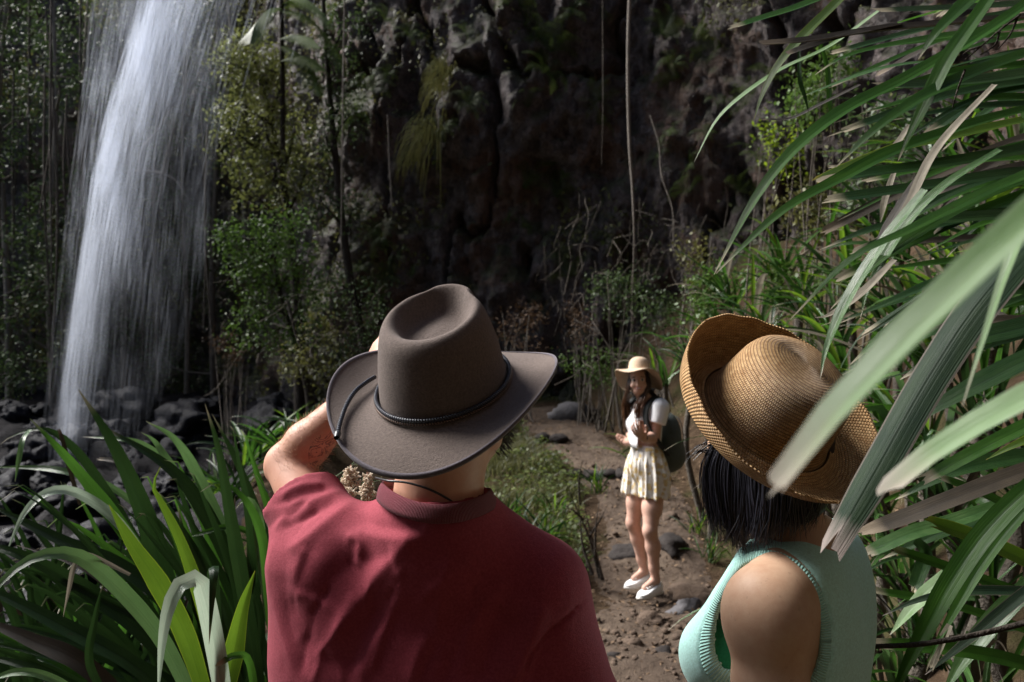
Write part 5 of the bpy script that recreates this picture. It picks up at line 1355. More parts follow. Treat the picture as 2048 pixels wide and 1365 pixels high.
s.cap(Vector((-0.375, 1.44, 1.47)), Vector((-0.365, 1.43, 1.05)), 0.058, 0.06, 0.06)
s.chain([SHR + Vector((0.0, 0, 0)), ELR + Vector((0.006, 0, 0.0)), ELR + Vector((0.012, 0.0, -0.06))], [0.080, 0.078, 0.082], 0.045)
s.cap(Vector((-0.132, 1.405, 1.505)), Vector((-0.130, 1.392, 1.566)), 0.106, 0.099, 0.035)
# neck opening, sleeve ends, hem
s.ell((-0.132, 1.40, 1.648), (0.090, 0.092, 0.085), None, 0.008, cut=True)
slv = SHL.lerp(ELB, 0.66); dirn = (ELB - SHL).normalized()
def _local_cut(s, c, r, p, nrm):
    sl, X = s.sub(np.array(tuple(c)) - r, np.array(tuple(c)) + r)
    d = (X - np.array(tuple(p))) @ np.array(tuple(nrm))
    s.f[sl] = np.maximum(s.f[sl], np.minimum(d, 1.0).astype(np.float32))
_local_cut(s, slv + dirn * 0.1, 0.13, slv, dirn)
_local_cut(s, ELR + Vector((0.06, 0, -0.12)), 0.11, ELR + Vector((0.012, 0, -0.055)), Vector((0.1, 0, -1)))
s.plane_cut((0, 0, 0.93), (0, 0, -1))
V, F = s.mesh(); V = relax(V, F, 2); V[:, 2] -= 0.012
N = vnormals(V, F); uv = project(V)
def zp(*pts): return [(500 + x / 2.926, 900 + y / 2.926) for x, y in pts]
facing = np.clip(-N[:, 1] * 1.5 + 0.3, 0, 1)
D = np.zeros(len(V))
FOLDS = [
    (0.016, 20, zp((1010, 470), (870, 600), (740, 745), (620, 920), (470, 1140))),
    (-0.015, 34, zp((640, 640), (470, 760), (400, 900))),
    (-0.010, 20, zp((850, 610), (700, 640), (560, 620))),
    (0.013, 12, zp((620, 290), (460, 420), (300, 545), (215, 590))),
    (0.011, 10, zp((560, 235), (380, 300), (230, 370), (150, 470))),
    (-0.010, 10, zp((520, 300), (350, 380), (190, 470))),
    (0.009, 9, zp((440, 200), (280, 215), (180, 280))),
    (-0.008, 8, zp((460, 235), (300, 260), (190, 330))),
    (0.012, 10, zp((560, 500), (640, 540), (625, 640), (600, 680))),
    (0.009, 13, zp((970, 505), (840, 520), (700, 500), (610, 470))),
    (-0.007, 11, zp((640, 400), (760, 450), (900, 460), (1040, 440))),
    (-0.016, 26, zp((1480, 900), (1400, 1120), (1340, 1380))),
    (0.013, 16, zp((1720, 900), (1640, 1120), (1530, 1370))),
    (0.010, 18, zp((1500, 740), (1400, 900), (1290, 1060))),
    (-0.008, 14, zp((1800, 1010), (1700, 1200), (1640, 1380))),
    (0.008, 12, zp((330, 560), (270, 720), (275, 900))),
    (-0.006, 10, zp((380, 540), (300, 700), (250, 900), (280, 1000))),
    (0.007, 10, zp((150, 470), (120, 760), (170, 1000), (260, 1300))),
    (0.006, 12, zp((100, 600), (80, 900), (100, 1350))),
    (-0.006, 12, zp((200, 700), (220, 1000), (330, 1300))),
    (0.007, 14, zp((1180, 620), (1120, 820), (1090, 1100))),
    (-0.006, 16, zp((760, 900), (640, 1150), (560, 1360))),
    (0.006, 14, zp((900, 820), (760, 1080), (650, 1360))),
    (-0.007, 20, zp((300, 1080), (450, 1220), (640, 1250))),
    (0.006, 12, zp((1450, 560), (1300, 600), (1200, 700))),
    (0.005, 9, zp((1150, 760), (1080, 800), (1000, 900))),
    (-0.005, 10, zp((1250, 1100), (1180, 1250), (1150, 1380))),
    (0.005, 10, zp((1060, 1050), (980, 1200), (930, 1380))),
    (0.004, 6, zp((440, 1160), (520, 1260), (540, 1370))),
    (0.004, 6, zp((420, 1150), (400, 1260), (360, 1370))),
]
_r = rng(21)
for _k in range(26):                                   # fine creases pulling from the raised sleeve and falling down the back
    if _k < 12:
        _x, _y = _r.uniform(60, 420), _r.uniform(120, 420); _a = _r.uniform(2.2, 2.9); _l = _r.uniform(120, 330)
    else:
        _x, _y = _r.uniform(350, 1750), _r.uniform(620, 1150); _a = _r.uniform(1.7, 2.3); _l = _r.uniform(150, 420)
    _p = [(_x, _y), (_x + math.cos(_a) * _l * .5 + _r.normal(0, 14), _y + math.sin(_a) * _l * .5), (_x + math.cos(_a) * _l, _y + math.sin(_a) * _l + _r.normal(0, 14))]
    FOLDS.append((_r.choice([-1, 1]) * _r.uniform(0.003, 0.006), _r.uniform(3.5, 7), zp(*_p)))
for amp, wd, pts in FOLDS:
    D += amp * 0.55 * seg_field(uv, pts, wd)
D += 0.0012 * fbm(V * np.array([16, 16, 9]), 3) + 0.0004 * fbm(V * np.array([60, 60, 25]) + 5, 3)
V2 = V + N * (D * np.where(facing > 0.02, np.maximum(facing, 0.25), 0.25))[:, None]
seam = seg_field(uv, zp((1975, 870), (1850, 985), (1720, 1110), (1640, 1210), (1590, 1370)), 2.2) * (facing > 0.1)
V2 = V2 - N * (0.006 * seam)[:, None]
tsh = man_part("t_shirt", V2, F, M_shirt)

def ribbon_ring(name, pts, height, thick, up, mat, parent, origin, n=120, bulge=0.004):
    """closed flat band (collar, armhole rib) following the closed curve pts"""
    p = np.asarray([tuple(q) for q in pts])
    ext = np.vstack([p, p[:1]])
    C = resample(np.vstack([p[-2:], p, p[:3]]), 8 * (len(p) + 4))
    L = np.r_[0, np.cumsum(np.linalg.norm(np.diff(C, axis=0), axis=1))]
    # take exactly one loop
    i0 = np.argmin(np.linalg.norm(C[: len(C) // 3] - p[0], axis=1)); i1 = len(C) - 1 - np.argmin(np.linalg.norm(C[::-1][: len(C) // 3] - p[0], axis=1))
    C = C[i0:i1 + 1]; t = np.linspace(0, len(C) - 1, n, endpoint=False)
    C = np.stack([np.interp(t, np.arange(len(C)), C[:, k]) for k in range(3)], 1)
    T = np.roll(C, -1, 0) - np.roll(C, 1, 0); T /= np.linalg.norm(T, axis=1)[:, None]
    U = np.asarray(up, dtype=float)
    if U.ndim == 1: U = np.tile(U, (n, 1))
    U = U - T * np.sum(U * T, 1)[:, None]; U /= np.linalg.norm(U, axis=1)[:, None]
    O = np.cross(T, U)
    prof = [(0, thick / 2), (0.25, thick / 2 + bulge * .7), (0.5, thick / 2 + bulge), (0.75, thick / 2 + bulge * .7), (1, thick / 2), (1.03, 0), (1, -thick / 2), (0, -thick / 2)]
    V = np.stack([C + U * (a * height) + O * b for a, b in prof], 1)
    m = len(prof)
    I, J = np.meshgrid(np.arange(n), np.arange(m), indexing='ij')
    Fq = np.stack([I * m + J, ((I + 1) % n) * m + J, ((I + 1) % n) * m + (J + 1) % m, I * m + (J + 1) % m], -1).reshape(-1, 4)
    cum = np.r_[0, np.cumsum(np.linalg.norm(np.diff(np.vstack([C, C[:1]]), axis=0), axis=1))][:n]
    uvs = np.stack([np.repeat(cum, m), np.tile([q[0] for q in prof], n)], 1)
    return link(name, np_mesh(name, V.reshape(-1, 3) - np.array(origin), Fq, uv=uvs), mat, parent)

cc = Vector((-0.131, 1.392, 1.570))
ring = []
for k in range(16):
    a = 2 * math.pi * k / 16
    ring.append(cc + Vector((0.103 * math.cos(a), 0.108 * math.sin(a), 0.020 * math.cos(a) ** 2 - 0.008 * math.cos(a) - 0.006 * math.sin(a))))
ribbon_ring("collar", ring, 0.030, 0.004, [Vector((-0.35 * math.cos(2 * math.pi * k / 120), -0.35 * math.sin(2 * math.pi * k / 120), 1)) for k in range(120)], M_collar, tsh, man.location, bulge=0.002)
# chin cord round the nape
tube("chin_cord", [p - man.location for p in (P(752, 956, 1.40), P(775, 962, 1.335), P(815, 966, 1.318), P(860, 980, 1.312), P(905, 1003, 1.322), P(940, 1022, 1.36), P(950, 1020, 1.42))], 0.0021, M_cord, man, 6, 40)
# beard along the right jaw
M_beard = simple_mat("dark_beard", (0.03, 0.018, 0.012), 0.8)
r = rng(5); parts = []
for k in range(260):
    a = r.uniform(-0.2, 1.0)
    base = head_c + HATM @ Vector((0.066 + r.normal(0, 0.004), 0.035 + 0.05 * a, -0.055 - 0.055 * r.random()))
    tip = base + HATM @ Vector((r.uniform(0.001, 0.008), r.uniform(0, 0.012), -r.uniform(0.008, 0.018)))
    parts.append(tube_arrays([base - man.location, tip - man.location], [0.0009, 0.0003], 3, 2))
V, F = merge_arrays(parts); link("beard", np_mesh("beard", V, F), M_beard, man)
# trousers and boots, below the picture
s = SDF((-0.42, 1.15, 0.05), (0.16, 1.75, 1.05), 0.011)
s.ell((-0.135, 1.44, 0.93), (0.18, 0.125, 0.13), None, 0.04)
for sx in (-1, 1):
    s.chain([Vector((-0.13 + sx * 0.09, 1.44, 0.88)), Vector((-0.13 + sx * 0.11, 1.45, 0.48)), Vector((-0.13 + sx * 0.12, 1.42, 0.09))], [0.098, 0.07, 0.06], 0.03)
V, F = s.mesh(); man_part("trousers", V, F, M_denim)
for sx in (-1, 1):
    s = SDF((-0.13 + sx * 0.12 - 0.1, 1.2, 0.0), (-0.13 + sx * 0.12 + 0.1, 1.75, 0.2), 0.008)
    s.cap((-0.13 + sx * 0.12, 1.40, 0.055), (-0.13 + sx * 0.13, 1.60, 0.045), 0.048, 0.043, 0.02); s.cap((-0.13 + sx * 0.12, 1.41, 0.13), (-0.13 + sx * 0.12, 1.41, 0.06), 0.052, 0.05, 0.02)
    s.plane_cut((0, 0, 0.008), (0, 0, -1)); V, F = s.mesh(); man_part("boot", V, F, M_shoe)

# ------------------------------------------------------------------- felt hat
def felt_mat(name, col):
    t = NT(name); v = t.pos()
    a = t.noise(26, 5, 0.7, v); f = t.noise(260, 4, 0.75, v); g = t.noise(900, 2, 0.6, v)
    c = t.mix(a, tuple(x * 0.86 for x in col), tuple(x * 1.12 for x in col))
    c = t.mix(t.math('MULTIPLY_ADD', t.math('SUBTRACT', f, 0.5), 2.2, 0.35, clamp=True), c, tuple(x * 1.75 for x in col))
    return t.done(t.pbsdf(c, 0.95, 0.1, t.bump(t.math('ADD', f, g), 0.8, 0.0022), **{"Sheen Weight": 0.08, "Sheen Roughness": 0.6}))
M_felt = felt_mat("taupe_felt", (0.105, 0.082, 0.072))
M_bind = cloth_mat("purple_grey_binding", (0.085, 0.072, 0.085), scale=1500)
M_braid = None
def braid_mat():
    t = NT("braided_leather"); u = t.sep(t.uv())
    w = t.math('SINE', t.math('ADD', t.math('MULTIPLY', u[0], 1500.0), t.math('MULTIPLY', u[1], 6.28)))
    c = t.mix(t.math('MULTIPLY_ADD', w, 0.5, 0.5), (0.006, 0.007, 0.012), (0.035, 0.038, 0.055))
    return t.done(t.pbsdf(c, 0.35, 0.5, t.bump(w, 0.8, 0.002)))
M_braid = braid_mat()
def tan_mat():
    t = NT("tan_braid"); u = t.sep(t.uv())
    w = t.math('SINE', t.math('ADD', t.math('MULTIPLY', u[0], 1500.0), t.math('MULTIPLY', u[1], 6.28)))
    return t.done(t.pbsdf(t.mix(t.math('MULTIPLY_ADD', w, 0.5, 0.5), (0.02, 0.012, 0.01), (0.22, 0.13, 0.09)), 0.5, 0.4, t.bump(w, 0.8, 0.002)))
M_tanb = tan_mat()

def uv_tube(name, C, r, mat, parent, sides=8, closed=False):
    C = np.asarray([tuple(q) for q in C]); n = len(C)
    T, S, N = frames(C, (0.1, 0.2, 0.97))
    if closed:
        T = np.roll(C, -1, 0) - np.roll(C, 1, 0); T /= np.linalg.norm(T, axis=1)[:, None]
        N = np.tile(np.array([0, 0, 1.0]), (n, 1)); N = N - T * np.sum(N * T, 1)[:, None]; N /= np.linalg.norm(N, axis=1)[:, None]; S = np.cross(T, N)
    a = np.linspace(0, 2 * np.pi, sides, endpoint=False)
    V = C[:, None] + r * (np.cos(a)[None, :, None] * S[:, None] + np.sin(a)[None, :, None] * N[:, None])
    m = n if closed else n - 1
    I, J = np.meshgrid(np.arange(m), np.arange(sides), indexing='ij')
    Fq = np.stack([I * sides + J, ((I + 1) % n) * sides + J, ((I + 1) % n) * sides + (J + 1) % sides, I * sides + (J + 1) % sides], -1).reshape(-1, 4)
    L = np.r_[0, np.cumsum(np.linalg.norm(np.diff(C, axis=0), axis=1))]
    uvs = np.stack([np.repeat(L, sides), np.tile(np.arange(sides) / sides, n)], 1)
    return link(name, np_mesh(name, V.reshape(-1, 3), Fq, uv=uvs), mat, parent)

NT_H = 160
th = np.linspace(0, 2 * np.pi, NT_H, endpoint=False)
cs, sn = np.cos(th), np.sin(th)                        # x = side, y = forward
def brim_z(t, cs, sn):
    return 0.034 * t ** 2 * np.abs(cs) ** 2.5 - 0.022 * t ** 1.6 * np.abs(sn) ** 2 + 0.006 * np.sin(2 * np.arctan2(sn, cs) + 0.7) * t ** 2 - 0.004 * t
felt = empty("felt_hat", HAT_C, "taupe brown felt hat with wide brim and dented crown, on the person in maroon", "hat")
felt.rotation_euler = HATM.to_euler(); felt.scale = (1.04, 1.04, 1.04)
RX, RY = 0.100, 0.116
rows = [(0.0, 1.0, 0), (0.006, 0.985, 0), (0.02, 0.975, 0), (0.04, 0.955, 0), (0.06, 0.93, 0), (0.08, 0.898, 0), (0.10, 0.86, 0), (0.115, 0.825, 0), (0.126, 0.785, 0), (0.133, 0.74, 0.1), (0.1365, 0.69, 0.3),
        (0.1350, 0.635, .6), (0.129, 0.58, .9), (0.120, 0.535, 1), (0.111, 0.49, 1), (0.1045, 0.44, 1), (0.101, 0.37, 1), (0.1005, 0.27, 1), (0.101, 0.16, 1), (0.102, 0.06, 1), (0.102, 0.004, 1)]
# finer rows
rr = np.array(rows); tt = np.linspace(0, len(rows) - 1, 62)
zz, sc_, dn = (np.interp(tt, np.arange(len(rows)), rr[:, k]) for k in range(3))
for k in range(3):                                     # soften the profile
    for a in (zz, sc_, dn): a[1:-1] = 0.25 * a[:-2] + 0.5 * a[1:-1] + 0.25 * a[2:]
V = []
for z, sc, d in zip(zz, sc_, dn):
    teard = 1 - d * 0.16 * np.clip(sn, 0, 1) ** 1.5     # the dent narrows towards the front
    x = RX * sc * cs * teard * (1 - 0.06 * (z / 0.13) * np.clip(sn, 0, 1))
    y = RY * sc * sn + 0.006 * d
    tilt = 0.018 * np.clip(z / 0.10, 0, 1) * sn * sc
    pinch = 0.010 * np.clip((z - 0.07) / 0.05, 0, 1) * (1 - d) * np.exp(-((np.abs(np.arctan2(cs, sn)) - 0.75) ** 2) / 0.05)
    x = x - np.sign(cs) * pinch
    V.append(np.stack([x, y, z + tilt - 0.004 * d * np.abs(cs) * sc], 1))
V = np.array(V).transpose(1, 0, 2)
crown = link("crown", np_mesh("felt_crown", V.reshape(-1, 3), grid_faces(NT_H, len(zz), True)), M_felt, felt)
T_ = np.linspace(0, 1, 26)
BRX, BRY = 0.181, 0.192
def brim_pt(t, cs, sn, dz=0.0):
    return np.stack([(RX + (BRX - RX) * t) * cs, (RY + (BRY - RY) * t) * sn, brim_z(t, cs, sn) + dz + 0.010 * (1 - t) ** 6], -1)
Vt = np.stack([brim_pt(t, cs, sn) for t in T_], 1)
Vb = np.stack([brim_pt(t, cs, sn, -0.0035) for t in T_[::-1]], 1)
V = np.concatenate([Vt, Vb], 1)
brim = link("brim", np_mesh("felt_brim", V.reshape(-1, 3), grid_faces(NT_H, V.shape[1], True)), M_felt, felt)
prof = [(0.955, 0.0012), (0.975, 0.0018), (1.0, 0.0018), (1.012, -0.0015), (1.0, -0.0055), (0.955, -0.0050)]
V = np.stack([brim_pt(t, cs, sn, dz) for t, dz in prof], 1)
link("brim_binding", np_mesh("brim_binding", V.reshape(-1, 3), grid_faces(NT_H, len(prof), True)), M_bind, brim)
tc = np.linspace(0, 2 * np.pi, 240, endpoint=False)
ring1 = np.stack([(RX + 0.0035) * np.cos(tc), (RY + 0.0035) * np.sin(tc), 0.0155 + 0 * tc], 1)
ring2 = np.stack([(RX + 0.0055) * np.cos(tc), (RY + 0.0055) * np.sin(tc), 0.0105 + 0 * tc], 1)
hb = uv_tube("hat_band", ring1, 0.0033, M_braid, felt, 8, True)
uv_tube("tan_cord", ring2, 0.0022, M_tanb, felt, 8, True)
# loose braided end lying on the brim's left side
inv = (Matrix.Translation(HAT_C) @ HATM.to_4x4() @ Matrix.Scale(1.04, 4)).inverted()
def hat_hit(px, py, lift):
    """local point on the brim surface along the sight line, lifted"""
    o = inv @ Vector((0, 0, CAM_Z)); d = (inv @ P(px, py, 1.0)) - o
    best, bt = 1e9, 1.0
    for t in np.linspace(1.0, 1.7, 500):
        q = o + d * t
        rr_ = math.hypot(q.x / RX, q.y / RY); a = math.atan2(q.y / RY, q.x / RX)
        tt_ = min(max((rr_ - 1) / (BRX / RX - 1), 0), 1)
        e = abs(q.z - float(brim_z(tt_, math.cos(a), math.sin(a))))
        if e < best: best, bt = e, t
    return (o + d * bt) + Vector((0, 0, lift))
CE = [hat_hit(*q) for q in ((752, 765, 0.010), (735, 778, 0.012), (712, 795, 0.010), (694, 820, 0.007), (682, 850, 0.005), (677, 872, 0.005))]
uv_tube("braid_end", resample(CE, 60), 0.0036, M_braid, hb, 8)
a, b = Vector(CE[-1]), Vector(CE[-1]) + (Vector(CE[-1]) - Vector(CE[-2])).normalized() * 0.011
V, F = tube_arrays([a - (b - a) * 0.3, a, a.lerp(b, .5), b], [0.0035, 0.005, 0.005, 0.0044], 10); 
link("cord_tip", np_mesh("cord_tip", V, F), M_cord, hb)

# ------------------------------------------------------------------- woman in the mint top
wom = empty("person", (0.50, 1.38, 0.0), "person in a mint sleeveless top with black bobbed hair, seen over the shoulder", "person")
def wom_part(name, V, F, mat, parent=wom, **kw):
    return link(name, np_mesh(name, V - np.array(wom.location), F, **kw), mat, parent)
f_ = Vector((-0.80, 0.60, 0)).normalized(); l_ = Vector((-f_.y, f_.x, 0))
def W(f, l, z): return Vector((0.50, 1.38, 0)) + f_ * f + l_ * l + Vector((0, 0, z))
RW = Matrix((l_ * -1, f_, Vector((0, 0, 1)))).transposed()      # local x = her right, y = forward
STZ = Vector((0.32, -0.63, 0.70)).normalized()
STM = basis(STZ, (-0.75, 0.6, 0.2))
ST_C = P(1532, 836, 1.29)
hc = ST_C - STZ * 0.045 + Vector((0.040, 0.03, 0.0))
SL = W(0.0, 0.165, 1.455); EL = W(-0.01, 0.185, 1.16); WL = W(0.10, 0.17, 0.93)
SR = W(0.0, -0.165, 1.46); ER = W(-0.02, -0.20, 1.16); WR_ = W(0.08, -0.19, 0.92)
def torso(s, g):
    s.ell(W(-0.005, 0, 1.33), (0.135 + g, 0.098 + g, 0.21), RW, 0.05)
    s.ell(W(0.0, 0, 1.10), (0.118 + g, 0.088 + g, 0.2), RW, 0.05)
    s.ell(W(0.0, 0, 0.93), (0.155 + g, 0.105 + g, 0.14), RW, 0.05)
    s.cap(W(-0.015, 0.10, 1.475), W(-0.015, -0.10, 1.475), 0.052 + g, 0.052 + g, 0.05)
    s.ell(W(-0.045, 0.075, 1.40), (0.065 + g, 0.045 + g, 0.10), RW, 0.05)
    s.ell(W(-0.045, -0.075, 1.40), (0.065 + g, 0.045 + g, 0.10), RW, 0.05)
    for q in (1, -1):
        s.ell(W(0.105, q * 0.075, 1.315), (0.064 + g, 0.058 + g, 0.066 + g), RW, 0.035)
LO, HI = (0.20, 1.02, 0.80), (0.86, 1.72, 1.98)
s = SDF(LO, HI, 0.0055)
torso(s, 0.0)
s.ell(hc, (0.074, 0.094, 0.105), RW, 0.02)
s.ell(hc + f_ * 0.05 + Vector((0, 0, -0.075)), (0.05, 0.05, 0.05), RW, 0.03)
s.ell(hc + f_ * 0.098 + Vector((0, 0, -0.03)), (0.011, 0.016, 0.02), RW, 0.012)
s.cap(hc + Vector((0, 0.01, -0.05)), W(-0.01, 0, 1.49), 0.052, 0.058, 0.035)
s.cap(W(-0.01, 0.05, 1.515), SL, 0.045, 0.056, 0.04)
s.cap(W(-0.01, -0.05, 1.515), SR, 0.045, 0.056, 0.04)
s.ell(SL + l_ * 0.012 + Vector((0, 0, -0.02)), (0.058, 0.066, 0.078), RW, 0.035)
s.chain([SL, SL.lerp(EL, 0.4), EL, EL.lerp(WL, 0.3), WL], [0.056, 0.053, 0.040, 0.040, 0.026], 0.02)
s.chain([SR, EL.lerp(ER, 1.0), ER.lerp(WR_, 0.3), WR_], [0.056, 0.040, 0.040, 0.026], 0.02)
hand(s, WL, (0.05, 0.1, -1), -l_, 0.165, (0.25, 0.3, 0.3, 0.35), thumb=-1, rscale=0.85, wr=0.024)
hand(s, WR_, (0.05, 0.1, -1), l_, 0.165, (0.25, 0.3, 0.3, 0.35), thumb=1, rscale=0.85, wr=0.024)
V, F = s.mesh(); V = relax(V, F, 2)
wom_part("body", V, F, M_skin_tan)

M_mint = cloth_mat("mint_jersey", (0.41, 0.71, 0.64), var=0.05)
def rib_mat():
    t = NT("mint_rib"); v = t.attr("ribu").outputs["Fac"]
    w = t.math('SINE', t.math('MULTIPLY', v, 1.0))
    c = t.mix(t.math('MULTIPLY_ADD', w, 0.5, 0.5), (0.31, 0.60, 0.53), (0.43, 0.74, 0.67))
    return t.done(t.pbsdf(c, 0.85, 0.2, t.bump(w, 0.8, 0.0012), **{"Sheen Weight": 0.2}))
M_mint_rib = rib_mat()
s = SDF((0.235, 1.08, 0.88), (0.76, 1.66, 1.59), 0.0036)
torso(s, 0.007)
s.cap(W(-0.02, 0.09, 1.495), W(-0.02, -0.09, 1.495), 0.05, 0.05, 0.03)
for q_ in (1, -1): s.cap(W(0.035, q_ * 0.085, 1.485), W(0.115, q_ * 0.085, 1.33), 0.050, 0.060, 0.04)
s.f = np.maximum(s.f, -(s.f + 0.0075))            # a shell of cloth, not a solid
AH_C = W(0.015, 0.205, 1.410); AH_R = (0.108, 0.112, 0.140)
AH2_C = W(0.015, -0.200, 1.415)
NK_C = W(0.035, 0, 1.585); NK_R = (0.080, 0.088, 0.088)
for c in (AH_C, AH2_C): s.ell(c, AH_R, RW, 0.0, cut=True)
s.ell(NK_C, NK_R, RW, 0.0, cut=True)
s.plane_cut((0, 0, 0.90), (0, 0, -1))
V, F = s.mesh(); V = relax(V, F, 2, 0.4)
def ell_d(V, c, r):
    q = (V - np.array(tuple(c))) @ np.array(RW)
    k0 = np.linalg.norm(q / np.array(r), axis=1); k1 = np.linalg.norm(q / np.array(r) ** 2, axis=1)
    return k0 * (k0 - 1) / np.maximum(k1, 1e-6), q
dA, qA = ell_d(V, AH_C, AH_R); dB, qB = ell_d(V, AH2_C, AH_R); dN, qN = ell_d(V, NK_C, NK_R)
N = vnormals(V, F)
dm = np.minimum(np.minimum(dA, dB), dN)
lift = 0.0022 * (1 - sstep(0.015, 0.018, dm)) - 0.0022 * np.exp(-((dm - 0.0185) / 0.0022) ** 2)
drape = 0.0025 * fbm(V * np.array([14, 14, 7]), 3) * sstep(0.02, 0.06, dm)
low = sstep(1.28, 1.12, V[:, 2])
V = V + N * (lift + drape)[:, None]
ribu = np.where(dN < dm + 1e-6, np.arctan2(qN[:, 1], qN[:, 0]) * 0.085, np.where(dA < dm + 1e-6, np.arctan2(qA[:, 2], qA[:, 1]) * 0.11, np.arctan2(qB[:, 2], qB[:, 1]) * 0.11)) * 1350
fm = np.min(dm[F], axis=1) < 0.0165
def submesh(name, V, F, mask, mat, parent, origin, ribu=None):
    Fs = F[mask]; ids, inv_ = np.unique(Fs, return_inverse=True)
    me = np_mesh(name, V[ids] - np.array(origin), inv_.reshape(Fs.shape))
    if ribu is not None:
        a = me.attributes.new("ribu", 'FLOAT', 'POINT'); a.data.foreach_set("value", ribu[ids].astype(np.float32))
    return link(name, me, mat, parent)
top = submesh("tank_top", V, F, ~fm, M_mint, wom, wom.location)
nk = fm & (np.min(dN[F], axis=1) <= np.min(np.minimum(dA, dB)[F], axis=1))
la = fm & ~nk & (np.min(dA[F], axis=1) < np.min(dB[F], axis=1))
for nm, mk in (("neck_band", nk), ("armhole_band", la), ("armhole_band", fm & ~nk & ~la)):
    submesh(nm, V, F, mk, M_mint_rib, top, wom.location, ribu)
# green bra seen through the armhole
s = SDF((0.20, 1.02, 1.16), (0.80, 1.72, 1.52), 0.005)
torso(s, 0.0035); s.plane_cut((0, 0, 1.20), (0, 0, -1)); s.plane_cut(W(0.03, 0, 1.44), Vector((-f_.x * 0.9, -f_.y * 0.9, 0.35)))
V, F = s.mesh(); V = relax(V, F, 1)
wom_part("sports_bra", V, F, cloth_mat("green_jersey", (0.02, 0.27, 0.13), var=0.05))
# leggings and shoes, below the picture
s = SDF((0.22, 1.05, 0.05), (0.85, 1.75, 1.0), 0.011)
s.ell(W(0, 0, 0.88), (0.165, 0.118, 0.14), RW, 0.04)
for q in (1, -1): s.chain([W(0, q * 0.08, 0.85), W(0.02, q * 0.09, 0.46), W(-0.02, q * 0.09, 0.09)], [0.09, 0.058, 0.04], 0.03)
V, F = s.mesh(); wom_part("leggings", V, F, M_denim)
for q in (1, -1):
    c = W(-0.03, q * 0.09, 0)
    s = SDF((c.x - 0.28, c.y - 0.12, 0), (c.x + 0.12, c.y + 0.3, 0.16), 0.008)
    s.cap(W(-0.03, q * 0.09, 0.05), W(0.15, q * 0.10, 0.04), 0.04, 0.036, 0.02); s.cap(W(-0.02, q * 0.09, 0.11), W(-0.02, q * 0.09, 0.05), 0.042, 0.04, 0.02)
    s.plane_cut((0, 0, 0.008), (0, 0, -1)); V, F = s.mesh(); wom_part("shoe", V, F, M_shoe)

# black bob: a scalp mass and several hundred combed locks
def hair_mat(name, col, lite):
    t = NT(name); v = t.attr("tint").outputs["Fac"]
    return t.done(t.pbsdf(t.mix(v, col, lite), 0.33, 0.5, **{"Anisotropic": 0.6}))
def lock_arrays(C, w0, th0, nrm, prof=None):
    """flat tapering lock along C"""
    n = len(C); T, S, N = frames(C, nrm)
    t = np.linspace(0, 1, n); w = w0 * (np.minimum(1, 6 * t + .5) * np.clip((1 - t) * 3.0 + 0.08, 0, 1))
    V = np.stack([C - S * w[:, None], C + N * (th0 * w / w0)[:, None], C + S * w[:, None], C - N * (th0 * 0.5 * w / w0)[:, None]], 1).reshape(-1, 3)
    I, J = np.meshgrid(np.arange(n - 1), np.arange(4), indexing='ij')
    Fq = np.stack([I * 4 + J, (I + 1) * 4 + J, (I + 1) * 4 + (J + 1) % 4, I * 4 + (J + 1) % 4], -1).reshape(-1, 4)
    return V, Fq
# inner mass of the bob
s = SDF(tuple(hc - Vector((.16, .16, .26))), tuple(hc + Vector((.16, .16, .16))), 0.006)
s.ell(hc + Vector((0, 0, 0.0)) - f_ * 0.012, (0.084, 0.092, 0.095), RW, 0.02); s.ell(hc - f_ * 0.014 + Vector((0, 0, -0.065)), (0.082, 0.084, 0.062), RW, 0.03)
s.ell(hc - f_ * 0.010 + Vector((0, 0, -0.105)), (0.080, 0.080, 0.050), RW, 0.03)
s.ell(hc + f_ * 0.125 + Vector((0, 0, -0.06)), (0.050, 0.06, 0.12), RW, 0.01, cut=True)
HV, HF = s.mesh()
M_black_hair = hair_mat("black_hair", (0.004, 0.004, 0.006), (0.014, 0.014, 0.020))
r = rng(11); parts = []; tints = []
for k in range(2600):
    a = r.uniform(0.42, 5.86)                         # 0 = forward (face side left open)
    dirh = f_ * math.cos(a) + l_ * math.sin(a)
    e = r.uniform(0, 1) ** 0.7
    top_ = hc + dirh * 0.070 + Vector((0, 0, 0.045 * (1 - e)))
    out = 0.094 + 0.016 * math.sin(a * 3 + 1) + r.normal(0, 0.004)
    drop = 0.080 + 0.052 * max(0, math.cos(a - 0.9)) + r.normal(0, 0.009) - 0.01 * (1 - e) + 0.006 * math.sin(a * 7)
    mid = hc + dirh * out + Vector((0, 0, -0.055))
    low = hc + dirh * (out - 0.002) + Vector((0, 0, -0.055 - drop * 0.55))
    side_ = Vector((-dirh.y, dirh.x, 0)) * (0.010 * math.sin(a * 9) + r.normal(0, 0.008)); low = low + side_ * 0.5
    end = side_ + hc + dirh * (out - 0.020 + r.normal(0, .010)) + Vector((0, 0, -0.055 - drop)) + f_ * r.normal(0.004, .006)
    C = resample([top_, mid, low, end], 12) - np.array(wom.location)
    V, Fq = lock_arrays(C, r.uniform(0.0006, 0.0022), 0.0008, tuple(dirh)); parts.append((V, Fq)); tints.append(np.full(len(V), r.random()))
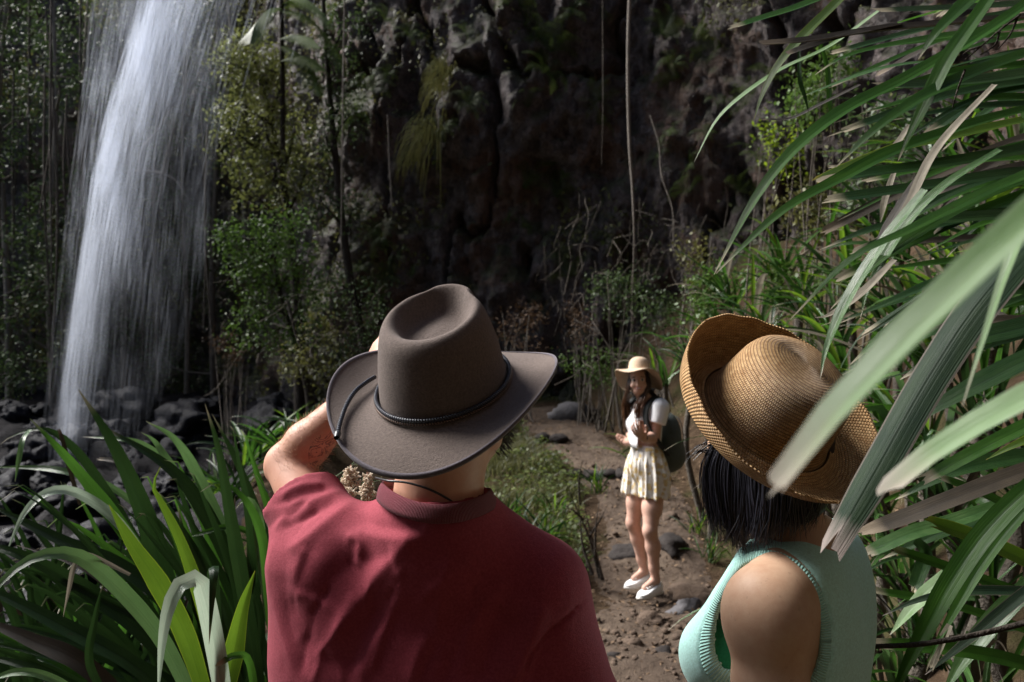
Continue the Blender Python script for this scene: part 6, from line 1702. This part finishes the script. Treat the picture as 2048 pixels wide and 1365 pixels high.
# wisps blown out to the left under the brim
for k in range(46):
    b0 = P(1440 + r.uniform(-14, 14), 905 + r.uniform(-22, 22), 1.36)
    p1 = P(1418 + r.uniform(-9, 9), 945 + r.uniform(-12, 12), 1.37); p2 = P(1424 + r.uniform(-14, 14), 985 + r.uniform(-16, 14), 1.38)
    if k % 4 == 0:
        p1 = P(1408 + r.uniform(-6, 6), 892 + r.uniform(-9, 12), 1.36); p2 = P(1376 + r.uniform(-8, 16), 908 + r.uniform(-10, 22), 1.36)
    C = resample([b0, p1, p2], 10) - np.array(wom.location)
    V, Fq = lock_arrays(C, r.uniform(0.0003, 0.0010), 0.0004, (0, -1, 0.2)); parts.append((V, Fq)); tints.append(np.full(len(V), r.random()))
parts.append((HV - np.array(wom.location), HF)); tints.append(np.full(len(HV), 0.05))
V, F = merge_arrays(parts)
link("hair", np_mesh("hair", V, F, tint=np.concatenate(tints)), M_black_hair, wom)

# ------------------------------------------------------------------- straw hat
def straw_mat():
    t = NT("plaited_straw"); u = t.sep(t.uv()); tint = t.attr("tint").outputs["Fac"]
    # u.x runs round the hat in metres, u.y counts the sewn rows of plait
    row = t.math('FLOOR', u[1]); fr = t.math('FRACT', u[1])
    ph = t.math('MULTIPLY', t.math('MODULO', row, 2.0), 3.14159)
    w = t.math('SINE', t.math('ADD', t.math('ADD', t.math('MULTIPLY', u[0], 1750.0), ph), t.math('MULTIPLY', t.math('ABSOLUTE', t.math('SUBTRACT', fr, 0.5)), 5.0)))
    gap = t.math('SMOOTH_MIN', t.math('MULTIPLY', t.math('ABSOLUTE', t.math('SUBTRACT', fr, 0.5)), 2.0), 1.0, 0.1)
    v = t.pos()
    rn = t.noise(1.0, 2, 0.5, t.comb(t.math('MULTIPLY', u[0], 90.0), t.math('MULTIPLY', row, 3.7), 0.0))
    c = t.mix(t.math('MULTIPLY_ADD', t.math('SUBTRACT', rn, 0.5), 2.2, 0.5, clamp=True), (0.35, 0.19, 0.072), (0.74, 0.50, 0.25))
    c = t.mix(t.math('MULTIPLY', t.math('MULTIPLY_ADD', w, 0.5, 0.5), 0.5), c, (0.24, 0.12, 0.042))
    c = t.mix(t.math('MULTIPLY', t.math('GREATER_THAN', gap, 0.72), 0.75), c, (0.09, 0.04, 0.015))
    c = t.mix(t.math('MULTIPLY', t.noise(22, 4, 0.6, v), 0.35), c, (0.30, 0.15, 0.05))
    h = t.math('SUBTRACT', t.math('MULTIPLY', w, 0.45), t.math('MULTIPLY', t.math('POWER', gap, 4.0), 1.0))
    return t.done(t.pbsdf(c, 0.55, 0.35, t.bump(h, 1.0, 0.0020)))
M_straw = straw_mat()
straw = empty("straw_hat", ST_C, "golden plaited straw hat with upturned brim, on the person in mint", "hat")
straw.rotation_euler = STM.to_euler(); straw.scale = (0.96, 0.96, 0.96)
NS = 360
th = np.linspace(0, 2 * np.pi, NS, endpoint=False); cs, sn = np.cos(th), np.sin(th)
def rows_mesh(name, prof, warp, parent, ring_w=0.0055, amp=0.0007, thick=True, close=False):
    """prof: list of (r_scale_x, r_scale_y, z) control rows; every sewn row of plait is a real ridge"""
    p = np.array(prof, dtype=float); n = 40 * len(p)
    C = resample(p, n)
    L = np.r_[0, np.cumsum(np.linalg.norm(np.diff(C[:, [1, 2]], axis=0), axis=1))]
    m = max(int(L[-1] / ring_w) * 6, 12)
    si = np.linspace(0, L[-1], m)
    C = np.stack([np.interp(si, L, C[:, k]) for k in range(3)], 1)
    d = np.gradient(C[:, 1:], axis=0); d /= np.maximum(np.linalg.norm(d, axis=1), 1e-9)[:, None]
    nr, nz = -d[:, 1], d[:, 0]                          # profile normal (radial, z)
    rowc = si / ring_w
    rid = amp * np.sqrt(np.abs(np.sin(np.pi * rowc)))
    X = (C[:, 0] + nr * rid)[None, :] * cs[:, None]; Y = (C[:, 1] + nr * rid)[None, :] * sn[:, None]; Z = np.tile(C[:, 2] + nz * rid, (NS, 1))
    Vv = np.stack([X, Y, Z], -1)
    Vv = warp(Vv, th[:, None], (si / L[-1])[None, :])
    uvs = np.stack([np.repeat(th[:, None] * 0.10, m, 1), np.tile(rowc, (NS, 1))], -1)
    Fq = grid_faces(NS, m, True)
    return link(name, np_mesh(name, Vv.reshape(-1, 3), Fq, uv=uvs.reshape(-1, 2)), M_straw, parent)
cprof = [(0.108, 0.116, 0.0), (0.103, 0.111, 0.012), (0.098, 0.106, 0.035), (0.093, 0.101, 0.065), (0.087, 0.095, 0.096), (0.074, 0.083, 0.118), (0.053, 0.063, 0.1275), (0.030, 0.042, 0.130), (0.012, 0.025, 0.131), (0.0005, 0.012, 0.1315)]
def cwarp(Vv, t, q):
    Vv = Vv.copy(); Vv[..., 2] += 0.006 * np.sin(3 * t + 1) * q * (1 - q); Vv[..., 0] += 0.004 * np.sin(2 * t) * (1 - q) * 0.5
    return Vv
rows_mesh("crown", cprof, cwarp, straw)
bprof = [(0.108, 0.116, 0.0), (0.116, 0.125, -0.006), (0.126, 0.136, -0.009), (0.140, 0.150, -0.006), (0.153, 0.163, 0.006), (0.161, 0.171, 0.024), (0.165, 0.175, 0.044), (0.167, 0.177, 0.066)]
LEFTA = math.atan2(*(lambda q: (q.y, q.x))(STM.inverted() @ Vector((-0.45, 0.70, 0.50))))
def bwarp(Vv, t, q):
    Vv = Vv.copy()
    w = 0.5 + 0.5 * np.cos(t - LEFTA)                  # 1 on the side turned up high, 0 where the brim lies flat
    up = 0.62 + 0.52 * w
    z = Vv[..., 2].copy()
    Vv[..., 2] = np.where(z > 0, z * up, z)
    out = 1 + 0.085 * q ** 2 * (1 - w) * 1.4
    Vv[..., 0] *= out; Vv[..., 1] *= out
    Vv[..., 2] += 0.002 * np.sin(5 * t + 0.6) * q ** 2 + 0.0015 * np.sin(17 * t) * q ** 3 - 0.012 * (1 - w) * q
    return Vv
sb = rows_mesh("brim", bprof, bwarp, straw)
md = sb.modifiers.new("thick", 'SOLIDIFY'); md.thickness = 0.0035; md.offset = -1
# frayed straw ends along the edge
r = rng(31); parts = []
for k in range(70):
    a = r.uniform(0, 2 * math.pi); v0 = Vector(sb.data.vertices[(int(a / (2 * math.pi) * NS) % NS) * (len(sb.data.vertices) // NS) + (len(sb.data.vertices) // NS) - 1 - int(r.integers(0, 3))].co)
    d = Vector((r.normal(0, 0.6), r.normal(0, 0.6), r.normal(0.3, 0.6))).normalized() * r.uniform(0.002, 0.007)
    parts.append(tube_arrays([v0, v0 + d], [0.0005, 0.0002], 3, 2))
V, F = merge_arrays(parts); link("frayed_straw", np_mesh("frayed_straw", V, F), simple_mat("straw_fray", (0.45, 0.27, 0.12)), sb, kind="stuff")
# ------------------------------------------------------------------- woman on the path
wp = empty("person", (1.0, 6.0, 0.0), "person standing on the path in white T-shirt and floral shorts, smiling back at the others", "person")
def wp_part(name, V, F, mat, parent=wp, **kw):
    return link(name, np_mesh(name, V - np.array(wp.location), F, **kw), mat, parent)
gf = Vector((-0.86, -0.51, 0)).normalized(); gl = Vector((-gf.y, gf.x, 0))
RG = Matrix((gl * -1, gf, Vector((0, 0, 1)))).transposed()
def G(f, l, z): return Vector((1.015, 6.0, 0)) + gf * f + gl * l + Vector((0, 0, z))
gh = P(1277, 760, 5.97); fd = Vector((-0.20, -0.96, 0.06)).normalized()
RH = basis((-0.08, 0.0, 1), fd)                       # x = her right hand side of the face seen from inside
SLg = G(-0.005, 0.150, 1.378); SRg = G(-0.01, -0.145, 1.355)
ELg = P(1306, 876, 5.85); WLg = P(1286, 876, 5.66)
ERg = P(1262, 862, 6.16); WRg = P(1263, 884, 6.0)
HL = G(0.0, 0.085, 0.80); HR = G(0.0, -0.085, 0.80)
KL = P(1300, 1062, 5.84); AL = P(1311, 1160, 5.90)
KR = P(1266, 1046, 6.06); AR = P(1289, 1142, 6.12)
s = SDF((0.55, 5.45, 0.0), (1.45, 6.45, 1.76), 0.006)
s.ell(gh, (0.070, 0.090, 0.108), RH, 0.02)
s.ell(gh + RH @ Vector((0, 0.040, -0.072)), (0.046, 0.050, 0.042), RH, 0.03)
s.ell(gh + RH @ Vector((0, 0.090, -0.018)), (0.010, 0.018, 0.026), RH, 0.012)
s.ell(gh + RH @ Vector((0, 0.098, -0.032)), (0.014, 0.012, 0.010), RH, 0.008)
for q in (-1, 1): s.ell(gh + RH @ Vector((q * 0.040, 0.066, -0.036)), (0.020, 0.018, 0.018), RH, 0.02)
s.cap(gh + Vector((0, 0.01, -0.06)), G(0.0, 0, 1.40), 0.046, 0.050, 0.03)
s.cap(SLg, SRg, 0.046, 0.046, 0.04)
s.ell(G(0, 0, 1.27), (0.130, 0.092, 0.18), RG, 0.05)
s.ell(G(0, 0, 1.08), (0.112, 0.085, 0.18), RG, 0.05)
s.ell(G(0, 0, 0.92), (0.155, 0.110, 0.14), RG, 0.05)
s.chain([SLg, ELg, ELg.lerp(WLg, 0.3), WLg], [0.047, 0.036, 0.036, 0.025], 0.02)
s.chain([SRg, ERg, ERg.lerp(WRg, 0.3), WRg], [0.047, 0.036, 0.034, 0.024], 0.02)
for H_, K_, A_ in ((HL, KL, AL), (HR, KR, AR)):
    s.chain([H_, H_.lerp(K_, 0.5), K_], [0.088, 0.072, 0.050], 0.03)
    s.ell(K_ + gf * 0.016, (0.032, 0.024, 0.040), RG, 0.03)
    s.chain([K_, K_.lerp(A_, 0.32) - gf * 0.012, K_.lerp(A_, 0.75), A_], [0.048, 0.053, 0.036, 0.031], 0.025)
    s.cap(A_, A_ + gf * 0.10 + Vector((0, 0, -0.045)), 0.032, 0.026, 0.02)
V, F = s.mesh(); V = relax(V, F, 1)
bodies = [(V, F)]
s = SDF((0.75, 5.35, 0.98), (1.2, 5.8, 1.40), 0.0035)
hand(s, WLg, Vector((-0.50, -0.60, 0.55)), Vector((-0.45, -0.40, 0.75)), 0.175, (0.30, 0.38, 0.42, 0.5), thumb=-1, rscale=0.9, wr=0.025)
bodies.append(s.mesh())
s = SDF((0.70, 5.7, 0.92), (1.1, 6.2, 1.30), 0.0035)
hand(s, WRg, Vector((-0.72, -0.2, 0.0)), Vector((0.2, -0.4, 0.85)), 0.165, (0.55, 0.6, 0.65, 0.7), thumb=1, rscale=0.85, wr=0.024)
bodies.append(s.mesh())
V, F = merge_arrays(bodies)
q = (V - np.array(gh)) @ np.array(RH)
wp_body = wp_part("body", V, F, M_skin_pale)
# face
M_white_eye = simple_mat("eye_white", (0.75, 0.74, 0.72), 0.3, var=0.02, bump=0)
M_iris = simple_mat("dark_iris", (0.02, 0.018, 0.02), 0.2, var=0.05, bump=0)
M_lip = simple_mat("lip", (0.42, 0.13, 0.12), 0.4, var=0.08, bump=0)
M_teeth = simple_mat("teeth", (0.8, 0.78, 0.74), 0.3, var=0.02, bump=0)
M_brow = simple_mat("brow_hair", (0.05, 0.028, 0.02), 0.7, bump=0)
def blob(name, c, r, R, mat, parent=wp, n=12):
    u = np.linspace(0, 2 * np.pi, n, endpoint=False); v = np.linspace(-np.pi / 2, np.pi / 2, n // 2 + 1)
    U, Vv = np.meshgrid(u, v, indexing='ij')
    pts = np.stack([np.cos(U) * np.cos(Vv) * r[0], np.sin(U) * np.cos(Vv) * r[1], np.sin(Vv) * r[2]], -1).reshape(-1, 3) @ np.array(R).T + np.array(tuple(c))
    return wp_part(name, pts, grid_faces(n, n // 2 + 1, True), mat, parent)
for sx in (-1, 1):
    e = blob("eye", gh + RH @ Vector((sx * 0.030, 0.0795, 0.004)), (0.016, 0.009, 0.0095), RH, M_white_eye)
    ii = blob("iris", gh + RH @ Vector((sx * 0.030 - 0.002, 0.0850, 0.004)), (0.0085, 0.0055, 0.0085), RH, M_iris, e)
    C = [gh + RH @ Vector((sx * (0.030 + a), 0.0835 - 0.2 * abs(a), 0.022 + 0.004 * math.cos(a * 90))) - wp.location for a in (-0.018, -0.008, 0.004, 0.018)]
    tube("eyebrow", C, [0.0015, 0.0032, 0.003, 0.001], M_brow, wp, 6, 10)
    C = [gh + RH @ Vector((sx * (0.030 + a), 0.0855 - 0.25 * abs(a), 0.0095 - abs(a) * 0.25)) - wp.location for a in (-0.014, 0.0, 0.016)]
    tube("eyelash", C, [0.0012, 0.0022, 0.0012], M_brow, wp, 5, 8)
mc = lambda a, dz, dy=0.0: gh + RH @ Vector((a, 0.0895 - 7.0 * a * a + dy, -0.058 + 9.0 * a * a + dz)) - wp.location
tube("upper_lip", [mc(a, 0.0045) for a in (-0.028, -0.014, 0, 0.014, 0.028)], [0.001, 0.0035, 0.0036, 0.0035, 0.001], M_lip, wp, 6, 14)
tube("lower_lip", [mc(a, -0.0075 + 6 * a * a) for a in (-0.027, -0.013, 0, 0.013, 0.027)], [0.001, 0.004, 0.0048, 0.004, 0.001], M_lip, wp, 6, 14)
tube("teeth", [mc(a, -0.001, 0.0005) for a in (-0.021, -0.010, 0, 0.010, 0.021)], [0.001, 0.004, 0.0042, 0.004, 0.001], M_teeth, wp, 6, 14)
# T-shirt
M_white = cloth_mat("white_jersey", (0.80, 0.80, 0.82), var=0.03, sheen=0.05)
s = SDF((0.60, 5.55, 1.00), (1.45, 6.45, 1.50), 0.006)
s.cap(SLg + Vector((0, 0, 0.002)), SRg + Vector((0, 0, 0.002)), 0.058, 0.052, 0.03)
s.ell(G(0.01, 0, 1.26), (0.150, 0.112, 0.18), RG, 0.05)
s.ell(G(0.02, 0, 1.12), (0.145, 0.112, 0.12), RG, 0.05)
for q_ in (1, -1): s.ell(G(0.085, q_ * 0.065, 1.245), (0.058, 0.050, 0.055), RG, 0.04)
s.cap(SLg, SLg.lerp(ELg, 0.50), 0.064, 0.066, 0.03); s.cap(SRg, SRg.lerp(ERg, 0.5), 0.062, 0.064, 0.03)
for S_, E_ in ((SLg, ELg), (SRg, ERg)):
    d = (E_ - S_).normalized(); pc = S_.lerp(E_, 0.52); _local_cut(s, pc + d * 0.09, 0.10, pc, d)
s.ell(G(0.055, 0, 1.455), (0.085, 0.085, 0.092), RG, 0.01, cut=True)
s.plane_cut((0, 0, 1.075), (0, 0, -1))
V, F = s.mesh(); V = relax(V, F, 1); N = vnormals(V, F)
V = V + N * (0.008 * fbm(V * np.array([13, 13, 7]), 3) + 0.006 * np.sin(V[:, 2] * 60 + 5 * fbm(V * 6, 2)) * sstep(1.22, 1.08, V[:, 2]))[:, None]
wp_part("t_shirt", V, F, M_white)
# shorts
def floral_mat():
    t = NT("floral_cotton"); v = t.obj()
    vo = t.n("ShaderNodeTexVoronoi"); vo.inputs["Scale"].default_value = 24; t.l(v, vo.inputs["Vector"])
    m1 = t.math('LESS_THAN', t.math('ADD', vo.outputs["Distance"], t.math('MULTIPLY', t.noise(50, 2, 0.5, v), 0.5)), 0.66)
    vo2 = t.n("ShaderNodeTexVoronoi"); vo2.inputs["Scale"].default_value = 46; t.l(v, vo2.inputs["Vector"])
    m2 = t.math('LESS_THAN', t.math('ADD', vo2.outputs["Distance"], t.math('MULTIPLY', t.noise(70, 2, 0.5, v), 0.4)), 0.50)
    c = t.mix(m1, (0.78, 0.74, 0.68), (0.66, 0.50, 0.24)); c = t.mix(t.math('MULTIPLY', m2, 0.5), c, (0.58, 0.46, 0.42))
    return t.done(t.pbsdf(c, 0.8, 0.2))
s = SDF((0.60, 5.55, 0.65), (1.45, 6.45, 1.16), 0.006)
s.ell(G(0, 0, 1.06), (0.122, 0.098, 0.06), RG, 0.03)
s.ell(G(0, 0, 0.93), (0.172, 0.132, 0.15), RG, 0.06)
s.cap(HL + Vector((0, 0, 0.06)), G(0.01, 0.098, 0.68), 0.110, 0.112, 0.02)
s.cap(HR + Vector((0, 0, 0.06)), G(0.015, -0.098, 0.68), 0.110, 0.112, 0.02)
s.plane_cut((0, 0, 0.715), (0, 0, -1)); s.plane_cut((0, 0, 1.105), (0, 0, 1))
V, F = s.mesh(); V = relax(V, F, 1); N = vnormals(V, F); ang = np.arctan2(V[:, 1] - 6.0, V[:, 0] - 1.015)
V = V + N * ((0.010 * np.sin(ang * 17 + 2 * fbm(V * 5, 2)) + 0.005 * np.sin(ang * 31)) * sstep(1.1, 0.85, V[:, 2]) + 0.004 * np.sin(ang * 60) * sstep(1.03, 1.07, V[:, 2]))[:, None]
wp_part("shorts", V, F, floral_mat())
# shoes
M_canvas = cloth_mat("white_canvas", (0.80, 0.80, 0.80), var=0.04, sheen=0.0)
M_sole = simple_mat("rubber_sole", (0.68, 0.66, 0.62), 0.7, var=0.1)
for (A_, toe) in ((AL, P(1263, 1186, 5.72)), (AR, P(1240, 1151, 5.98))):
    d = (toe - A_); d.z = 0; d.normalize(); sd = Vector((-d.y, d.x, 0)); z0 = A_.z - 0.105
    o = Vector((A_.x, A_.y, z0)) - d * 0.02
    R3 = Matrix((sd, d, Vector((0, 0, 1)))).transposed()
    s = SDF((o.x - 0.33, o.y - 0.33, z0 - 0.02), (o.x + 0.33, o.y + 0.33, z0 + 0.16), 0.006)
    s.ell(o + d * 0.13 + Vector((0, 0, 0.030)), (0.044, 0.090, 0.036), R3, 0.02); s.ell(o + d * 0.0 + Vector((0, 0, 0.045)), (0.038, 0.052, 0.05), R3, 0.03)
    s.cap(o + d * 0.03 + Vector((0, 0, 0.05)), o + d * 0.14 + Vector((0, 0, 0.035)), 0.040, 0.035, 0.03)
    s.plane_cut((0, 0, z0 + 0.014), (0, 0, -1)); s.plane_cut(o + Vector((0, 0, 0.082)), Vector((d.x * 0.25, d.y * 0.25, 1)))
    V, F = s.mesh(); V = relax(V, F, 1); sh = wp_part("shoe", V, F, M_canvas)
    s = SDF((o.x - 0.33, o.y - 0.33, z0 - 0.03), (o.x + 0.33, o.y + 0.33, z0 + 0.05), 0.006)
    s.ell(o + d * 0.13 + Vector((0, 0, 0.010)), (0.048, 0.096, 0.05), R3, 0.02); s.ell(o + Vector((0, 0, 0.01)), (0.041, 0.058, 0.05), R3, 0.04)
    s.plane_cut((0, 0, z0), (0, 0, -1)); s.plane_cut((0, 0, z0 + 0.018), (0, 0, 1))
    V, F = s.mesh(); wp_part("sole", V, F, M_sole, sh)
    lp = []
    for k in range(4):
        c = o + d * (0.06 + 0.022 * k) + Vector((0, 0, 0.088 - 0.006 * k))
        lp.append(tube_arrays([c - sd * 0.022 - wp.location - Vector((0, 0, 0.006)), c - wp.location, c + sd * 0.022 - wp.location - Vector((0, 0, 0.006))], 0.0035, 5, 5))
    V, F = merge_arrays(lp); tag(link("laces", np_mesh("laces", V, F), M_canvas, sh), kind="stuff")
# long brown hair
M_brown_hair = hair_mat("brown_hair", (0.018, 0.009, 0.006), (0.13, 0.055, 0.022))
r = rng(77); parts = []; tints = []
for k in range(300):
    sx = 1 if k % 2 else -1
    a = r.uniform(0.75, 2.9) * sx
    dr = RH @ Vector((math.sin(a), math.cos(a), 0))
    p0 = gh + dr * 0.066 + Vector((0, 0, r.uniform(0.02, 0.06)))
    p1 = gh + dr * r.uniform(0.080, 0.094) + Vector((0, 0, -0.06))
    front = sx > 0
    tz = r.uniform(-0.42, -0.28) if front else r.uniform(-0.36, -0.22)
    tgt = G(0.115 + r.normal(0, .010), -0.105 + r.normal(0, 0.016), 0) if front else G(0.120 + r.normal(0, .010), 0.045 + r.normal(0, 0.018), 0)
    if abs(a) > 2.2: tgt = G(-0.11 + r.normal(0, .02), r.normal(0, .06), 0); tz *= 0.75
    p2 = Vector((tgt.x, tgt.y, gh.z - 0.19)); p3 = Vector((tgt.x + r.normal(0, .01), tgt.y + r.normal(0, .008), gh.z + tz))
    C = resample([p0, p1, p2, p3], 14) - np.array(wp.location)
    V, Fq = lock_arrays(C, r.uniform(0.003, 0.007), 0.002, tuple(dr)); parts.append((V, Fq))
    tints.append(np.repeat(np.clip(np.linspace(-0.15, 0.9, 14) + r.normal(0, .12), 0, 1), 4))
V, F = merge_arrays(parts)
link("hair", np_mesh("hair", V, F, tint=np.concatenate(tints)), M_brown_hair, wp)
# bracelet
dW = (WLg - ELg).normalized(); e1 = dW.cross(Vector((0, 0, 1))).normalized(); e2 = dW.cross(e1)
cb = WLg - dW * 0.012
tube("bracelet", [cb + (e1 * math.cos(a) + e2 * math.sin(a)) * 0.028 - wp.location for a in np.linspace(0, 2 * math.pi, 18)], 0.0045, M_cord, wp, 6)

# beige wool hat
sun_hat = empty("wool_hat", gh + Vector((0.005, 0.01, 0.052)), "beige wide brimmed wool hat on the person standing on the path", "hat")
HB = basis((0.10, 0.34, 0.93), (-0.2, -0.96, 0))
sun_hat.rotation_euler = HB.to_euler()
M_beige = felt_mat("beige_wool", (0.46, 0.345, 0.245))
n_ = 72; th = np.linspace(0, 2 * np.pi, n_, endpoint=False); cs, sn = np.cos(th), np.sin(th)
pr = [(1.0, 0.0), (0.99, 0.03), (0.97, 0.055), (0.90, 0.080), (0.74, 0.100), (0.5, 0.110), (0.25, 0.112), (0.02, 0.112)]
V = np.stack([np.stack([0.082 * a * cs, 0.100 * a * sn, z + 0 * cs], 1) for a, z in resample([(p[0], p[1], 0) for p in pr], 24)[:, :2]], 1)
link("crown", np_mesh("beige_crown", V.reshape(-1, 3), grid_faces(n_, 24, True)), M_beige, sun_hat)
tt = np.linspace(0, 1, 14)
def bz(t): return -0.052 * t ** 1.4 + 0.030 * t ** 1.5 * np.sin(3 * th + 1.1) + 0.018 * t * np.cos(th - 0.2) - 0.022 * t * t * np.clip(-sn, 0, 1) + 0.016 * t * np.clip(sn, 0, 1)
V = np.concatenate([np.stack([np.stack([(0.081 + 0.098 * t) * cs, (0.099 + 0.098 * t) * sn, bz(t)], 1) for t in tt], 1),
                    np.stack([np.stack([(0.081 + 0.098 * t) * cs, (0.099 + 0.098 * t) * sn, bz(t) - 0.004], 1) for t in tt[::-1]], 1)], 1)
link("brim", np_mesh("beige_brim", V.reshape(-1, 3), grid_faces(n_, 28, True)), M_beige, sun_hat)

# backpack
bp = empty("backpack", G(-0.18, 0.0, 1.0), "dark grey-green backpack on the back of the person on the path", "backpack")
M_pack = cloth_mat("grey_green_nylon", (0.065, 0.078, 0.070), var=0.15, sheen=0.05, rough=0.6)
M_strap = cloth_mat("black_webbing", (0.018, 0.02, 0.02), sheen=0.0, rough=0.7)
s = SDF(tuple(bp.location - Vector((0.34, 0.34, 0.16))), tuple(bp.location + Vector((0.34, 0.34, 0.42))), 0.007)
for (f, z, rx, ry, rz) in ((-0.205, 1.10, 0.135, 0.085, 0.23), (-0.235, 0.98, 0.13, 0.085, 0.11), (-0.255, 1.03, 0.10, 0.07, 0.13)):
    s.ell(G(f, 0.0, z), (rx, ry, rz), RG, 0.04)
V, F = s.mesh(); V = relax(V, F, 1); N = vnormals(V, F)
V = V + N * (0.008 * fbm(V * 9, 3))[:, None]
pk = link("bag", np_mesh("bag", V - np.array(bp.location), F), M_pack, bp)
loc = bp.location
for q_ in (1, -1):
    C = [G(-0.13, q_ * 0.07, 1.36), G(-0.06, q_ * 0.085, 1.44), G(0.02, q_ * 0.095, 1.445), G(0.095, q_ * 0.105, 1.37), G(0.10, q_ * 0.125, 1.25), G(0.02, q_ * 0.162, 1.12), G(-0.10, q_ * 0.12, 1.02)]
    Cc = resample(C, 30) - np.array(loc); T, S, N_ = frames(Cc, tuple(gl)); 
    w = 0.024; out = np.cross(T, np.cross(np.tile(np.array(tuple(gl * q_)), (30, 1)), T)); sd = np.cross(T, out); sd /= np.linalg.norm(sd, axis=1)[:, None]; out /= np.linalg.norm(out, axis=1)[:, None]
    wd = np.tile(np.array(tuple(gl)), (30, 1)); wd = wd - T * np.sum(wd * T, 1)[:, None]; wd /= np.maximum(np.linalg.norm(wd, axis=1), 1e-6)[:, None]; nn = np.cross(T, wd)
    V = np.stack([Cc - wd * w - nn * .006, Cc + wd * w - nn * .006, Cc + wd * w + nn * .006, Cc - wd * w + nn * .006], 1).reshape(-1, 3)
    I, J = np.meshgrid(np.arange(29), np.arange(4), indexing='ij')
    link("shoulder_strap", np_mesh("shoulder_strap", V, np.stack([I * 4 + J, (I + 1) * 4 + J, (I + 1) * 4 + (J + 1) % 4, I * 4 + (J + 1) % 4], -1).reshape(-1, 4)), M_strap, bp)
tube("zip", [G(-0.285, q2, z) - loc for q2, z in ((0.075, 0.95), (0.09, 1.1), (0.07, 1.23), (0.0, 1.29), (-0.07, 1.23), (-0.09, 1.1))], 0.004, M_strap, pk, 6, 30)
tube("top_loop", [G(-0.13, q2, z) - loc for q2, z in ((0.03, 1.31), (0.02, 1.37), (-0.02, 1.37), (-0.03, 1.31))], 0.007, M_strap, bp, 6, 12)
